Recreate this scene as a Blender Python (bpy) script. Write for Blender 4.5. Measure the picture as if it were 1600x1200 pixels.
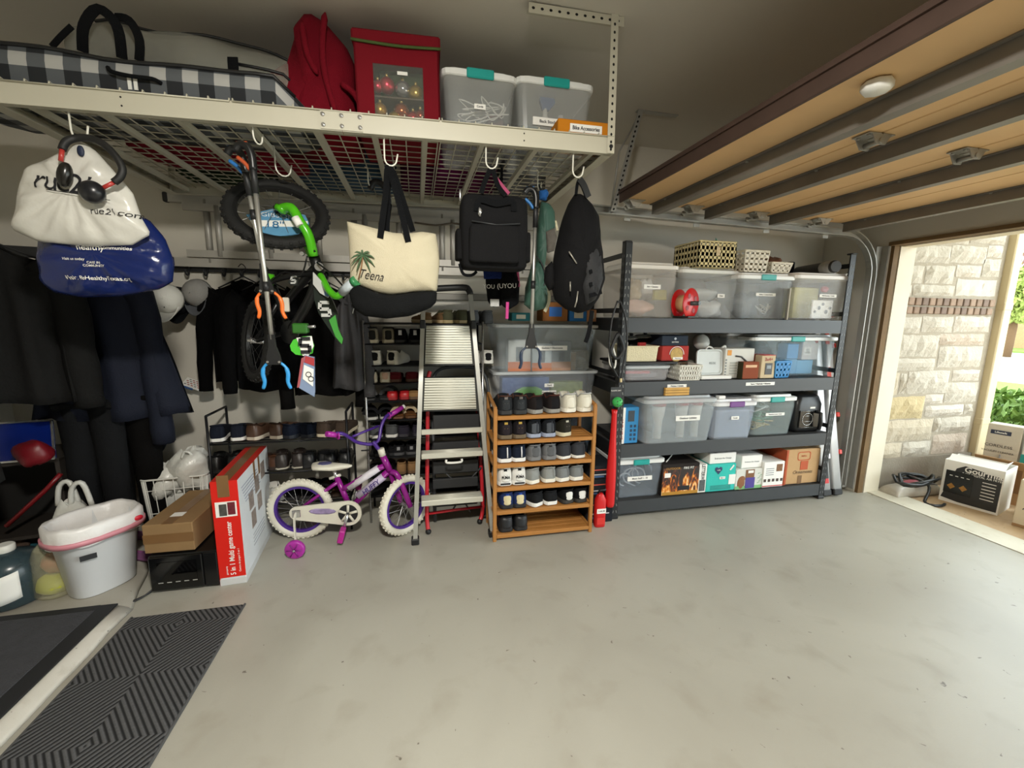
import bpy, bmesh, math, random
from mathutils import Matrix, Vector, Euler, Quaternion
for o in list(bpy.data.objects): bpy.data.objects.remove(o)
SC = bpy.context.scene
COL = SC.collection
rnd = random.Random(7)
PI = math.pi
# ---------------------------------------------------------------- camera
F, PITCH, YAW, ROLL, CAMH = 662.0, 0.161575, 0.220636, 0.013329, 1.49
_f = Vector((math.sin(YAW)*math.cos(PITCH), math.cos(YAW)*math.cos(PITCH), -math.sin(PITCH)))
_r = Vector((math.cos(YAW), -math.sin(YAW), 0)); _u = _r.cross(_f)
RT = math.cos(ROLL)*_r + math.sin(ROLL)*_u
UP = -math.sin(ROLL)*_r + math.cos(ROLL)*_u
cd = bpy.data.cameras.new('camera'); cam = bpy.data.objects.new('camera', cd); COL.objects.link(cam)
cd.sensor_width = 36; cd.lens = F/1600*36; cd.clip_start = .02; cd.clip_end = 200
m = Matrix((RT, UP, -_f)).transposed().to_4x4(); m.translation = (0, 0, CAMH)
cam.matrix_world = m
SC.camera = cam
def ray(px, py): return RT*((px-800)/F) + UP*(-(py-600)/F) + _f
def at(px, py, Y):
    d = ray(px, py); return Vector((0, 0, CAMH)) + d*(Y/d.y)
def atz(px, py, z=0.0):
    d = ray(px, py); return Vector((0, 0, CAMH)) + d*((z-CAMH)/d.z)
# ---------------------------------------------------------------- world, exposure
w = bpy.data.worlds.new('World'); SC.world = w; w.use_nodes = True
bg = w.node_tree.nodes['Background']
bg.inputs[0].default_value = (0.86, 0.96, 0.98, 1); bg.inputs[1].default_value = 5.3      # bright overcast sky
SC.view_settings.view_transform = 'Standard'; SC.view_settings.look = 'None'
SC.view_settings.gamma = 1; SC.view_settings.use_curve_mapping = False
SC.view_settings.exposure = 0.1
SC.cycles.use_denoising = True
SC.cycles.max_bounces = 8; SC.cycles.diffuse_bounces = 4; SC.cycles.glossy_bounces = 3
SC.cycles.transparent_max_bounces = 16; SC.cycles.transmission_bounces = 4
SC.cycles.caustics_reflective = False; SC.cycles.caustics_refractive = False
SC.cycles.sample_clamp_indirect = 4
def area(name, loc, size, power, color=(1, .93, .83), aim=(0, 0, -1), shape='DISK'):
    l = bpy.data.lights.new(name, 'AREA'); l.energy = power; l.color = color; l.shape = shape; l.size = size
    o = bpy.data.objects.new(name, l); COL.objects.link(o); o.location = loc
    o.rotation_euler = Vector(aim).to_track_quat('-Z', 'Y').to_euler(); return o
LAMP = area('opener_lamp_light', (0.02, 0.1, 2.50), .22, 84, (1, .955, .86), (0, .35, -1))      # lamp of the door opener, above and behind the camera
# ---------------------------------------------------------------- materials
def lin(h):
    if isinstance(h, tuple): return h
    h = h.lstrip('#'); c = [int(h[i:i+2], 16)/255 for i in (0, 2, 4)]
    return tuple(x/12.92 if x <= .04045 else ((x+.055)/1.055)**2.4 for x in c)
_MC = {}
def mat(hexc, rough=.55, metal=0., var=.12, scale=14., bump=0., bscale=60., alpha=1., emit=0, sheen=0, coat=0, spec=None):
    key = (hexc, rough, metal, var, scale, bump, bscale, alpha, emit, sheen, coat, spec)
    if key in _MC: return _MC[key]
    c = lin(hexc); M = bpy.data.materials.new('mat_%03d' % len(_MC)); M.use_nodes = True
    nt = M.node_tree; N = nt.nodes; L = nt.links; b = N['Principled BSDF']
    b.inputs['Roughness'].default_value = rough; b.inputs['Metallic'].default_value = metal
    tc = N.new('ShaderNodeTexCoord')
    if var > 0:
        nz = N.new('ShaderNodeTexNoise'); nz.inputs['Scale'].default_value = scale; nz.inputs['Detail'].default_value = 3
        L.new(tc.outputs['Object'], nz.inputs['Vector'])
        mx = N.new('ShaderNodeMix'); mx.data_type = 'RGBA'
        mx.inputs['A'].default_value = tuple(min(1, x*(1-var)) for x in c)+(1,)
        mx.inputs['B'].default_value = tuple(min(1, x*(1+var)) for x in c)+(1,)
        L.new(nz.outputs['Fac'], mx.inputs['Factor']); L.new(mx.outputs['Result'], b.inputs['Base Color'])
    else: b.inputs['Base Color'].default_value = c+(1,)
    if bump > 0:
        n2 = N.new('ShaderNodeTexNoise'); n2.inputs['Scale'].default_value = bscale; n2.inputs['Detail'].default_value = 3
        L.new(tc.outputs['Object'], n2.inputs['Vector'])
        bp = N.new('ShaderNodeBump'); bp.inputs['Strength'].default_value = bump; bp.inputs['Distance'].default_value = .01
        L.new(n2.outputs['Fac'], bp.inputs['Height']); L.new(bp.outputs['Normal'], b.inputs['Normal'])
    if emit: b.inputs['Emission Color'].default_value = c+(1,); b.inputs['Emission Strength'].default_value = emit
    if sheen: b.inputs['Sheen Weight'].default_value = sheen
    if coat: b.inputs['Coat Weight'].default_value = coat
    if spec is not None: b.inputs['Specular IOR Level'].default_value = spec
    if alpha < 1:
        tr = N.new('ShaderNodeBsdfTransparent'); ms = N.new('ShaderNodeMixShader'); ms.inputs[0].default_value = alpha
        L.new(tr.outputs[0], ms.inputs[1]); L.new(b.outputs[0], ms.inputs[2]); L.new(ms.outputs[0], N['Material Output'].inputs[0])
    _MC[key] = M; return M
def fabric(h, v=.25): return mat(h, .95, var=v, scale=9, bump=.35, bscale=220, spec=.12)
def plastic(h, r=.35): return mat(h, r, var=.05)
def metal(h, r=.35): return mat(h, r, metal=.85, var=.1)
def card(h): return mat(h, .85, var=.1, scale=8, bump=.08, bscale=90, spec=.2)
def clear(h='#dfe6ea', a=.42): return mat(h, .25, var=.05, alpha=a)
def leather(h): return mat(h, .42, var=.2, scale=12, bump=.1, bscale=120)
# ---------------------------------------------------------------- mesh builder
class MB:
    def __init__(s, M=None): s.v = []; s.f = []; s.sm = []; s.M = M or Matrix()
    def add(s, vs, fs, smooth=False):
        n = len(s.v); s.v += [s.M @ Vector(p) for p in vs]
        s.f += [tuple(i+n for i in f) for f in fs]; s.sm += [smooth]*len(fs); return s
    def box(s, c, d, ch=0., R=None):
        x, y, z = d[0]/2, d[1]/2, d[2]/2; ch = min(ch, x*.9, y*.9, z*.9)
        if ch <= 0:
            P = [(i*x, j*y, k*z) for i in (-1, 1) for j in (-1, 1) for k in (-1, 1)]
            Fc = [(0, 1, 3, 2), (4, 6, 7, 5), (0, 4, 5, 1), (2, 3, 7, 6), (0, 2, 6, 4), (1, 5, 7, 3)]
        else:
            P = []; Fc = []; ix = {}
            for i in (-1, 1):
                for j in (-1, 1):
                    for k in (-1, 1):
                        for a in range(3):
                            ix[(i, j, k, a)] = len(P)
                            e = [x-ch, y-ch, z-ch]; e[a] = (x, y, z)[a]; P.append((i*e[0], j*e[1], k*e[2]))
            for a in range(3):
                o = [q for q in range(3) if q != a]
                for sg in (-1, 1):
                    l = []
                    for (p, q) in ((-1, -1), (1, -1), (1, 1), (-1, 1)):
                        t = [0, 0, 0]; t[a] = sg; t[o[0]] = p; t[o[1]] = q; l.append(ix[(*t, a)])
                    Fc.append(tuple(l))
            for a in range(3):                      # edges along axis a
                o = [q for q in range(3) if q != a]
                for p in (-1, 1):
                    for q in (-1, 1):
                        def I(sa, face):
                            t = [0, 0, 0]; t[a] = sa; t[o[0]] = p; t[o[1]] = q; return ix[(*t, face)]
                        Fc.append((I(-1, o[0]), I(1, o[0]), I(1, o[1]), I(-1, o[1])))
            for i in (-1, 1):
                for j in (-1, 1):
                    for k in (-1, 1): Fc.append(tuple(ix[(i, j, k, a)] for a in range(3)))
        T = Matrix.Translation(c) @ (R.to_4x4() if R is not None else Matrix())
        return s.add([T @ Vector(p) for p in P], Fc)
    def loft(s, rings, cap=True, smooth=True, close=False):
        n = len(rings[0]); V = [p for r in rings for p in r]; Fc = []
        m = len(rings); 
        for i in range(m if close else m-1):
            a, b = i*n, ((i+1) % m)*n
            for j in range(n): Fc.append((a+j, a+(j+1) % n, b+(j+1) % n, b+j))
        s.add(V, Fc, smooth)
        if cap and not close:
            k = len(s.v)-len(V)
            s.f.append(tuple(k+j for j in range(n))[::-1]); s.sm.append(False)
            s.f.append(tuple(k+(m-1)*n+j for j in range(n))); s.sm.append(False)
        return s
    def tube(s, pts, r, n=8, cap=True, close=False):
        pts = [Vector(p) for p in pts]; rs = r if isinstance(r, (list, tuple)) else [r]*len(pts)
        rings = []; up = None; m = len(pts)
        for i, p in enumerate(pts):
            if close: t = pts[(i+1) % m]-pts[i-1]
            else: t = pts[min(i+1, m-1)]-pts[max(i-1, 0)]
            if t.length < 1e-9: t = Vector((0, 0, 1))
            t.normalize()
            if up is None:
                up = Vector((0, 0, 1)) if abs(t.z) < .9 else Vector((1, 0, 0))
            x = t.cross(up)
            if x.length < 1e-6: x = t.orthogonal()
            x.normalize(); up = x.cross(t)
            rings.append([p+x*(rs[i]*math.cos(2*PI*j/n))+up*(rs[i]*math.sin(2*PI*j/n)) for j in range(n)])
        return s.loft(rings, cap, True, close)
    def lathe(s, prof, n=20, c=(0, 0, 0), axis=(0, 0, 1), smooth=True, cap=True):
        q = Vector((0, 0, 1)).rotation_difference(Vector(axis).normalized()); c = Vector(c)
        return s.loft([[c+q @ Vector((r*math.cos(2*PI*j/n), r*math.sin(2*PI*j/n), z)) for j in range(n)] for r, z in prof], cap, smooth)
    def prism(s, poly, y0, y1, smooth=False):        # poly in (x,z), extruded along y
        n = len(poly); V = [(x, y0, z) for x, z in poly]+[(x, y1, z) for x, z in poly]
        Fc = [(i, (i+1) % n, n+(i+1) % n, n+i) for i in range(n)]+[tuple(range(n))[::-1], tuple(range(n, 2*n))]
        return s.add(V, Fc, smooth)
    def sheet(s, fn, nu, nv, thick=0., smooth=True):
        V = [Vector(fn(i/nu, j/nv)) for j in range(nv+1) for i in range(nu+1)]; W = nu+1
        Fc = [(j*W+i, j*W+i+1, (j+1)*W+i+1, (j+1)*W+i) for j in range(nv) for i in range(nu)]
        if thick:
            nn = [Vector() for _ in V]
            for f in Fc:
                k = (V[f[1]]-V[f[0]]).cross(V[f[3]]-V[f[0]])
                for i in f: nn[i] += k
            n0 = len(V); V = V+[p-(k.normalized() if k.length else k)*thick for p, k in zip(V, nn)]
            B = [tuple(n0+i for i in f)[::-1] for f in Fc]
            rim = [i for i in range(W)]+[j*W+nu for j in range(1, nv+1)]+[nv*W+i for i in range(nu-1, -1, -1)]+[j*W for j in range(nv-1, 0, -1)]
            E = [(rim[k], n0+rim[k], n0+rim[(k+1) % len(rim)], rim[(k+1) % len(rim)]) for k in range(len(rim))]
            Fc = Fc+B+E
        return s.add(V, Fc, smooth)
    def blob(s, c, r, nu=14, nv=8, jit=0., seed=1, R=None):
        g = random.Random(seed); a, b, cc = r if isinstance(r, (tuple, list)) else (r, r, r); rings = []
        ph = [g.uniform(0, 6) for _ in range(4)]
        for i in range(1, nv):
            th = PI*i/nv
            ring = []
            for j in range(nu):
                p = 2*PI*j/nu; k = 1+jit*(math.sin(3*p+ph[0]+2*th)+math.sin(5*p+ph[1])*.6+math.sin(4*th+ph[2]+p))*.5
                v = Vector((a*k*math.sin(th)*math.cos(p), b*k*math.sin(th)*math.sin(p), cc*k*math.cos(th)))
                ring.append(Vector(c)+(R @ v if R is not None else v))
            rings.append(ring)
        return s.loft(rings)
    def obj(s, name, m, parent=None, **kw):
        me = bpy.data.meshes.new(name); me.from_pydata([tuple(p) for p in s.v], [], s.f); me.update()
        me.polygons.foreach_set('use_smooth', s.sm)
        bm = bmesh.new(); bm.from_mesh(me); bmesh.ops.recalc_face_normals(bm, faces=bm.faces); bm.to_mesh(me); bm.free()
        me.materials.append(m)
        o = bpy.data.objects.new(name, me); COL.objects.link(o)
        if parent is not None: o.parent = parent
        for k, v in kw.items(): o[k] = v
        return o
def tag(o, label, cat, group=None, kind=None):
    o['label'] = label; o['category'] = cat
    if group: o['group'] = group
    if kind: o['kind'] = kind
    return o
def thing(name, label, cat, loc=(0, 0, 0), rz=0., group=None, rot=None):
    o = bpy.data.objects.new(name, None); COL.objects.link(o); o.empty_display_size = .05
    o.location = loc; o.rotation_euler = rot if rot is not None else (0, 0, rz)
    return tag(o, label, cat, group)
def struct(o, label=None):
    o['kind'] = 'structure'
    if label: o['label'] = label
    return o
def bx(name, c, d, m, parent=None, ch=0., R=None): return MB().box(c, d, ch, R).obj(name, m, parent)
def text(s, size, m, parent, loc, rot=(PI/2, 0, 0), name='lettering', align='CENTER', squash=1., shear=0., ext=.0004, bold=0.):
    c = bpy.data.curves.new(name, 'FONT'); c.body = s; c.size = size; c.align_x = align; c.align_y = 'CENTER'; c.extrude = ext
    c.offset = bold*size; c.shear = shear; c.resolution_u = 3
    t = bpy.data.objects.new('tmp', c); me = bpy.data.meshes.new_from_object(t); bpy.data.objects.remove(t); bpy.data.curves.remove(c)
    me.materials.clear(); me.materials.append(m)
    o = bpy.data.objects.new(name, me); COL.objects.link(o); o.parent = parent
    o.location = loc; o.rotation_euler = rot; o.scale = (squash, 1, 1); return o
from mathutils.bvhtree import BVHTree
def decal(s, size, m, parent, c, bvh, slant=0., shear=0., squash=1., bold=0., off=.0045, name='lettering'):
    """lettering printed on a curved bag: laid out in the xz plane around c and dropped onto the surface"""
    cu = bpy.data.curves.new(name, 'FONT'); cu.body = s; cu.size = size; cu.align_x = 'CENTER'; cu.align_y = 'CENTER'; cu.shear = shear; cu.offset = bold*size; cu.resolution_u = 4
    t = bpy.data.objects.new('tmp', cu); me = bpy.data.meshes.new_from_object(t); bpy.data.objects.remove(t); bpy.data.curves.remove(cu)
    bm = bmesh.new(); bm.from_mesh(me)
    bmesh.ops.triangulate(bm, faces=bm.faces)
    for _ in range(3): bmesh.ops.subdivide_edges(bm, edges=[e for e in bm.edges if e.calc_length() > size*.10], cuts=1); bmesh.ops.triangulate(bm, faces=bm.faces)
    cs, sn = math.cos(slant), math.sin(slant)
    for v in bm.verts:
        x, z = v.co.x*squash, v.co.y; X, Z = c[0]+x*cs-z*sn, c[2]+x*sn+z*cs
        h = bvh.ray_cast(Vector((X, c[1]-.5, Z)), Vector((0, 1, 0)))[0]; v.co = (X, (h.y if h else c[1])-off, Z)
    bm.to_mesh(me); bm.free(); me.materials.clear(); me.materials.append(m)
    o = bpy.data.objects.new(name, me); COL.objects.link(o); o.parent = parent; return o
def bvh_of(mb): return BVHTree.FromPolygons([tuple(p) for p in mb.v], mb.f)
def copy_tree(o, parent=None):
    c = o.copy(); COL.objects.link(c); c.parent = parent
    for ch in o.children: copy_tree(ch, c)
    return c
def arc(c, r, a0, a1, n, ax=(1, 0, 0), ay=(0, 0, 1)):
    c, ax, ay = Vector(c), Vector(ax), Vector(ay)
    return [c+ax*(r*math.cos(a0+(a1-a0)*i/n))+ay*(r*math.sin(a0+(a1-a0)*i/n)) for i in range(n+1)]
def smoothpts(pts, k=4):
    P = [Vector(p) for p in pts]; out = []
    for i in range(len(P)-1):
        p0, p1, p2, p3 = P[max(i-1, 0)], P[i], P[i+1], P[min(i+2, len(P)-1)]
        for j in range(k):
            t = j/k; out.append(.5*((2*p1)+(p2-p0)*t+(2*p0-5*p1+4*p2-p3)*t*t+(3*p1-p0-3*p2+p3)*t**3))
    return out+[P[-1]]
BLACK = plastic('#17181a', .5); WHITE = plastic('#e8e8e2', .4); CHROME = metal('#c8c8c8', .22); ALU = metal('#c9c9c4', .38)
INK = mat('#15151a', .7, var=0); PAPER = mat('#efeee9', .7, var=.02); TEAL = plastic('#1d9c96', .35)
# ================================================================ the setting
def concrete(a, b, c, sc=1., rough=.7):
    M = bpy.data.materials.new('concrete'); M.use_nodes = True; nt = M.node_tree; N, L = nt.nodes, nt.links; bs = N['Principled BSDF']
    tc = N.new('ShaderNodeTexCoord')
    def nz(s, d, dist=0):
        n = N.new('ShaderNodeTexNoise'); n.inputs['Scale'].default_value = s*sc; n.inputs['Detail'].default_value = d
        n.inputs['Distortion'].default_value = dist; L.new(tc.outputs['Object'], n.inputs['Vector']); return n
    n1 = nz(1.1, 6, .6); r1 = N.new('ShaderNodeValToRGB'); r1.color_ramp.elements[0].position = .3; r1.color_ramp.elements[1].position = .72
    r1.color_ramp.elements[0].color = lin(a)+(1,); r1.color_ramp.elements[1].color = lin(b)+(1,); L.new(n1.outputs['Fac'], r1.inputs[0])
    n2 = nz(5.5, 5, .3); r2 = N.new('ShaderNodeValToRGB'); r2.color_ramp.elements[0].position = .54; r2.color_ramp.elements[1].position = .78
    r2.color_ramp.elements[0].color = (0, 0, 0, 1); r2.color_ramp.elements[1].color = (.55, .55, .55, 1); L.new(n2.outputs['Fac'], r2.inputs[0])
    mx = N.new('ShaderNodeMix'); mx.data_type = 'RGBA'; mx.inputs['B'].default_value = lin(c)+(1,)
    L.new(r2.outputs[0], mx.inputs['Factor']); L.new(r1.outputs[0], mx.inputs['A'])
    n3 = nz(24, 3, .5); r3 = N.new('ShaderNodeValToRGB'); r3.color_ramp.elements[0].position = .715; r3.color_ramp.elements[1].position = .745
    r3.color_ramp.elements[0].color = (0, 0, 0, 1); r3.color_ramp.elements[1].color = (.75, .75, .75, 1); L.new(n3.outputs['Fac'], r3.inputs[0])
    m2 = N.new('ShaderNodeMix'); m2.data_type = 'RGBA'; m2.inputs['B'].default_value = lin('#4a4238')+(1,)
    L.new(r3.outputs[0], m2.inputs['Factor']); L.new(mx.outputs['Result'], m2.inputs['A']); L.new(m2.outputs['Result'], bs.inputs['Base Color'])
    bs.inputs['Roughness'].default_value = rough
    n4 = nz(160, 3); bp = N.new('ShaderNodeBump'); bp.inputs['Strength'].default_value = .12; bp.inputs['Distance'].default_value = .004
    L.new(n4.outputs['Fac'], bp.inputs['Height']); L.new(bp.outputs[0], bs.inputs['Normal']); return M
X0, X1, Y0, Y1, ZC = -2.60, 3.70, -2.8, 3.36, 2.84
WALLM = mat('#cdc8bc', .85, var=.05, scale=3, bump=.06, bscale=60)
CEILM = mat('#d2cdc2', .9, var=.04, scale=3, bump=.05, bscale=70)
struct(MB().box(((X0+3.9)/2, (Y0+Y1)/2, -.06), (3.9-X0+.2, Y1-Y0+.4, .12)).obj('floor', concrete('#9e9b90', '#b0aea3', '#918b7d', 1., .40)), 'light grey stained concrete garage floor')
struct(MB().box((X0-.06, (Y0+Y1)/2, ZC/2), (.12, Y1-Y0+.24, ZC)).obj('wall_left', WALLM))
struct(MB().box(((X0+X1)/2, Y1+.06, ZC/2), (X1-X0+.3, .12, ZC)).obj('wall_back', WALLM))
struct(MB().box(((X0+X1)/2, Y0-.06, ZC/2), (X1-X0+.3, .12, ZC)).obj('wall_front', WALLM))
struct(MB().box(((X0+X1)/2+.1, (Y0+Y1)/2, ZC+.06), (X1-X0+.4, Y1-Y0+.24, .12)).obj('ceiling', CEILM))
DY0, DY1, DZ = -2.10, 2.775, 2.10
wr = MB(); wr.box((3.79, (DY1+Y1)/2, ZC/2), (.18, Y1-DY1, ZC)); wr.box((3.79, (DY0+Y0)/2, ZC/2), (.18, DY0-Y0, ZC))
wr.box((3.79, (DY0+DY1)/2, (DZ+ZC)/2), (.18, DY1-DY0, ZC-DZ)); struct(wr.obj('wall_right', WALLM))
# raised slab on the left with a worn rounded edge
slab = MB(); xe = -1.435; n = 40; rings = []
g = random.Random(3)
for i in range(n+1):
    y = Y0+.02+(3.34-Y0)*i/n; j = g.uniform(-.012, .012); xs = xe+j-(max(0, y-2.3)*.35)
    rings.append([(X0, y, 0), (X0, y, .035), (xs-.10, y, .035), (xs-.05, y, .030), (xs-.015, y, .014), (xs, y, 0)])
slab.loft(rings); ed_ = MB(); ed_.loft([[Vector(p)+Vector((.002, 0, .002)) for p in (r[2], r[3], r[4], r[5])]+[Vector((r[5][0]-.02, r[5][1], -.004)), Vector((r[2][0], r[2][1], .02))] for r in rings[:34]]); struct(ed_.obj('trim_7', concrete('#c2beb3', '#cfccc2', '#a8a294', 3)), 'pale worn edge of the raised slab')
struct(slab.obj('floor_step', concrete('#9f9a8f', '#aeaa9f', '#8c8577')), 'raised concrete slab with worn pale edge')
# wooden jamb, casing and header trim of the door opening
WOODOLD = mat('#6d5535', .8, var=.35, scale=6, bump=.2, bscale=40); CREAM = mat('#dcd3bf', .7, var=.06, scale=5)
struct(bx('trim_1', (3.735, DY1-.012, 1.06), (.05, .028, 2.12), WOODOLD), 'worn brown wooden edge of the door jamb')
struct(bx('trim_2', (3.85, DY1-.014, 1.06), (.16, .032, 2.12), CREAM), 'cream painted casing at the door opening')
struct(bx('trim_3', (3.73, (DY0+DY1)/2, DZ-.014), (.10, DY1-DY0, .028), WOODOLD), 'brown header edge over the door opening')
struct(bx('trim_4', (3.85, (DY0+DY1)/2, DZ-.02), (.14, DY1-DY0, .03), CREAM), 'cream header casing over the door opening')
# ================================================================ open overhead door
TAN = mat('#dcb684', .6, var=.10, scale=5, bump=.06, bscale=30); BROWN = mat('#4a3830', .6, var=.25, scale=9)
STRUT = mat('#7d7871', .5, metal=.25, var=.3, scale=6); GALV = mat('#a3a29c', .42, metal=.4, var=.15)
DYA, DYB = -2.1, 2.78
door = thing('door_1', 'open sectional garage door with tan underside panels', 'garage door', (1.36, 0, 2.30)); door['kind'] = 'structure'
def dz(x): return -0.04*(x/2.2)
secs = [(0, .50), (.505, 1.03), (1.035, 1.58), (1.585, 2.12)]
for a, b in secs:
    R = Euler((0, math.atan(.04/2.2), 0)).to_matrix()
    s = bx('door_section', ((a+b)/2, (DYA+DYB)/2, dz((a+b)/2)-.025), (b-a, DYB-DYA, .05), TAN, door, .004, R)
eb = MB(); eb.box((-.008, (DYA+DYB)/2, -.014), (.016, DYB-DYA+.01, .085), .003); eb.box((-.02, (DYA+DYB)/2, .006), (.012, DYB-DYA, .012)); eb.obj('edge_cap', BROWN, door)
for i, x in enumerate((.25, .66, 1.20, 1.87)):
    z = dz(x)-.05; st = MB(); prof = [(-.045, 0), (-.02, 0), (-.02, -.058), (.022, -.058), (.022, -.03), (.026, -.03), (.026, -.064), (-.026, -.064), (-.026, -.005), (-.045, -.005)]
    st.prism([(x+p, z+q) for p, q in prof], DYA+.02, DYB-.01); so = st.obj('strut', STRUT, door)
    bl = MB()
    for y in (-1.4, -.2, .9, 1.9, 2.6): bl.lathe([(.008, 0), (.007, .006)], 6, (x-.034, y, z-.006), (0, 0, -1))
    bl.obj('bolt', GALV, so)
def hinge(x, y, sc=1.):
    z = dz(x)-.05; h = MB()
    h.box((x-.035, y, z-.004), (.06, .075, .004)); h.box((x+.035, y, z-.004), (.06, .075, .004))
    for s in (-1, 1): h.prism([(x-.05, z-.004), (x+.05, z-.004), (x+.022, z-.045), (x-.022, z-.045)], y+s*.034-.002, y+s*.034+.002)
    h.tube([(x, y-.04, z-.03), (x, y+.04, z-.03)], .011, 10)
    for s in (-1, 1):
        for t in (-1, 1): h.lathe([(.008, 0), (.006, .007)], 6, (x+s*.05, y+t*.022, z-.006), (0, 0, -1))
    h.obj('hinge', GALV, door)
for x in (.503, 1.032, 1.583):
    for y in (2.72, 1.53, .3, -1.0): hinge(x, y)
hinge(.06, 2.72)
for x in (.06, .503, 1.032, 1.583, 2.05):
    r = MB(); r.tube([(x, 2.70, dz(x)-.075), (x, 2.83, dz(x)-.075)], .005, 8); r.lathe([(.016, -.009), (.018, 0), (.016, .009)], 16, (x, 2.822, dz(x)-.075), (0, 1, 0)); r.obj('roller', GALV, door)
p = atz(1371, 131, 2.24); sb = MB()
sb.lathe([(.042, 0), (.044, -.004), (.044, -.020), (.036, -.030), (.006, -.031)], 8, (p.x-1.36, p.y, 2.245-2.30)); sb.obj('tilt_sensor', WHITE, door)
# tracks
tr = thing('door_track', 'galvanised steel track carrying the open garage door along the back wall', 'track', (0, 2.83, 0))
def rail(a, b):   # C profile along path in XZ
    m = MB(); pts = [(1.12, 2.205), (3.30, 2.165)]
    pts += [(3.30+.32*math.sin(t), 2.165-.32+.32*math.cos(t)) for t in [PI/2*k/8 for k in range(1, 9)]]+[(3.62, .05)]
    rings = []
    for i, (x, z) in enumerate(pts):
        q = pts[min(i+1, len(pts)-1)]; o = pts[max(i-1, 0)]; tx, tz = q[0]-o[0], q[1]-o[1]; l = math.hypot(tx, tz); nx, nz = -tz/l, tx/l
        P = [(-.028, -.025), (-.028, .022), (-.02, .022), (-.02, -.02), (.02, -.02), (.02, .022), (.028, .022), (.028, -.025)]
        rings.append([(x+nx*u, -w_, z+nz*u) for u, w_ in P])
    return m.loft(rings, smooth=False)
rail(0, 0).obj('rail', GALV, tr)
an = MB(); an.box((3.664, .0, 1.05), (.06, .006, 2.05)); an.box((3.692, -.028, 1.05), (.005, .05, 2.05)); an.obj('angle_bracket', GALV, tr)
for x in (1.45, 2.0, 2.6, 3.15): bx('joint_plate', (x, .03, 2.19-.018*(x-1.12)), (.05, .004, .07), GALV, tr)
def perforated(mb, holes, a, b, wdt, t, step, side=(1, 0, 0), face=(0, -1, 0), hole=.007):
    a, b = Vector(a), Vector(b); d = (b-a).normalized(); side = Vector(side); face = Vector(face)
    L_ = (b-a).length
    for k in range(2):
        u = side if k == 0 else -face
        c = (a+b)/2+(u*wdt/2 if k else Vector())
        V = []
        nrm = d.cross(u).normalized()
        for s1 in (-.5, .5):
            for s2 in ((-.5, .5) if k == 0 else (0, 1)):
                for s3 in (-.5, .5): V.append((a+b)/2+d*L_*s1+u*wdt*s2+nrm*t*s3)
        mb.add(V, [(0, 1, 3, 2), (4, 6, 7, 5), (0, 4, 5, 1), (2, 3, 7, 6), (0, 2, 6, 4), (1, 5, 7, 3)])
    nH = int(L_/step)
    for i in range(nH):
        c = a+d*(step*(i+.5))+face*(t*.5+.0006); q = side.cross(d)
        R8 = [c+(side*math.cos(2*PI*j/8)+d*math.sin(2*PI*j/8)*1.25)*hole for j in range(8)]
        n0 = len(holes.v); holes.v += [holes.M @ p for p in R8]; holes.f.append(tuple(range(n0, n0+8))); holes.sm.append(False)
HOLE = mat('#0c0c0c', .9, var=0)
hg = thing('track_hanger', 'perforated steel angle hanging the door track from the ceiling', 'hanger', (0, 2.80, 0))
a = at(958, 326, 2.80); b = at(1001, 142, 2.80); mb, hl = MB(), MB()
perforated(mb, hl, (a.x, 0, 2.19), (b.x+.01, 0, ZC), .036, .003, .032); mb.obj('angle', GALV, hg); hl.obj('hole', HOLE, hg, kind='stuff')
cb = MB(); cb.box((b.x+.14, .02, ZC-.004), (.30, .035, .006)); cb.tube([(b.x+.02, .02, ZC-.01), (b.x-.12, .02, ZC-.26), (b.x-.16, .02, 2.2)], .006, 6); cb.obj('brace', GALV, hg)
# opener lamp above and behind the camera
ol = thing('door_opener', 'garage door opener housing with lamp hung from ceiling above the camera', 'door opener', (0.1, 0.1, 2.62))
bx('housing', (0, 0, .06), (.40, .26, .12), plastic('#55585c'), ol, .015)
bx('hanger_strap', (0, 0, .16), (.03, .2, .08), GALV, ol)
MB().lathe([(.13, .0), (.125, -.10), (.118, -.10), (.12, -.005)], 24, (-.08, 0, 0), cap=False).obj('lamp_shade', WHITE, ol)
MB().lathe([(.03, 0), (.034, -.05), (.01, -.08)], 14, (-.08, 0, 0)).obj('bulb', mat('#fff2df', .5, var=0, emit=6.), ol)
# ================================================================ outside the door
SY = 2.80
struct(bx('driveway', (6.9, -1.6, -.075), (6.0, 9.4, .12), concrete('#b79d7c', '#cdb594', '#8f7350', 1.6)), 'tan rough concrete driveway')
struct(bx('trim_5', (3.93, 0.3, -.055), (.24, 5.6, .12), concrete('#cbc7b6', '#d8d4c4', '#b5ab93', 2)), 'pale worn concrete edge between garage floor and driveway')
MORTAR = mat('#a59c8c', .95, var=.12, scale=20, bump=.3, bscale=60)
STONES = [mat('#bdb6a9', .95, var=.10, scale=14, bump=.9, bscale=38), mat('#bcb19d', .95, var=.12, scale=12, bump=.9, bscale=34),
          mat('#c4bcb0', .95, var=.08, scale=14, bump=.9, bscale=42), mat('#bbab86', .95, var=.25, scale=6, bump=.9, bscale=36), mat('#bcae9f', .95, var=.12, scale=10, bump=.9, bscale=40), mat('#c4bdb0', .8, var=.05, scale=14, bump=.2, bscale=40)]
sw = struct(bx('wall_outside', (4.45, SY+.11, 1.40), (1.20, .20, 2.80), MORTAR), 'rough pale limestone block wall with a brown brick band')
struct(bx('trim_6', (4.40, SY+.06, .125), (1.28, .16, .30), mat('#8d8577', .9, var=.2, scale=7, bump=.3)), 'grey concrete footing below the stone wall')
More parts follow.
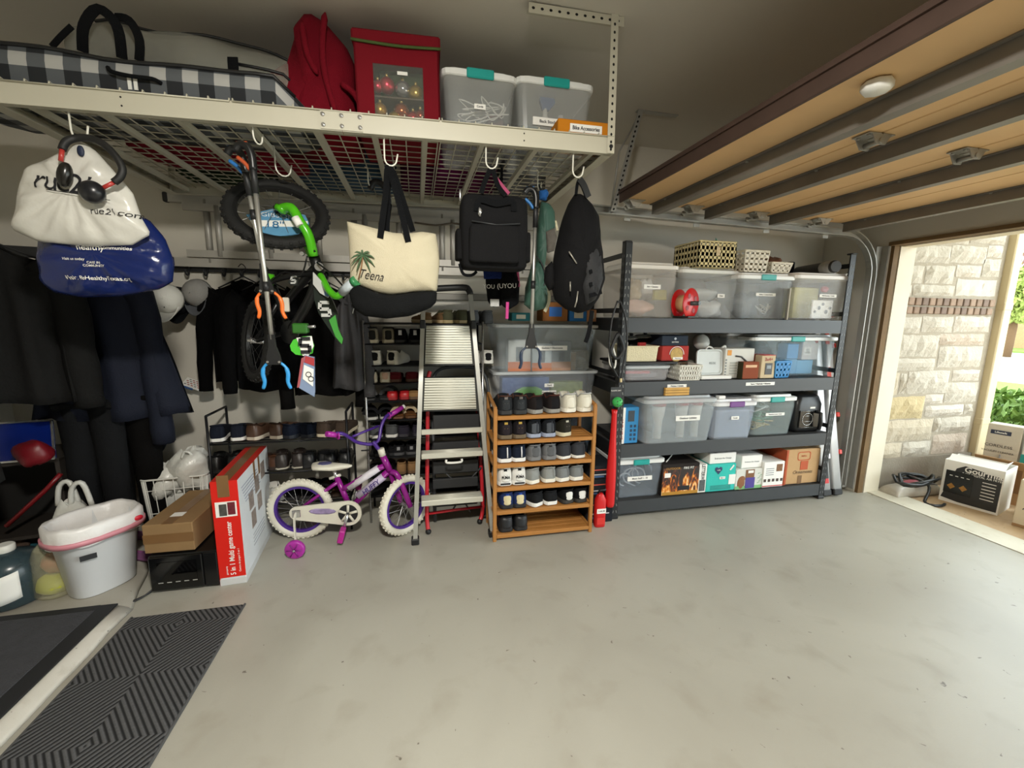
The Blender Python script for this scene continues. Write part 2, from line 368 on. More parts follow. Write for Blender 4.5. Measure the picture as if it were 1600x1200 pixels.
A_ = [(400, 180, 845, 350, 0), (850, 95, 1010, 180, 0), (1015, 75, 1340, 182, 0), (838, 190, 1165, 355, 0), (1170, 187, 1312, 302, 2), (1125, 308, 1288, 478, 0), (885, 362, 1115, 480, 2),
      (372, 362, 602, 530, 0), (610, 368, 875, 536, 0), (325, 540, 492, 648, 2), (500, 540, 875, 648, 0), (885, 490, 1250, 648, 5),
      (275, 825, 575, 980, 0), (580, 822, 862, 972, 0), (868, 820, 1195, 970, 2), (240, 985, 345, 1195, 2), (355, 988, 735, 1190, 0), (738, 980, 1145, 1085, 4), (725, 1090, 1120, 1285, 0)]
B_ = [(262, 112, 700, 232, 0), (195, 240, 375, 450, 1), (380, 245, 442, 435, 0), (450, 222, 822, 432, 0), (852, 212, 1100, 318, 2), (790, 325, 1082, 512, 0), (610, 430, 775, 525, 2),
      (192, 455, 600, 662, 3), (605, 530, 955, 632, 2), (960, 520, 1035, 615, 0), (255, 660, 675, 855, 1), (148, 675, 250, 870, 2), (680, 645, 742, 778, 0), (750, 635, 1015, 768, 0),
      (672, 785, 978, 962, 4), (118, 870, 400, 1015, 1), (405, 858, 655, 995, 0)]
def stone_mesh(w_, h_, seed, proud):
    g = random.Random(seed); nx = max(3, int(w_/.05)); nz = max(3, int(h_/.05)); V = []; Fc = []
    for j in range(nz+1):
        for i in range(nx+1):
            e = min(i, nx-i, j, nz-j); x = w_*(i/nx-.5); z = h_*(j/nz-.5)
            if e == 0: x += g.uniform(-.005, .005); z += g.uniform(-.005, .005)
            V.append((x, -(0 if e == 0 else proud*(.75 if e == 1 else 1)+g.uniform(-.011, .011)), z))
    W = nx+1
    for j in range(nz):
        for i in range(nx): Fc.append((j*W+i, j*W+i+1, (j+1)*W+i+1, (j+1)*W+i))
    m_ = MB(); m_.add(V, Fc, False); return m_
def from_zoom(lst, oy):
    for k, (a, b, c, d, t) in enumerate(lst):
        xm, ym = (a+c)/2, (b+d)/2; sl = .17*0
        P = lambda zx, zy: at(1340+zx/5.715, oy+zy/5.715, SY)
        xl = P(a, ym).x; xr = P(c, ym).x; zt = P(xm, b).z; zb = P(xm, d).z
        o = stone_mesh(xr-xl-.012, zt-zb-.010, k+oy, .006 if t == 5 else .026).obj('stone', STONES[t], sw); o.location = ((xl+xr)/2-4.45*0, SY-.0, (zt+zb)/2)
        o.location = ((xl+xr)/2, SY+.008, (zt+zb)/2)
from_zoom(A_, 350); from_zoom(B_, 540)
# (the wall mesh is in world coordinates, so the stones are too)
for k in range(10):
    o = stone_mesh(.36, .2, 900+k, .024).obj('stone', STONES[k % 3], sw); o.location = (4.08+.38*(k % 3), SY+.008, 2.36+.21*(k//3)) if k < 6 else (4.08+.38*(k % 3), SY+.008, 2.36)
BRK = [mat('#8a7565', .9, var=.3, scale=20, bump=.4), mat('#7a695f', .9, var=.3, scale=20, bump=.4), mat('#96806f', .9, var=.3, scale=20, bump=.4)]
for row, (zy0, zy1, xa, xb) in enumerate(((664, 730, 312, 1225), (745, 805, 296, 1198))):
    P0 = at(1340+xa/5.715, 350+(zy0+zy1)/2/5.715, SY); P1 = at(1340+xb/5.715, 350+(zy0+zy1)/2/5.715, SY)
    zt = at(1475, 350+zy0/5.715, SY).z; zb = at(1475, 350+zy1/5.715, SY).z; n = 15
    me = [None]*3
    for i in range(n):
        w_ = (P1.x-P0.x)/n; o = MB().box((0, 0, 0), (w_-.014, .03, zt-zb), .004).obj('brick', BRK[(i*7+row*3) % 3], sw)
        o.location = (P0.x+w_*(i+.5), SY+.004, (zt+zb)/2); o.rotation_euler = (0, rnd.uniform(-.03, .03), 0)
DSM = mat('#d2c3a0', .6, var=.06, scale=4)
ds = thing('downspout', 'cream rectangular downspout at the end of the stone wall', 'downspout', (5.09, SY-.01, 0))
bx('pipe', (0, 0, 1.46), (.10, .075, 2.5), DSM, ds, .008); bx('pipe_joint', (0, 0, 1.62), (.106, .081, .07), DSM, ds, .006); bx('pipe_joint', (0, 0, .58), (.106, .081, .06), DSM, ds, .006)
bx('outlet_elbow', (.0, -.05, .10), (.10, .19, .075), DSM, ds, .01, Euler((.35, 0, 0)).to_matrix()); bx('wall_strap', (0, .03, 1.2), (.16, .01, .03), DSM, ds)
struct(bx('added_shade_eave', (4.42, .3, 2.86), (1.24, 6.6, .10), CREAM), 'unseen cream eave added to shade the stone wall')  # unseen eave, added to cut the sky light on the stone wall

# lawn, street, planting
GRASS = mat('#6d8a35', .95, var=.35, scale=30, bump=.6, bscale=90)
struct(bx('lawn', (10.0, 6.0, -.10), (9.4, 6.0, .12), GRASS), 'green lawn beyond the downspout')
struct(bx('street', (22, 10, -.10), (14, 40, .12), mat('#cfcac0', .9, var=.06, scale=2)), 'pale street')
struct(bx('lawn_far', (40, 18, -.05), (22, 60, .14), GRASS), 'far green verge')
def leaves(name, c, rad, n, size, m_, parent, seed):
    g = random.Random(seed); mb = MB()
    for _ in range(n):
        while True:
            p = Vector((g.uniform(-1, 1), g.uniform(-1, 1), g.uniform(-1, 1)))
            if p.length < 1: break
        p = Vector((p.x*rad[0], p.y*rad[1], p.z*rad[2]))+Vector(c); q = Euler((g.uniform(0, 6), g.uniform(0, 6), g.uniform(0, 6))).to_matrix(); s = size*g.uniform(.6, 1.3)
        mb.add([p+q @ Vector(v) for v in ((-s, 0, 0), (0, -s*.4, s*.1), (s, 0, 0), (0, s*.4, s*.1))], [(0, 1, 2, 3)])
    return mb.obj(name, m_, parent, kind='stuff')
LEAF = mat('#5f7f2e', .6, var=.4, scale=8); LEAF2 = mat('#96a552', .6, var=.35, scale=3); LEAFR = mat('#9a7a68', .8, var=.4, scale=3)
sh = thing('shrub', 'leafy green shrub behind the vacuum boxes by the downspout', 'shrub', (5.75, 2.9, 0))
leaves('foliage', (0, 0, .42), (.5, .5, .42), 2600, .05, LEAF, sh, 5)
st = MB()
for k in range(7): st.tube([(0, 0, 0), (.12*math.cos(k), .12*math.sin(k), .25), (.28*math.cos(k), .28*math.sin(k), .62)], [.012, .01, .005], 5)
st.obj('stem', mat('#5a4630', .9), sh)
tr_ = thing('young_tree', 'slim leaning dark branch with loose leaves beyond the downspout', 'tree', (8.6, 3.6, 0))
t_ = MB(); t_.tube([(-.3, 0, 0), (.1, .1, .9), (.6, .2, 1.6), (1.0, .3, 2.4)], [.03, .028, .02, .012], 7); t_.tube([(.1, .1, .9), (.5, 0, 1.0), (1., 0, .85)], [.014, .01, .005], 6); t_.obj('trunk', mat('#4b4148', .9), tr_)
leaves('foliage', (.45, .15, 1.6), (.9, .8, .55), 420, .05, mat('#7b9455', .7, var=.4), tr_, 8)
for (px, Y, z, r, m_, lab, s) in ((1588, 19.5, 5.6, (2.6, 2.6, 4.2), LEAFR, 'tall reddish tree across the street', 11), (1597, 13.0, 2.6, (1.3, 1.3, 1.2), LEAF2, 'round yellow green shrub across the street', 12), (1660, 24, 3.6, (2.5, 2.2, 2.6), LEAF, 'full green tree far across the street', 13)):
    c = at(px, 420, Y); t2 = thing('street_tree', lab, 'tree', (c.x, Y, 0)); leaves('crown', (0, 0, z), r, 2600, .16, m_, t2, s)
    MB().tube([(0, 0, 0), (.1, 0, z*.5), (0, .1, z)], [.2, .16, .08], 8).obj('trunk', mat('#6a5238', .9), t2)
fence = struct(bx('fence_far', (33, 16, .9), (.1, 30, 1.8), mat('#a98a66', .9, var=.2)), 'brown timber fence across the street')
# ---- boxes by the door
DARKPRINT = mat('#2b2b2c', .5, var=.1)
CARD = card('#a98660'); CARDL = card('#bd9a70'); KRAFT = card('#8f7350'); TAPE = mat('#7c5c3a', .3, var=.1)
def carton(name, label, cat, loc, size, rz, m_, flaps=False, rot=None, group=None):
    t = thing(name, label, cat, loc, rz, group, rot); x, y, z = size
    if not flaps: bx('carton_body', (0, 0, z/2), size, m_, t, .004); return t
    b = MB(); th = .006
    for s in (-1, 1):
        b.box((s*(x/2-th/2), 0, z/2), (th, y, z)); b.box((0, s*(y/2-th/2), z/2), (x-2*th, th, z))
    b.box((0, 0, th/2), (x-2*th, y-2*th, th)); b.obj('carton_body', m_, t)
    return t
af = carton('air_fryer_box', 'white and black open air fryer box standing on the driveway', 'box', (4.415, 2.36, -.012), (.36, .30, .36), 0, PAPER, True)
fl = atz(1466, 779, -.01); fr = atz(1558, 805, -.01); dv = fr-fl; af.location = ((fl+fr)/2)+Vector((-dv.y, dv.x, 0)).normalized()*.15; af.rotation_euler.z = math.atan2(dv.y, dv.x)
af.location.z = -.015
wF = dv.length
af.scale = (wF/.36, 1, 1)
MB().prism([(-.17, .035), (-.06, .02), (.17, .02), (.172, .30), (-.05, .335), (-.10, .30)], -.1515, -.1505).obj('dark_print', DARKPRINT, af)
fy = MB(); fy.box((-.075, -.154, .18), (.17, .003, .19), .0); fy.obj('fryer_picture', mat('#141414', .25), af)
for x in (-.115, -.04): MB().lathe([(.026, -.001), (.026, .001)], 4, (x, -.157, .145), (0, 1, 0)).obj('food_picture', mat('#a87a3a', .7, var=.4, scale=60), af)
text('Gourmia', .062, PAPER, af, (.06, -.153, .305), bold=.02); text('8 QT DIGITAL AIR FRYER', .022, PAPER, af, (.06, -.153, .272), bold=.01)
for k in range(6): bx('text_line', (.105, -.153, .235-.027*k), (.08, .001, .006), PAPER, af)
for k in range(4): bx('panel_mark', (-.125+.035*k, -.1565, .235), (.018, .001, .005), PAPER, af)
MB().box((0, -.10, .365), (.34, .11, .004), 0, Euler((.55, 0, 0)).to_matrix()).obj('flap', PAPER, af)
MB().box((.12, .08, .33), (.005, .13, .12), 0, Euler((0, .5, 0)).to_matrix()).obj('flap', PAPER, af)
ob = carton('open_carton', 'open brown cardboard carton behind the air fryer box', 'box', (5.0, 2.40, -.015), (.56, .42, .30), math.atan2(dv.y, dv.x), CARD, True)
for s in (-1, 1): MB().box((0, s*.24, .33), (.48, .14, .005), 0, Euler((s*.8, 0, 0)).to_matrix()).obj('flap', CARD, ob)
bx('packing_tape', (0, -.2125, .2), (.06, .002, .2), TAPE, ob)
pc = carton('printed_carton', 'tan carton with small black printed pictures at the right edge', 'box', (4.56, 1.93, -.015), (.42, .38, .36), math.atan2(dv.y, dv.x), card('#d9cdb4'))
g = random.Random(2)
for i in range(4):
    for j in range(5):
        MB().tube(arc((-.15+.1*i+g.uniform(-.01, .01), -.1915, .08+.06*j), .014, 0, g.uniform(3, 6), 7), .0022, 4).obj('print_mark', INK, pc)
bx('base_edge', (0, -.191, .012), (.42, .003, .02), CARD, pc)
def vac(label, loc, size, rz, colr, words):
    t = carton('vacuum_box', label, 'box', loc, size, rz, colr)
    y = -size[1]/2-.0012; zt = size[2]
    bx('logo_plate', (-.02, y, zt-.07), (.12, .002, .035), mat('#2c3348', .5), t); text(words[0], .022, PAPER, t, (-.02, y-.002, zt-.07), bold=.02)
    for k, s in enumerate(words[1:]): text(s, .034 if k == 0 else .022, INK, t, (-.02, y, zt-.19-.05*k))
    return t
v1 = vac('narrow beige cordless vacuum box standing in the carton', (4.95, 2.53, -.005), (.20, .12, .62), math.atan2(dv.y, dv.x), card('#c9c2b4'), ['Lifestalk', 'CORDLESS', 'VACUUM CLEANER'])
vm = MB(); vm.tube([(.0, -.062, .05), (.0, -.062, .36)], .004, 6); vm.box((0, -.062, .30), (.03, .004, .06), .004); vm.obj('vacuum_picture', mat('#7f7f82', .5), v1)
v2 = vac('wide white cordless vacuum box with teal band in the carton', (5.04, 2.28, -.005), (.29, .16, .66), math.atan2(dv.y, dv.x), PAPER, ['Lifestalk', 'CORDLESS', 'VACUUM'])
bx('teal_band', (0, -.0815, .35), (.30, .002, .10), plastic('#2a9c98'), v2); text('QUICK', .04, PAPER, v2, (-.04, -.084, .372), bold=.03); text('& EASY', .036, PAPER, v2, (-.04, -.084, .33), bold=.03)
# fertiliser sack and black hose
fs = thing('garden_sack', 'flat printed plastic garden sack lying beside the stone wall', 'sack', (4.21, 2.68, -.013))
sk = MB(); nu, nv = 22, 12
def sack(u, v):
    x = (u-.5)*.54; y = (v-.5)*.17; e = max(0, 1-(2*abs(u-.5))**4)*max(0, 1-(2*abs(v-.5))**4)
    return (x, y, .012+.085*e**.5+.012*math.sin(9*u+3*v)*e)
sk.sheet(sack, nu, nv, .01); sk.obj('sack_body', mat('#b9b2a6', .35, var=.25, scale=9, bump=.5, bscale=14), fs)
def patch(u0, u1, v0, v1, m_, nm):
    MB().sheet(lambda u, v: tuple(Vector(sack(u0+(u1-u0)*u, v0+(v1-v0)*v))+Vector((0, 0, .003))), 8, 6, .002).obj(nm, m_, fs)
patch(.35, .95, .45, .95, mat('#c96a78', .4, var=.2), 'pink_print'); patch(.40, .88, .15, .40, mat('#4f4652', .4, var=.3), 'dark_print'); patch(.42, .8, .22, .33, PAPER, 'white_print')
hs = MB(); pts = []
c0 = Vector((4.12, 2.60, .14))
for k in range(46):
    a_ = k/46*3.3*2*PI; pts.append(c0+Vector((.17*math.cos(a_)+.05*math.sin(a_*.31), .085*math.sin(a_), .018*math.sin(a_*1.7)+.008*(k % 7)-.01)))
pts += [Vector(p) for p in ((4.22, 2.58, .12), (4.16, 2.52, .07), (4.08, 2.49, .012), (4.06, 2.44, .002), (4.14, 2.41, .0), (4.21, 2.43, .0))]
hs.tube(smoothpts(pts, 2), .011, 7); tag(hs.obj('garden_hose', plastic('#16191a', .4)), 'coiled black garden hose lying on the printed sack', 'hose')
# ================================================================ overhead rack
RKX, RKC, RKY, RKD, RKZ = .935, -.285, 2.02, 1.22, 2.255     # right end, middle splice, front, depth, underside
TILT = .0165
def rkz(x): return RKZ+.048+(x-RKX)*TILT                      # height of the deck surface at x
RACKW = mat('#bfbbaa', .45, var=.04, scale=5)
rk = thing('overhead_rack', 'cream steel overhead storage rack with wire deck hung from the ceiling', 'ceiling rack', (RKX, RKY, RKZ), rot=(0, -math.atan(TILT), 0))
LN = 2.44
for nm, y0, s in (('front_beam', 0, 1), ('back_beam', RKD, -1)):
    for k in range(2):
        xa, xb = -LN/2*k-.001, -LN/2*(k+1)+.001; b = MB()
        b.prism([(0, 0), (s*.03, 0), (s*.03, .004), (s*.004, .004), (s*.004, .074), (s*.022, .074), (s*.022, .078), (0, .078)], 0, 1)
        M_ = Matrix(((0, xb-xa, 0, xa), (1, 0, 0, y0), (0, 0, 1, 0), (0, 0, 0, 1)))
        b.v = [M_ @ p for p in b.v]; b.obj(nm, RACKW, rk)
for nm, x0, s in (('side_beam', 0, -1), ('side_beam', -LN, 1)):
    b = MB(); b.prism([(x0, 0), (x0+s*.05, 0), (x0+s*.05, .004), (x0+s*.004, .004), (x0+s*.004, .076), (x0, .076)], .004, RKD-.004); b.obj(nm, RACKW, rk)
for x in (-.08, -.36, -.62, -.88, -1.10, -1.34, -1.60, -1.86, -2.12, -2.34):
    b = MB(); b.prism([(x-.012, .020), (x+.012, .020), (x+.012, .042), (x-.012, .042)], .005, RKD-.005); b.obj('cross_support', RACKW, rk)
for k in range(3):                                             # wire deck in three panels
    xa, xb = -LN*k/3-.006, -LN*(k+1)/3+.006; wmb = MB(); r = .0031
    nx = 11; ny = 16
    for i in range(nx+1): x = xa+(xb-xa)*i/nx; wmb.tube([(x, -.006, .074), (x, -.004, .084), (x, .02, .080), (x, .03, .046), (x, RKD-.01, .046)], r, 5)
    for j in range(ny+1): y = .028+(RKD-.045)*j/ny; wmb.tube([(xa, y, .0505), (xb, y, .0505)], r, 5)
    wmb.tube([(xa, -.006, .074), (xb, -.006, .074)], .003, 5); wmb.obj('wire_deck', RACKW, rk, kind='stuff')
sp = bx('splice_plate', (-LN/2-.0, -.003, .038), (.165, .004, .070), RACKW, rk)
for i in (-1, 0, 1):
    for j in (-1, 1): MB().lathe([(.009, 0), (.008, .004), (.003, .006)], 10, (-LN/2+i*.072, -.005, .038+j*.020), (0, -1, 0)).obj('rivet', CHROME, sp)
for x in (-.44, -2.0):
    for z in (.025, .055): MB().lathe([(.0035, 0), (.003, .0015)], 8, (x, -.0005, z), (0, -1, 0)).obj('screw_hole', HOLE, rk)
for x0, y0, nm in ((-.018, -.006, 'upright'), (-LN+.018, -.006, 'upright'), (-.018, RKD+.006, 'upright'), (-LN+.018, RKD+.006, 'upright')):
    mb, hl = MB(), MB(); perforated(mb, hl, (x0, y0, .0), (x0, y0, ZC-RKZ+(0 if x0 > -1 else .04)), .036, .003, .033, (1, 0, 0), (0, -1 if y0 < 0 else 1, 0), .0055)
    u = mb.obj(nm, RACKW, rk); hl.obj('keyhole', HOLE, u, kind='stuff')
    MB().lathe([(.009, 0), (.009, .004)], 10, (x0, y0+(-.0015 if y0 < 0 else .0015), .03), (0, -1 if y0 < 0 else 1, 0)).obj('corner_bolt', BLACK, rk)
for y0 in (-.0, RKD):
    mb, hl = MB(), MB(); perforated(mb, hl, (-.42, y0, ZC-RKZ-.022), (.03, y0, ZC-RKZ-.022), .04, .003, .04, (0, 0, 1), (0, -1, 0), .006); u = mb.obj('ceiling_bracket', RACKW, rk); hl.obj('keyhole', HOLE, u, kind='stuff')
# ---- hooks
HK = mat('#e6e4d8', .35, var=.03)
def jhook(x, y, ztop, drop, label, rz=0., s=1.):
    t = thing('rack_hook', label, 'hook', (x, y, ztop), rz, 'white wire hooks on the overhead rack'); h = MB()
    p = [(.0, .0, .0), (0, 0, -drop*.6)]+[(.026*s-.026*s*math.cos(a), 0, -drop*.6-.03*s*math.sin(a)) for a in [PI*k/7 for k in range(1, 8)]]+[(.056*s, 0, -drop*.6+.02)]
    h.tube(p, .0036, 7); h.obj('wire', HK, t)
    MB().tube([(-.02, 0, .004), (0, 0, .004), (0, 0, 0)], .0036, 6).obj('top_bend', HK, t); return t
def hooky(px, py, Y=2.055): p = at(px, py, Y); return p
HKS = {}
for key, px, drop, lab in (('rue', 126, .11, 'white wire hook holding the white plastic bag'), ('tote', 608, .14, 'white wire hook holding the canvas tote'), ('bp', 766, .11, 'white wire hook holding the square black backpack'), ('bp2', 902, .13, 'white wire hook holding the slim black backpack')):
    X = at(px, 240, RKY+.04).x; HKS[key] = (X, RKY+.04, RKZ+(X-RKX)*TILT+.035); jhook(X-.02, RKY+.04, HKS[key][2], drop+.05, lab)
X = at(395, 205, RKY+.05).x; jhook(X, RKY+.05, RKZ+(X-RKX)*TILT+.035, .09, 'white wire hook holding the two reacher grabbers', 1.2)
HKB = at(432, 283, 2.37); jhook(HKB.x, 2.37, RKZ+(HKB.x-RKX)*TILT+.035, .14, 'white wire hook holding the green bike wheel', .5, 1.3)
X = at(575, 280, 2.6).x; jhook(X, 2.6, RKZ+(X-RKX)*TILT+.035, .10, 'white wire hook holding the black umbrella behind the tote', .9)
X = at(840, 285, 2.45).x; jhook(X, 2.45, RKZ+(X-RKX)*TILT+.035, .10, 'white wire hook holding the green chair bag', .9)
# ---- things on the rack
def plaid(s):
    M = bpy.data.materials.new('plaid'); M.use_nodes = True; N, L = M.node_tree.nodes, M.node_tree.links; b = N['Principled BSDF']
    tc = N.new('ShaderNodeTexCoord'); sx = N.new('ShaderNodeSeparateXYZ'); L.new(tc.outputs['Object'], sx.inputs[0])
    def sq(sock):
        m1 = N.new('ShaderNodeMath'); m1.operation = 'MULTIPLY'; m1.inputs[1].default_value = s; L.new(sock, m1.inputs[0])
        m2 = N.new('ShaderNodeMath'); m2.operation = 'FRACT'; L.new(m1.outputs[0], m2.inputs[0])
        m3 = N.new('ShaderNodeMath'); m3.operation = 'GREATER_THAN'; m3.inputs[1].default_value = .5; L.new(m2.outputs[0], m3.inputs[0]); return m3
    yz = N.new('ShaderNodeMath'); yz.operation = 'ADD'; L.new(sx.outputs[1], yz.inputs[0]); L.new(sx.outputs[2], yz.inputs[1])
    a, c = sq(sx.outputs[0]), sq(yz.outputs[0]); ad = N.new('ShaderNodeMath'); ad.operation = 'ADD'; L.new(a.outputs[0], ad.inputs[0]); L.new(c.outputs[0], ad.inputs[1])
    dv_ = N.new('ShaderNodeMath'); dv_.operation = 'DIVIDE'; dv_.inputs[1].default_value = 2; L.new(ad.outputs[0], dv_.inputs[0])
    r = N.new('ShaderNodeValToRGB'); r.color_ramp.interpolation = 'CONSTANT'; e = r.color_ramp.elements
    e[0].color = lin('#aeaeab')+(1,); e[1].position = .4; e[1].color = lin('#565a5e')+(1,); k = e.new(.8); k.color = lin('#1d2024')+(1,)
    L.new(dv_.outputs[0], r.inputs[0]); L.new(r.outputs[0], b.inputs['Base Color']); b.inputs['Roughness'].default_value = .85; return M
def softbox(x, y, z, rnd_=.18, sag=0., n=10, jit=.0, seed=1):
    """rounded soft box (fabric bag) centred in x,y, base z=0"""
    g = random.Random(seed); rings = []; k = 24
    prof = [(.80, 0), (.94, .01), (1, .06), (1, .25), (1.01, .5), (1, .75), (.985, .9), (.94, .97), (.80, 1)]
    ph = [g.uniform(0, 6) for _ in range(3)]
    for s, t in prof:
        r = []
        for j in range(k):
            a = 2*PI*j/k; c, q = math.cos(a), math.sin(a); p = rnd_
            cx = math.copysign(abs(c)**p, c); cy = math.copysign(abs(q)**p, q); w = 1+jit*math.sin(3*a+ph[0]+4*t)+jit*math.sin(5*a+ph[1]-5*t)
            zz = z*t-sag*t*(cx*cx)
            r.append((x/2*s*cx*w, y/2*s*cy*w, zz))
        rings.append(r)
    return MB().loft(rings)
PLAID = plaid(9.0)
pb = thing('plaid_bag', 'long black and white plaid storage bag on the overhead rack', 'bag', (-1.10, 2.285, rkz(-1.1)+.006), rot=(0, -math.atan(TILT)+.004, 0))
rings = []
for i in range(21):
    t = i/20; x = -.62+1.30*t; e = min(1, (1-t)*6+.12)*min(1, t*8+.35); h = .192*(1-.10*max(0, t-.3))*min(1, e+.25)+.008*math.sin(9*t); dpt = .205*min(1, e+.3)
    sec = [(-1, .0), (-1.03, .25), (-1.02, .62), (-.97, .86), (-.72, .97), (-.3, 1.02), (.3, 1.0), (.75, .95), (.98, .8), (1.02, .5), (1, .2), (.97, 0)]
    rings.append([(x, dpt*a, h*b+.004*math.sin(20*t+5*a)*b) for a, b in sec])
MB().loft(rings).obj('bag_body', PLAID, pb)
zp = MB(); zp.tube([Vector(r[3])+Vector((0, -.003, .0)) for r in rings[1:-1]], .0075, 6); zp.obj('piping', BLACK, pb)
zp = MB(); zp.tube([Vector(r[0])+Vector((0, -.004, .014)) for r in rings[1:-1]], .014, 6); zp.obj('bottom_trim', fabric('#15171a'), pb)
hd = MB(); hd.tube(smoothpts([(-.02, -.214, .12), (.0, -.23, .10), (.06, -.235, .09), (.13, -.23, .09), (.15, -.212, .085)]), .008, 6); hd.obj('handle', fabric('#101214'), pb)
for x in (.045, .065): bx('buckle', (x, -.216, .075), (.012, .004, .05), WHITE, pb)
# clear vinyl bag with black straps
vb = thing('vinyl_bag', 'large clear vinyl storage bag with black straps lying on the plaid bag', 'bag', (-.93, 2.40, rkz(-1)+.202), rot=(.12, .05, 0))
VIN = mat('#a5a69c', .18, var=.45, scale=6, bump=.8, bscale=9, alpha=.42)
rings = []
for i in range(17):
    t = i/16; x = -.40+.90*t; h = .20*(.75+.25*math.sin(PI*t)+.05*math.sin(17*t))*min(1, (1-t)*7+.2); d_ = .20*min(1, (1-t)*6+.25)
    sec = [(-1, 0), (-1.05, .4), (-.85, .8), (-.4, 1.0+.08*math.sin(12*t)), (.3, 1.02), (.85, .85), (1.04, .45), (1, 0)]
    rings.append([(x, d_*a+.015*math.sin(7*t+3*b), h*b) for a, b in sec])
MB().loft(rings).obj('vinyl_body', VIN, vb)
for idx in (3, 1): MB().tube([Vector(r[idx])+Vector((0, -.004, .004)) for r in rings[(1 if idx == 3 else 11):-1]], .006, 5).obj('black_binding', BLACK, vb)
MB().tube([Vector(p) for p in rings[15]], .007, 5, close=True).obj('black_binding', BLACK, vb)
def strap(pts, w_, m_, parent, nm='strap', th=.004, up=(0, -1, 0)):
    P = smoothpts(pts, 4); rg = []
    for i, p in enumerate(P):
        t = (P[min(i+1, len(P)-1)]-P[max(i-1, 0)]).normalized(); u = Vector(up); sd = t.cross(u)
        if sd.length < 1e-4: sd = t.orthogonal()
        sd.normalize(); nn = sd.cross(t).normalized()
        rg.append([p+sd*w_/2+nn*th/2, p-sd*w_/2+nn*th/2, p-sd*w_/2-nn*th/2, p+sd*w_/2-nn*th/2])
    return MB().loft(rg, smooth=False).obj(nm, m_, parent)
NYL = fabric('#101113')
strap([(-.32, -.235, .02), (-.29, -.26, .10), (-.24, -.25, .17), (-.18, -.26, .12), (-.19, -.235, .02)], .035, NYL, vb, up=(.2, -1, .2))
strap([(-.20, -.23, .16), (-.14, -.255, .15), (-.11, -.26, .09), (-.13, -.24, .02)], .03, NYL, vb, up=(.2, -1, .2))
strap([(.20, -.215, .10), (.205, -.23, .06), (.205, -.225, .0)], .04, NYL, vb); strap([(-.34, -.24, .10), (-.38, -.24, .06), (-.42, -.235, .02)], .02, NYL, vb)
# red tree bag standing behind
REDF = fabric('#72101f', .18); RED2 = fabric('#7c1428', .2)
def heap(pts_outline, y0, y1, n=9, wob=.012, seed=2):
    """soft bag: outline polygon in xz swept through depth, pinched at both ends"""
    g = random.Random(seed); P = [Vector((x, 0, z)) for x, z in pts_outline]; c = sum(P, Vector())/len(P); c.z = min(p.z for p in P)
    rings = []
    for i in range(n+1):
        t = i/n; s = (1-(2*t-1)**4)**.5*.55+.45; y = y0+(y1-y0)*t
        rings.append([c+(p-c)*s+Vector((wob*math.sin(j*2.3+t*5+seed), y+wob*math.sin(j*1.7+seed), 0)) for j, p in enumerate(P)])
    return MB().loft(rings)
q = lambda px, py, Y=2.32: (lambda v: (v.x, v.z))(at(px, py, Y))
rb = thing('red_tree_bag', 'upright red fabric tree bag with folds beside the ornament box', 'bag')
ol_ = [q(420, 178), (q(424, 118)), q(447, 100), q(462, 62), q(463, 38), q(474, 24), q(492, 24), q(508, 34), q(522, 52), q(545, 75), q(556, 110), q(560, 165), q(560, 190)]
base = rkz(-.4)+.006; ol_ = [(x, max(z, base)) for x, z in ol_]; ol_[0] = (ol_[0][0], base); ol_[-1] = (ol_[-1][0], base)
heap(ol_, 2.20, 2.62, 9, .010).obj('bag_body', REDF, rb)
for pts in ([(-.36, 2.215, 2.78), (-.375, 2.195, 2.65), (-.37, 2.19, 2.52), (-.33, 2.185, 2.36)], [(-.46, 2.22, 2.74), (-.44, 2.20, 2.6), (-.40, 2.19, 2.52)], [(-.31, 2.2, 2.5), (-.25, 2.2, 2.46), (-.2, 2.21, 2.36)]):
    MB().tube(smoothpts(pts), [.004]+[.014]*(len(smoothpts(pts))-2)+[.004], 6).obj('fold', REDF, rb)
# red ornament storage box with window
def P2(px, py, Y): return at(px, py, Y)
oxl, oxr = at(556, 120, 2.16).x, at(688, 120, 2.16).x; oz0 = rkz(0)+.004; oz1 = at(620, 62, 2.16).z
ow, oh = oxr-oxl, oz1-oz0
rd = card('#740e1c')
ob_ = thing('ornament_box', 'red fabric ornament box with clear window and green piping', 'box', ((oxl+oxr)/2, 2.16, oz0), rot=(0, -math.atan(TILT), -.03))
od = .38; b = MB(); wl, wr_, wb, wt = -ow*.29, ow*.30, oh*.0+.03, oh*.74
b.box((0, od-.004, oh/2), (ow, .008, oh)); b.box((-ow/2+.004, od/2, oh/2), (.008, od, oh)); b.box((ow/2-.004, od/2, oh/2), (.008, od, oh)); b.box((0, od/2, .004), (ow, od, .008))
b.box(((-ow/2+wl)/2, .004, oh/2), (wl+ow/2, .008, oh)); b.box(((ow/2+wr_)/2, .004, oh/2), (ow/2-wr_, .008, oh)); b.box(((wl+wr_)/2, .004, (wt+oh)/2), (wr_-wl, .008, oh-wt)); b.box(((wl+wr_)/2, .004, wb/2), (wr_-wl, .008, wb)); b.obj('box_body', rd, ob_)
bx('lid', (0, od/2, oh+.002), (ow+.016, od+.016, .055), rd, ob_, .008)
MB().tube(smoothpts([(-ow/2-.008, -.010, oh-.022), (-.05, -.012, oh-.030), (.05, -.014, oh-.032), (ow/2+.008, -.010, oh-.024)]), .006, 6).obj('piping', fabric('#4d5f36'), ob_)
bx('window_film', ((wl+wr_)/2, .002, (wb+wt)/2), (wr_-wl, .002, wt-wb), mat('#c8ccc4', .12, var=.02, alpha=.08), ob_)
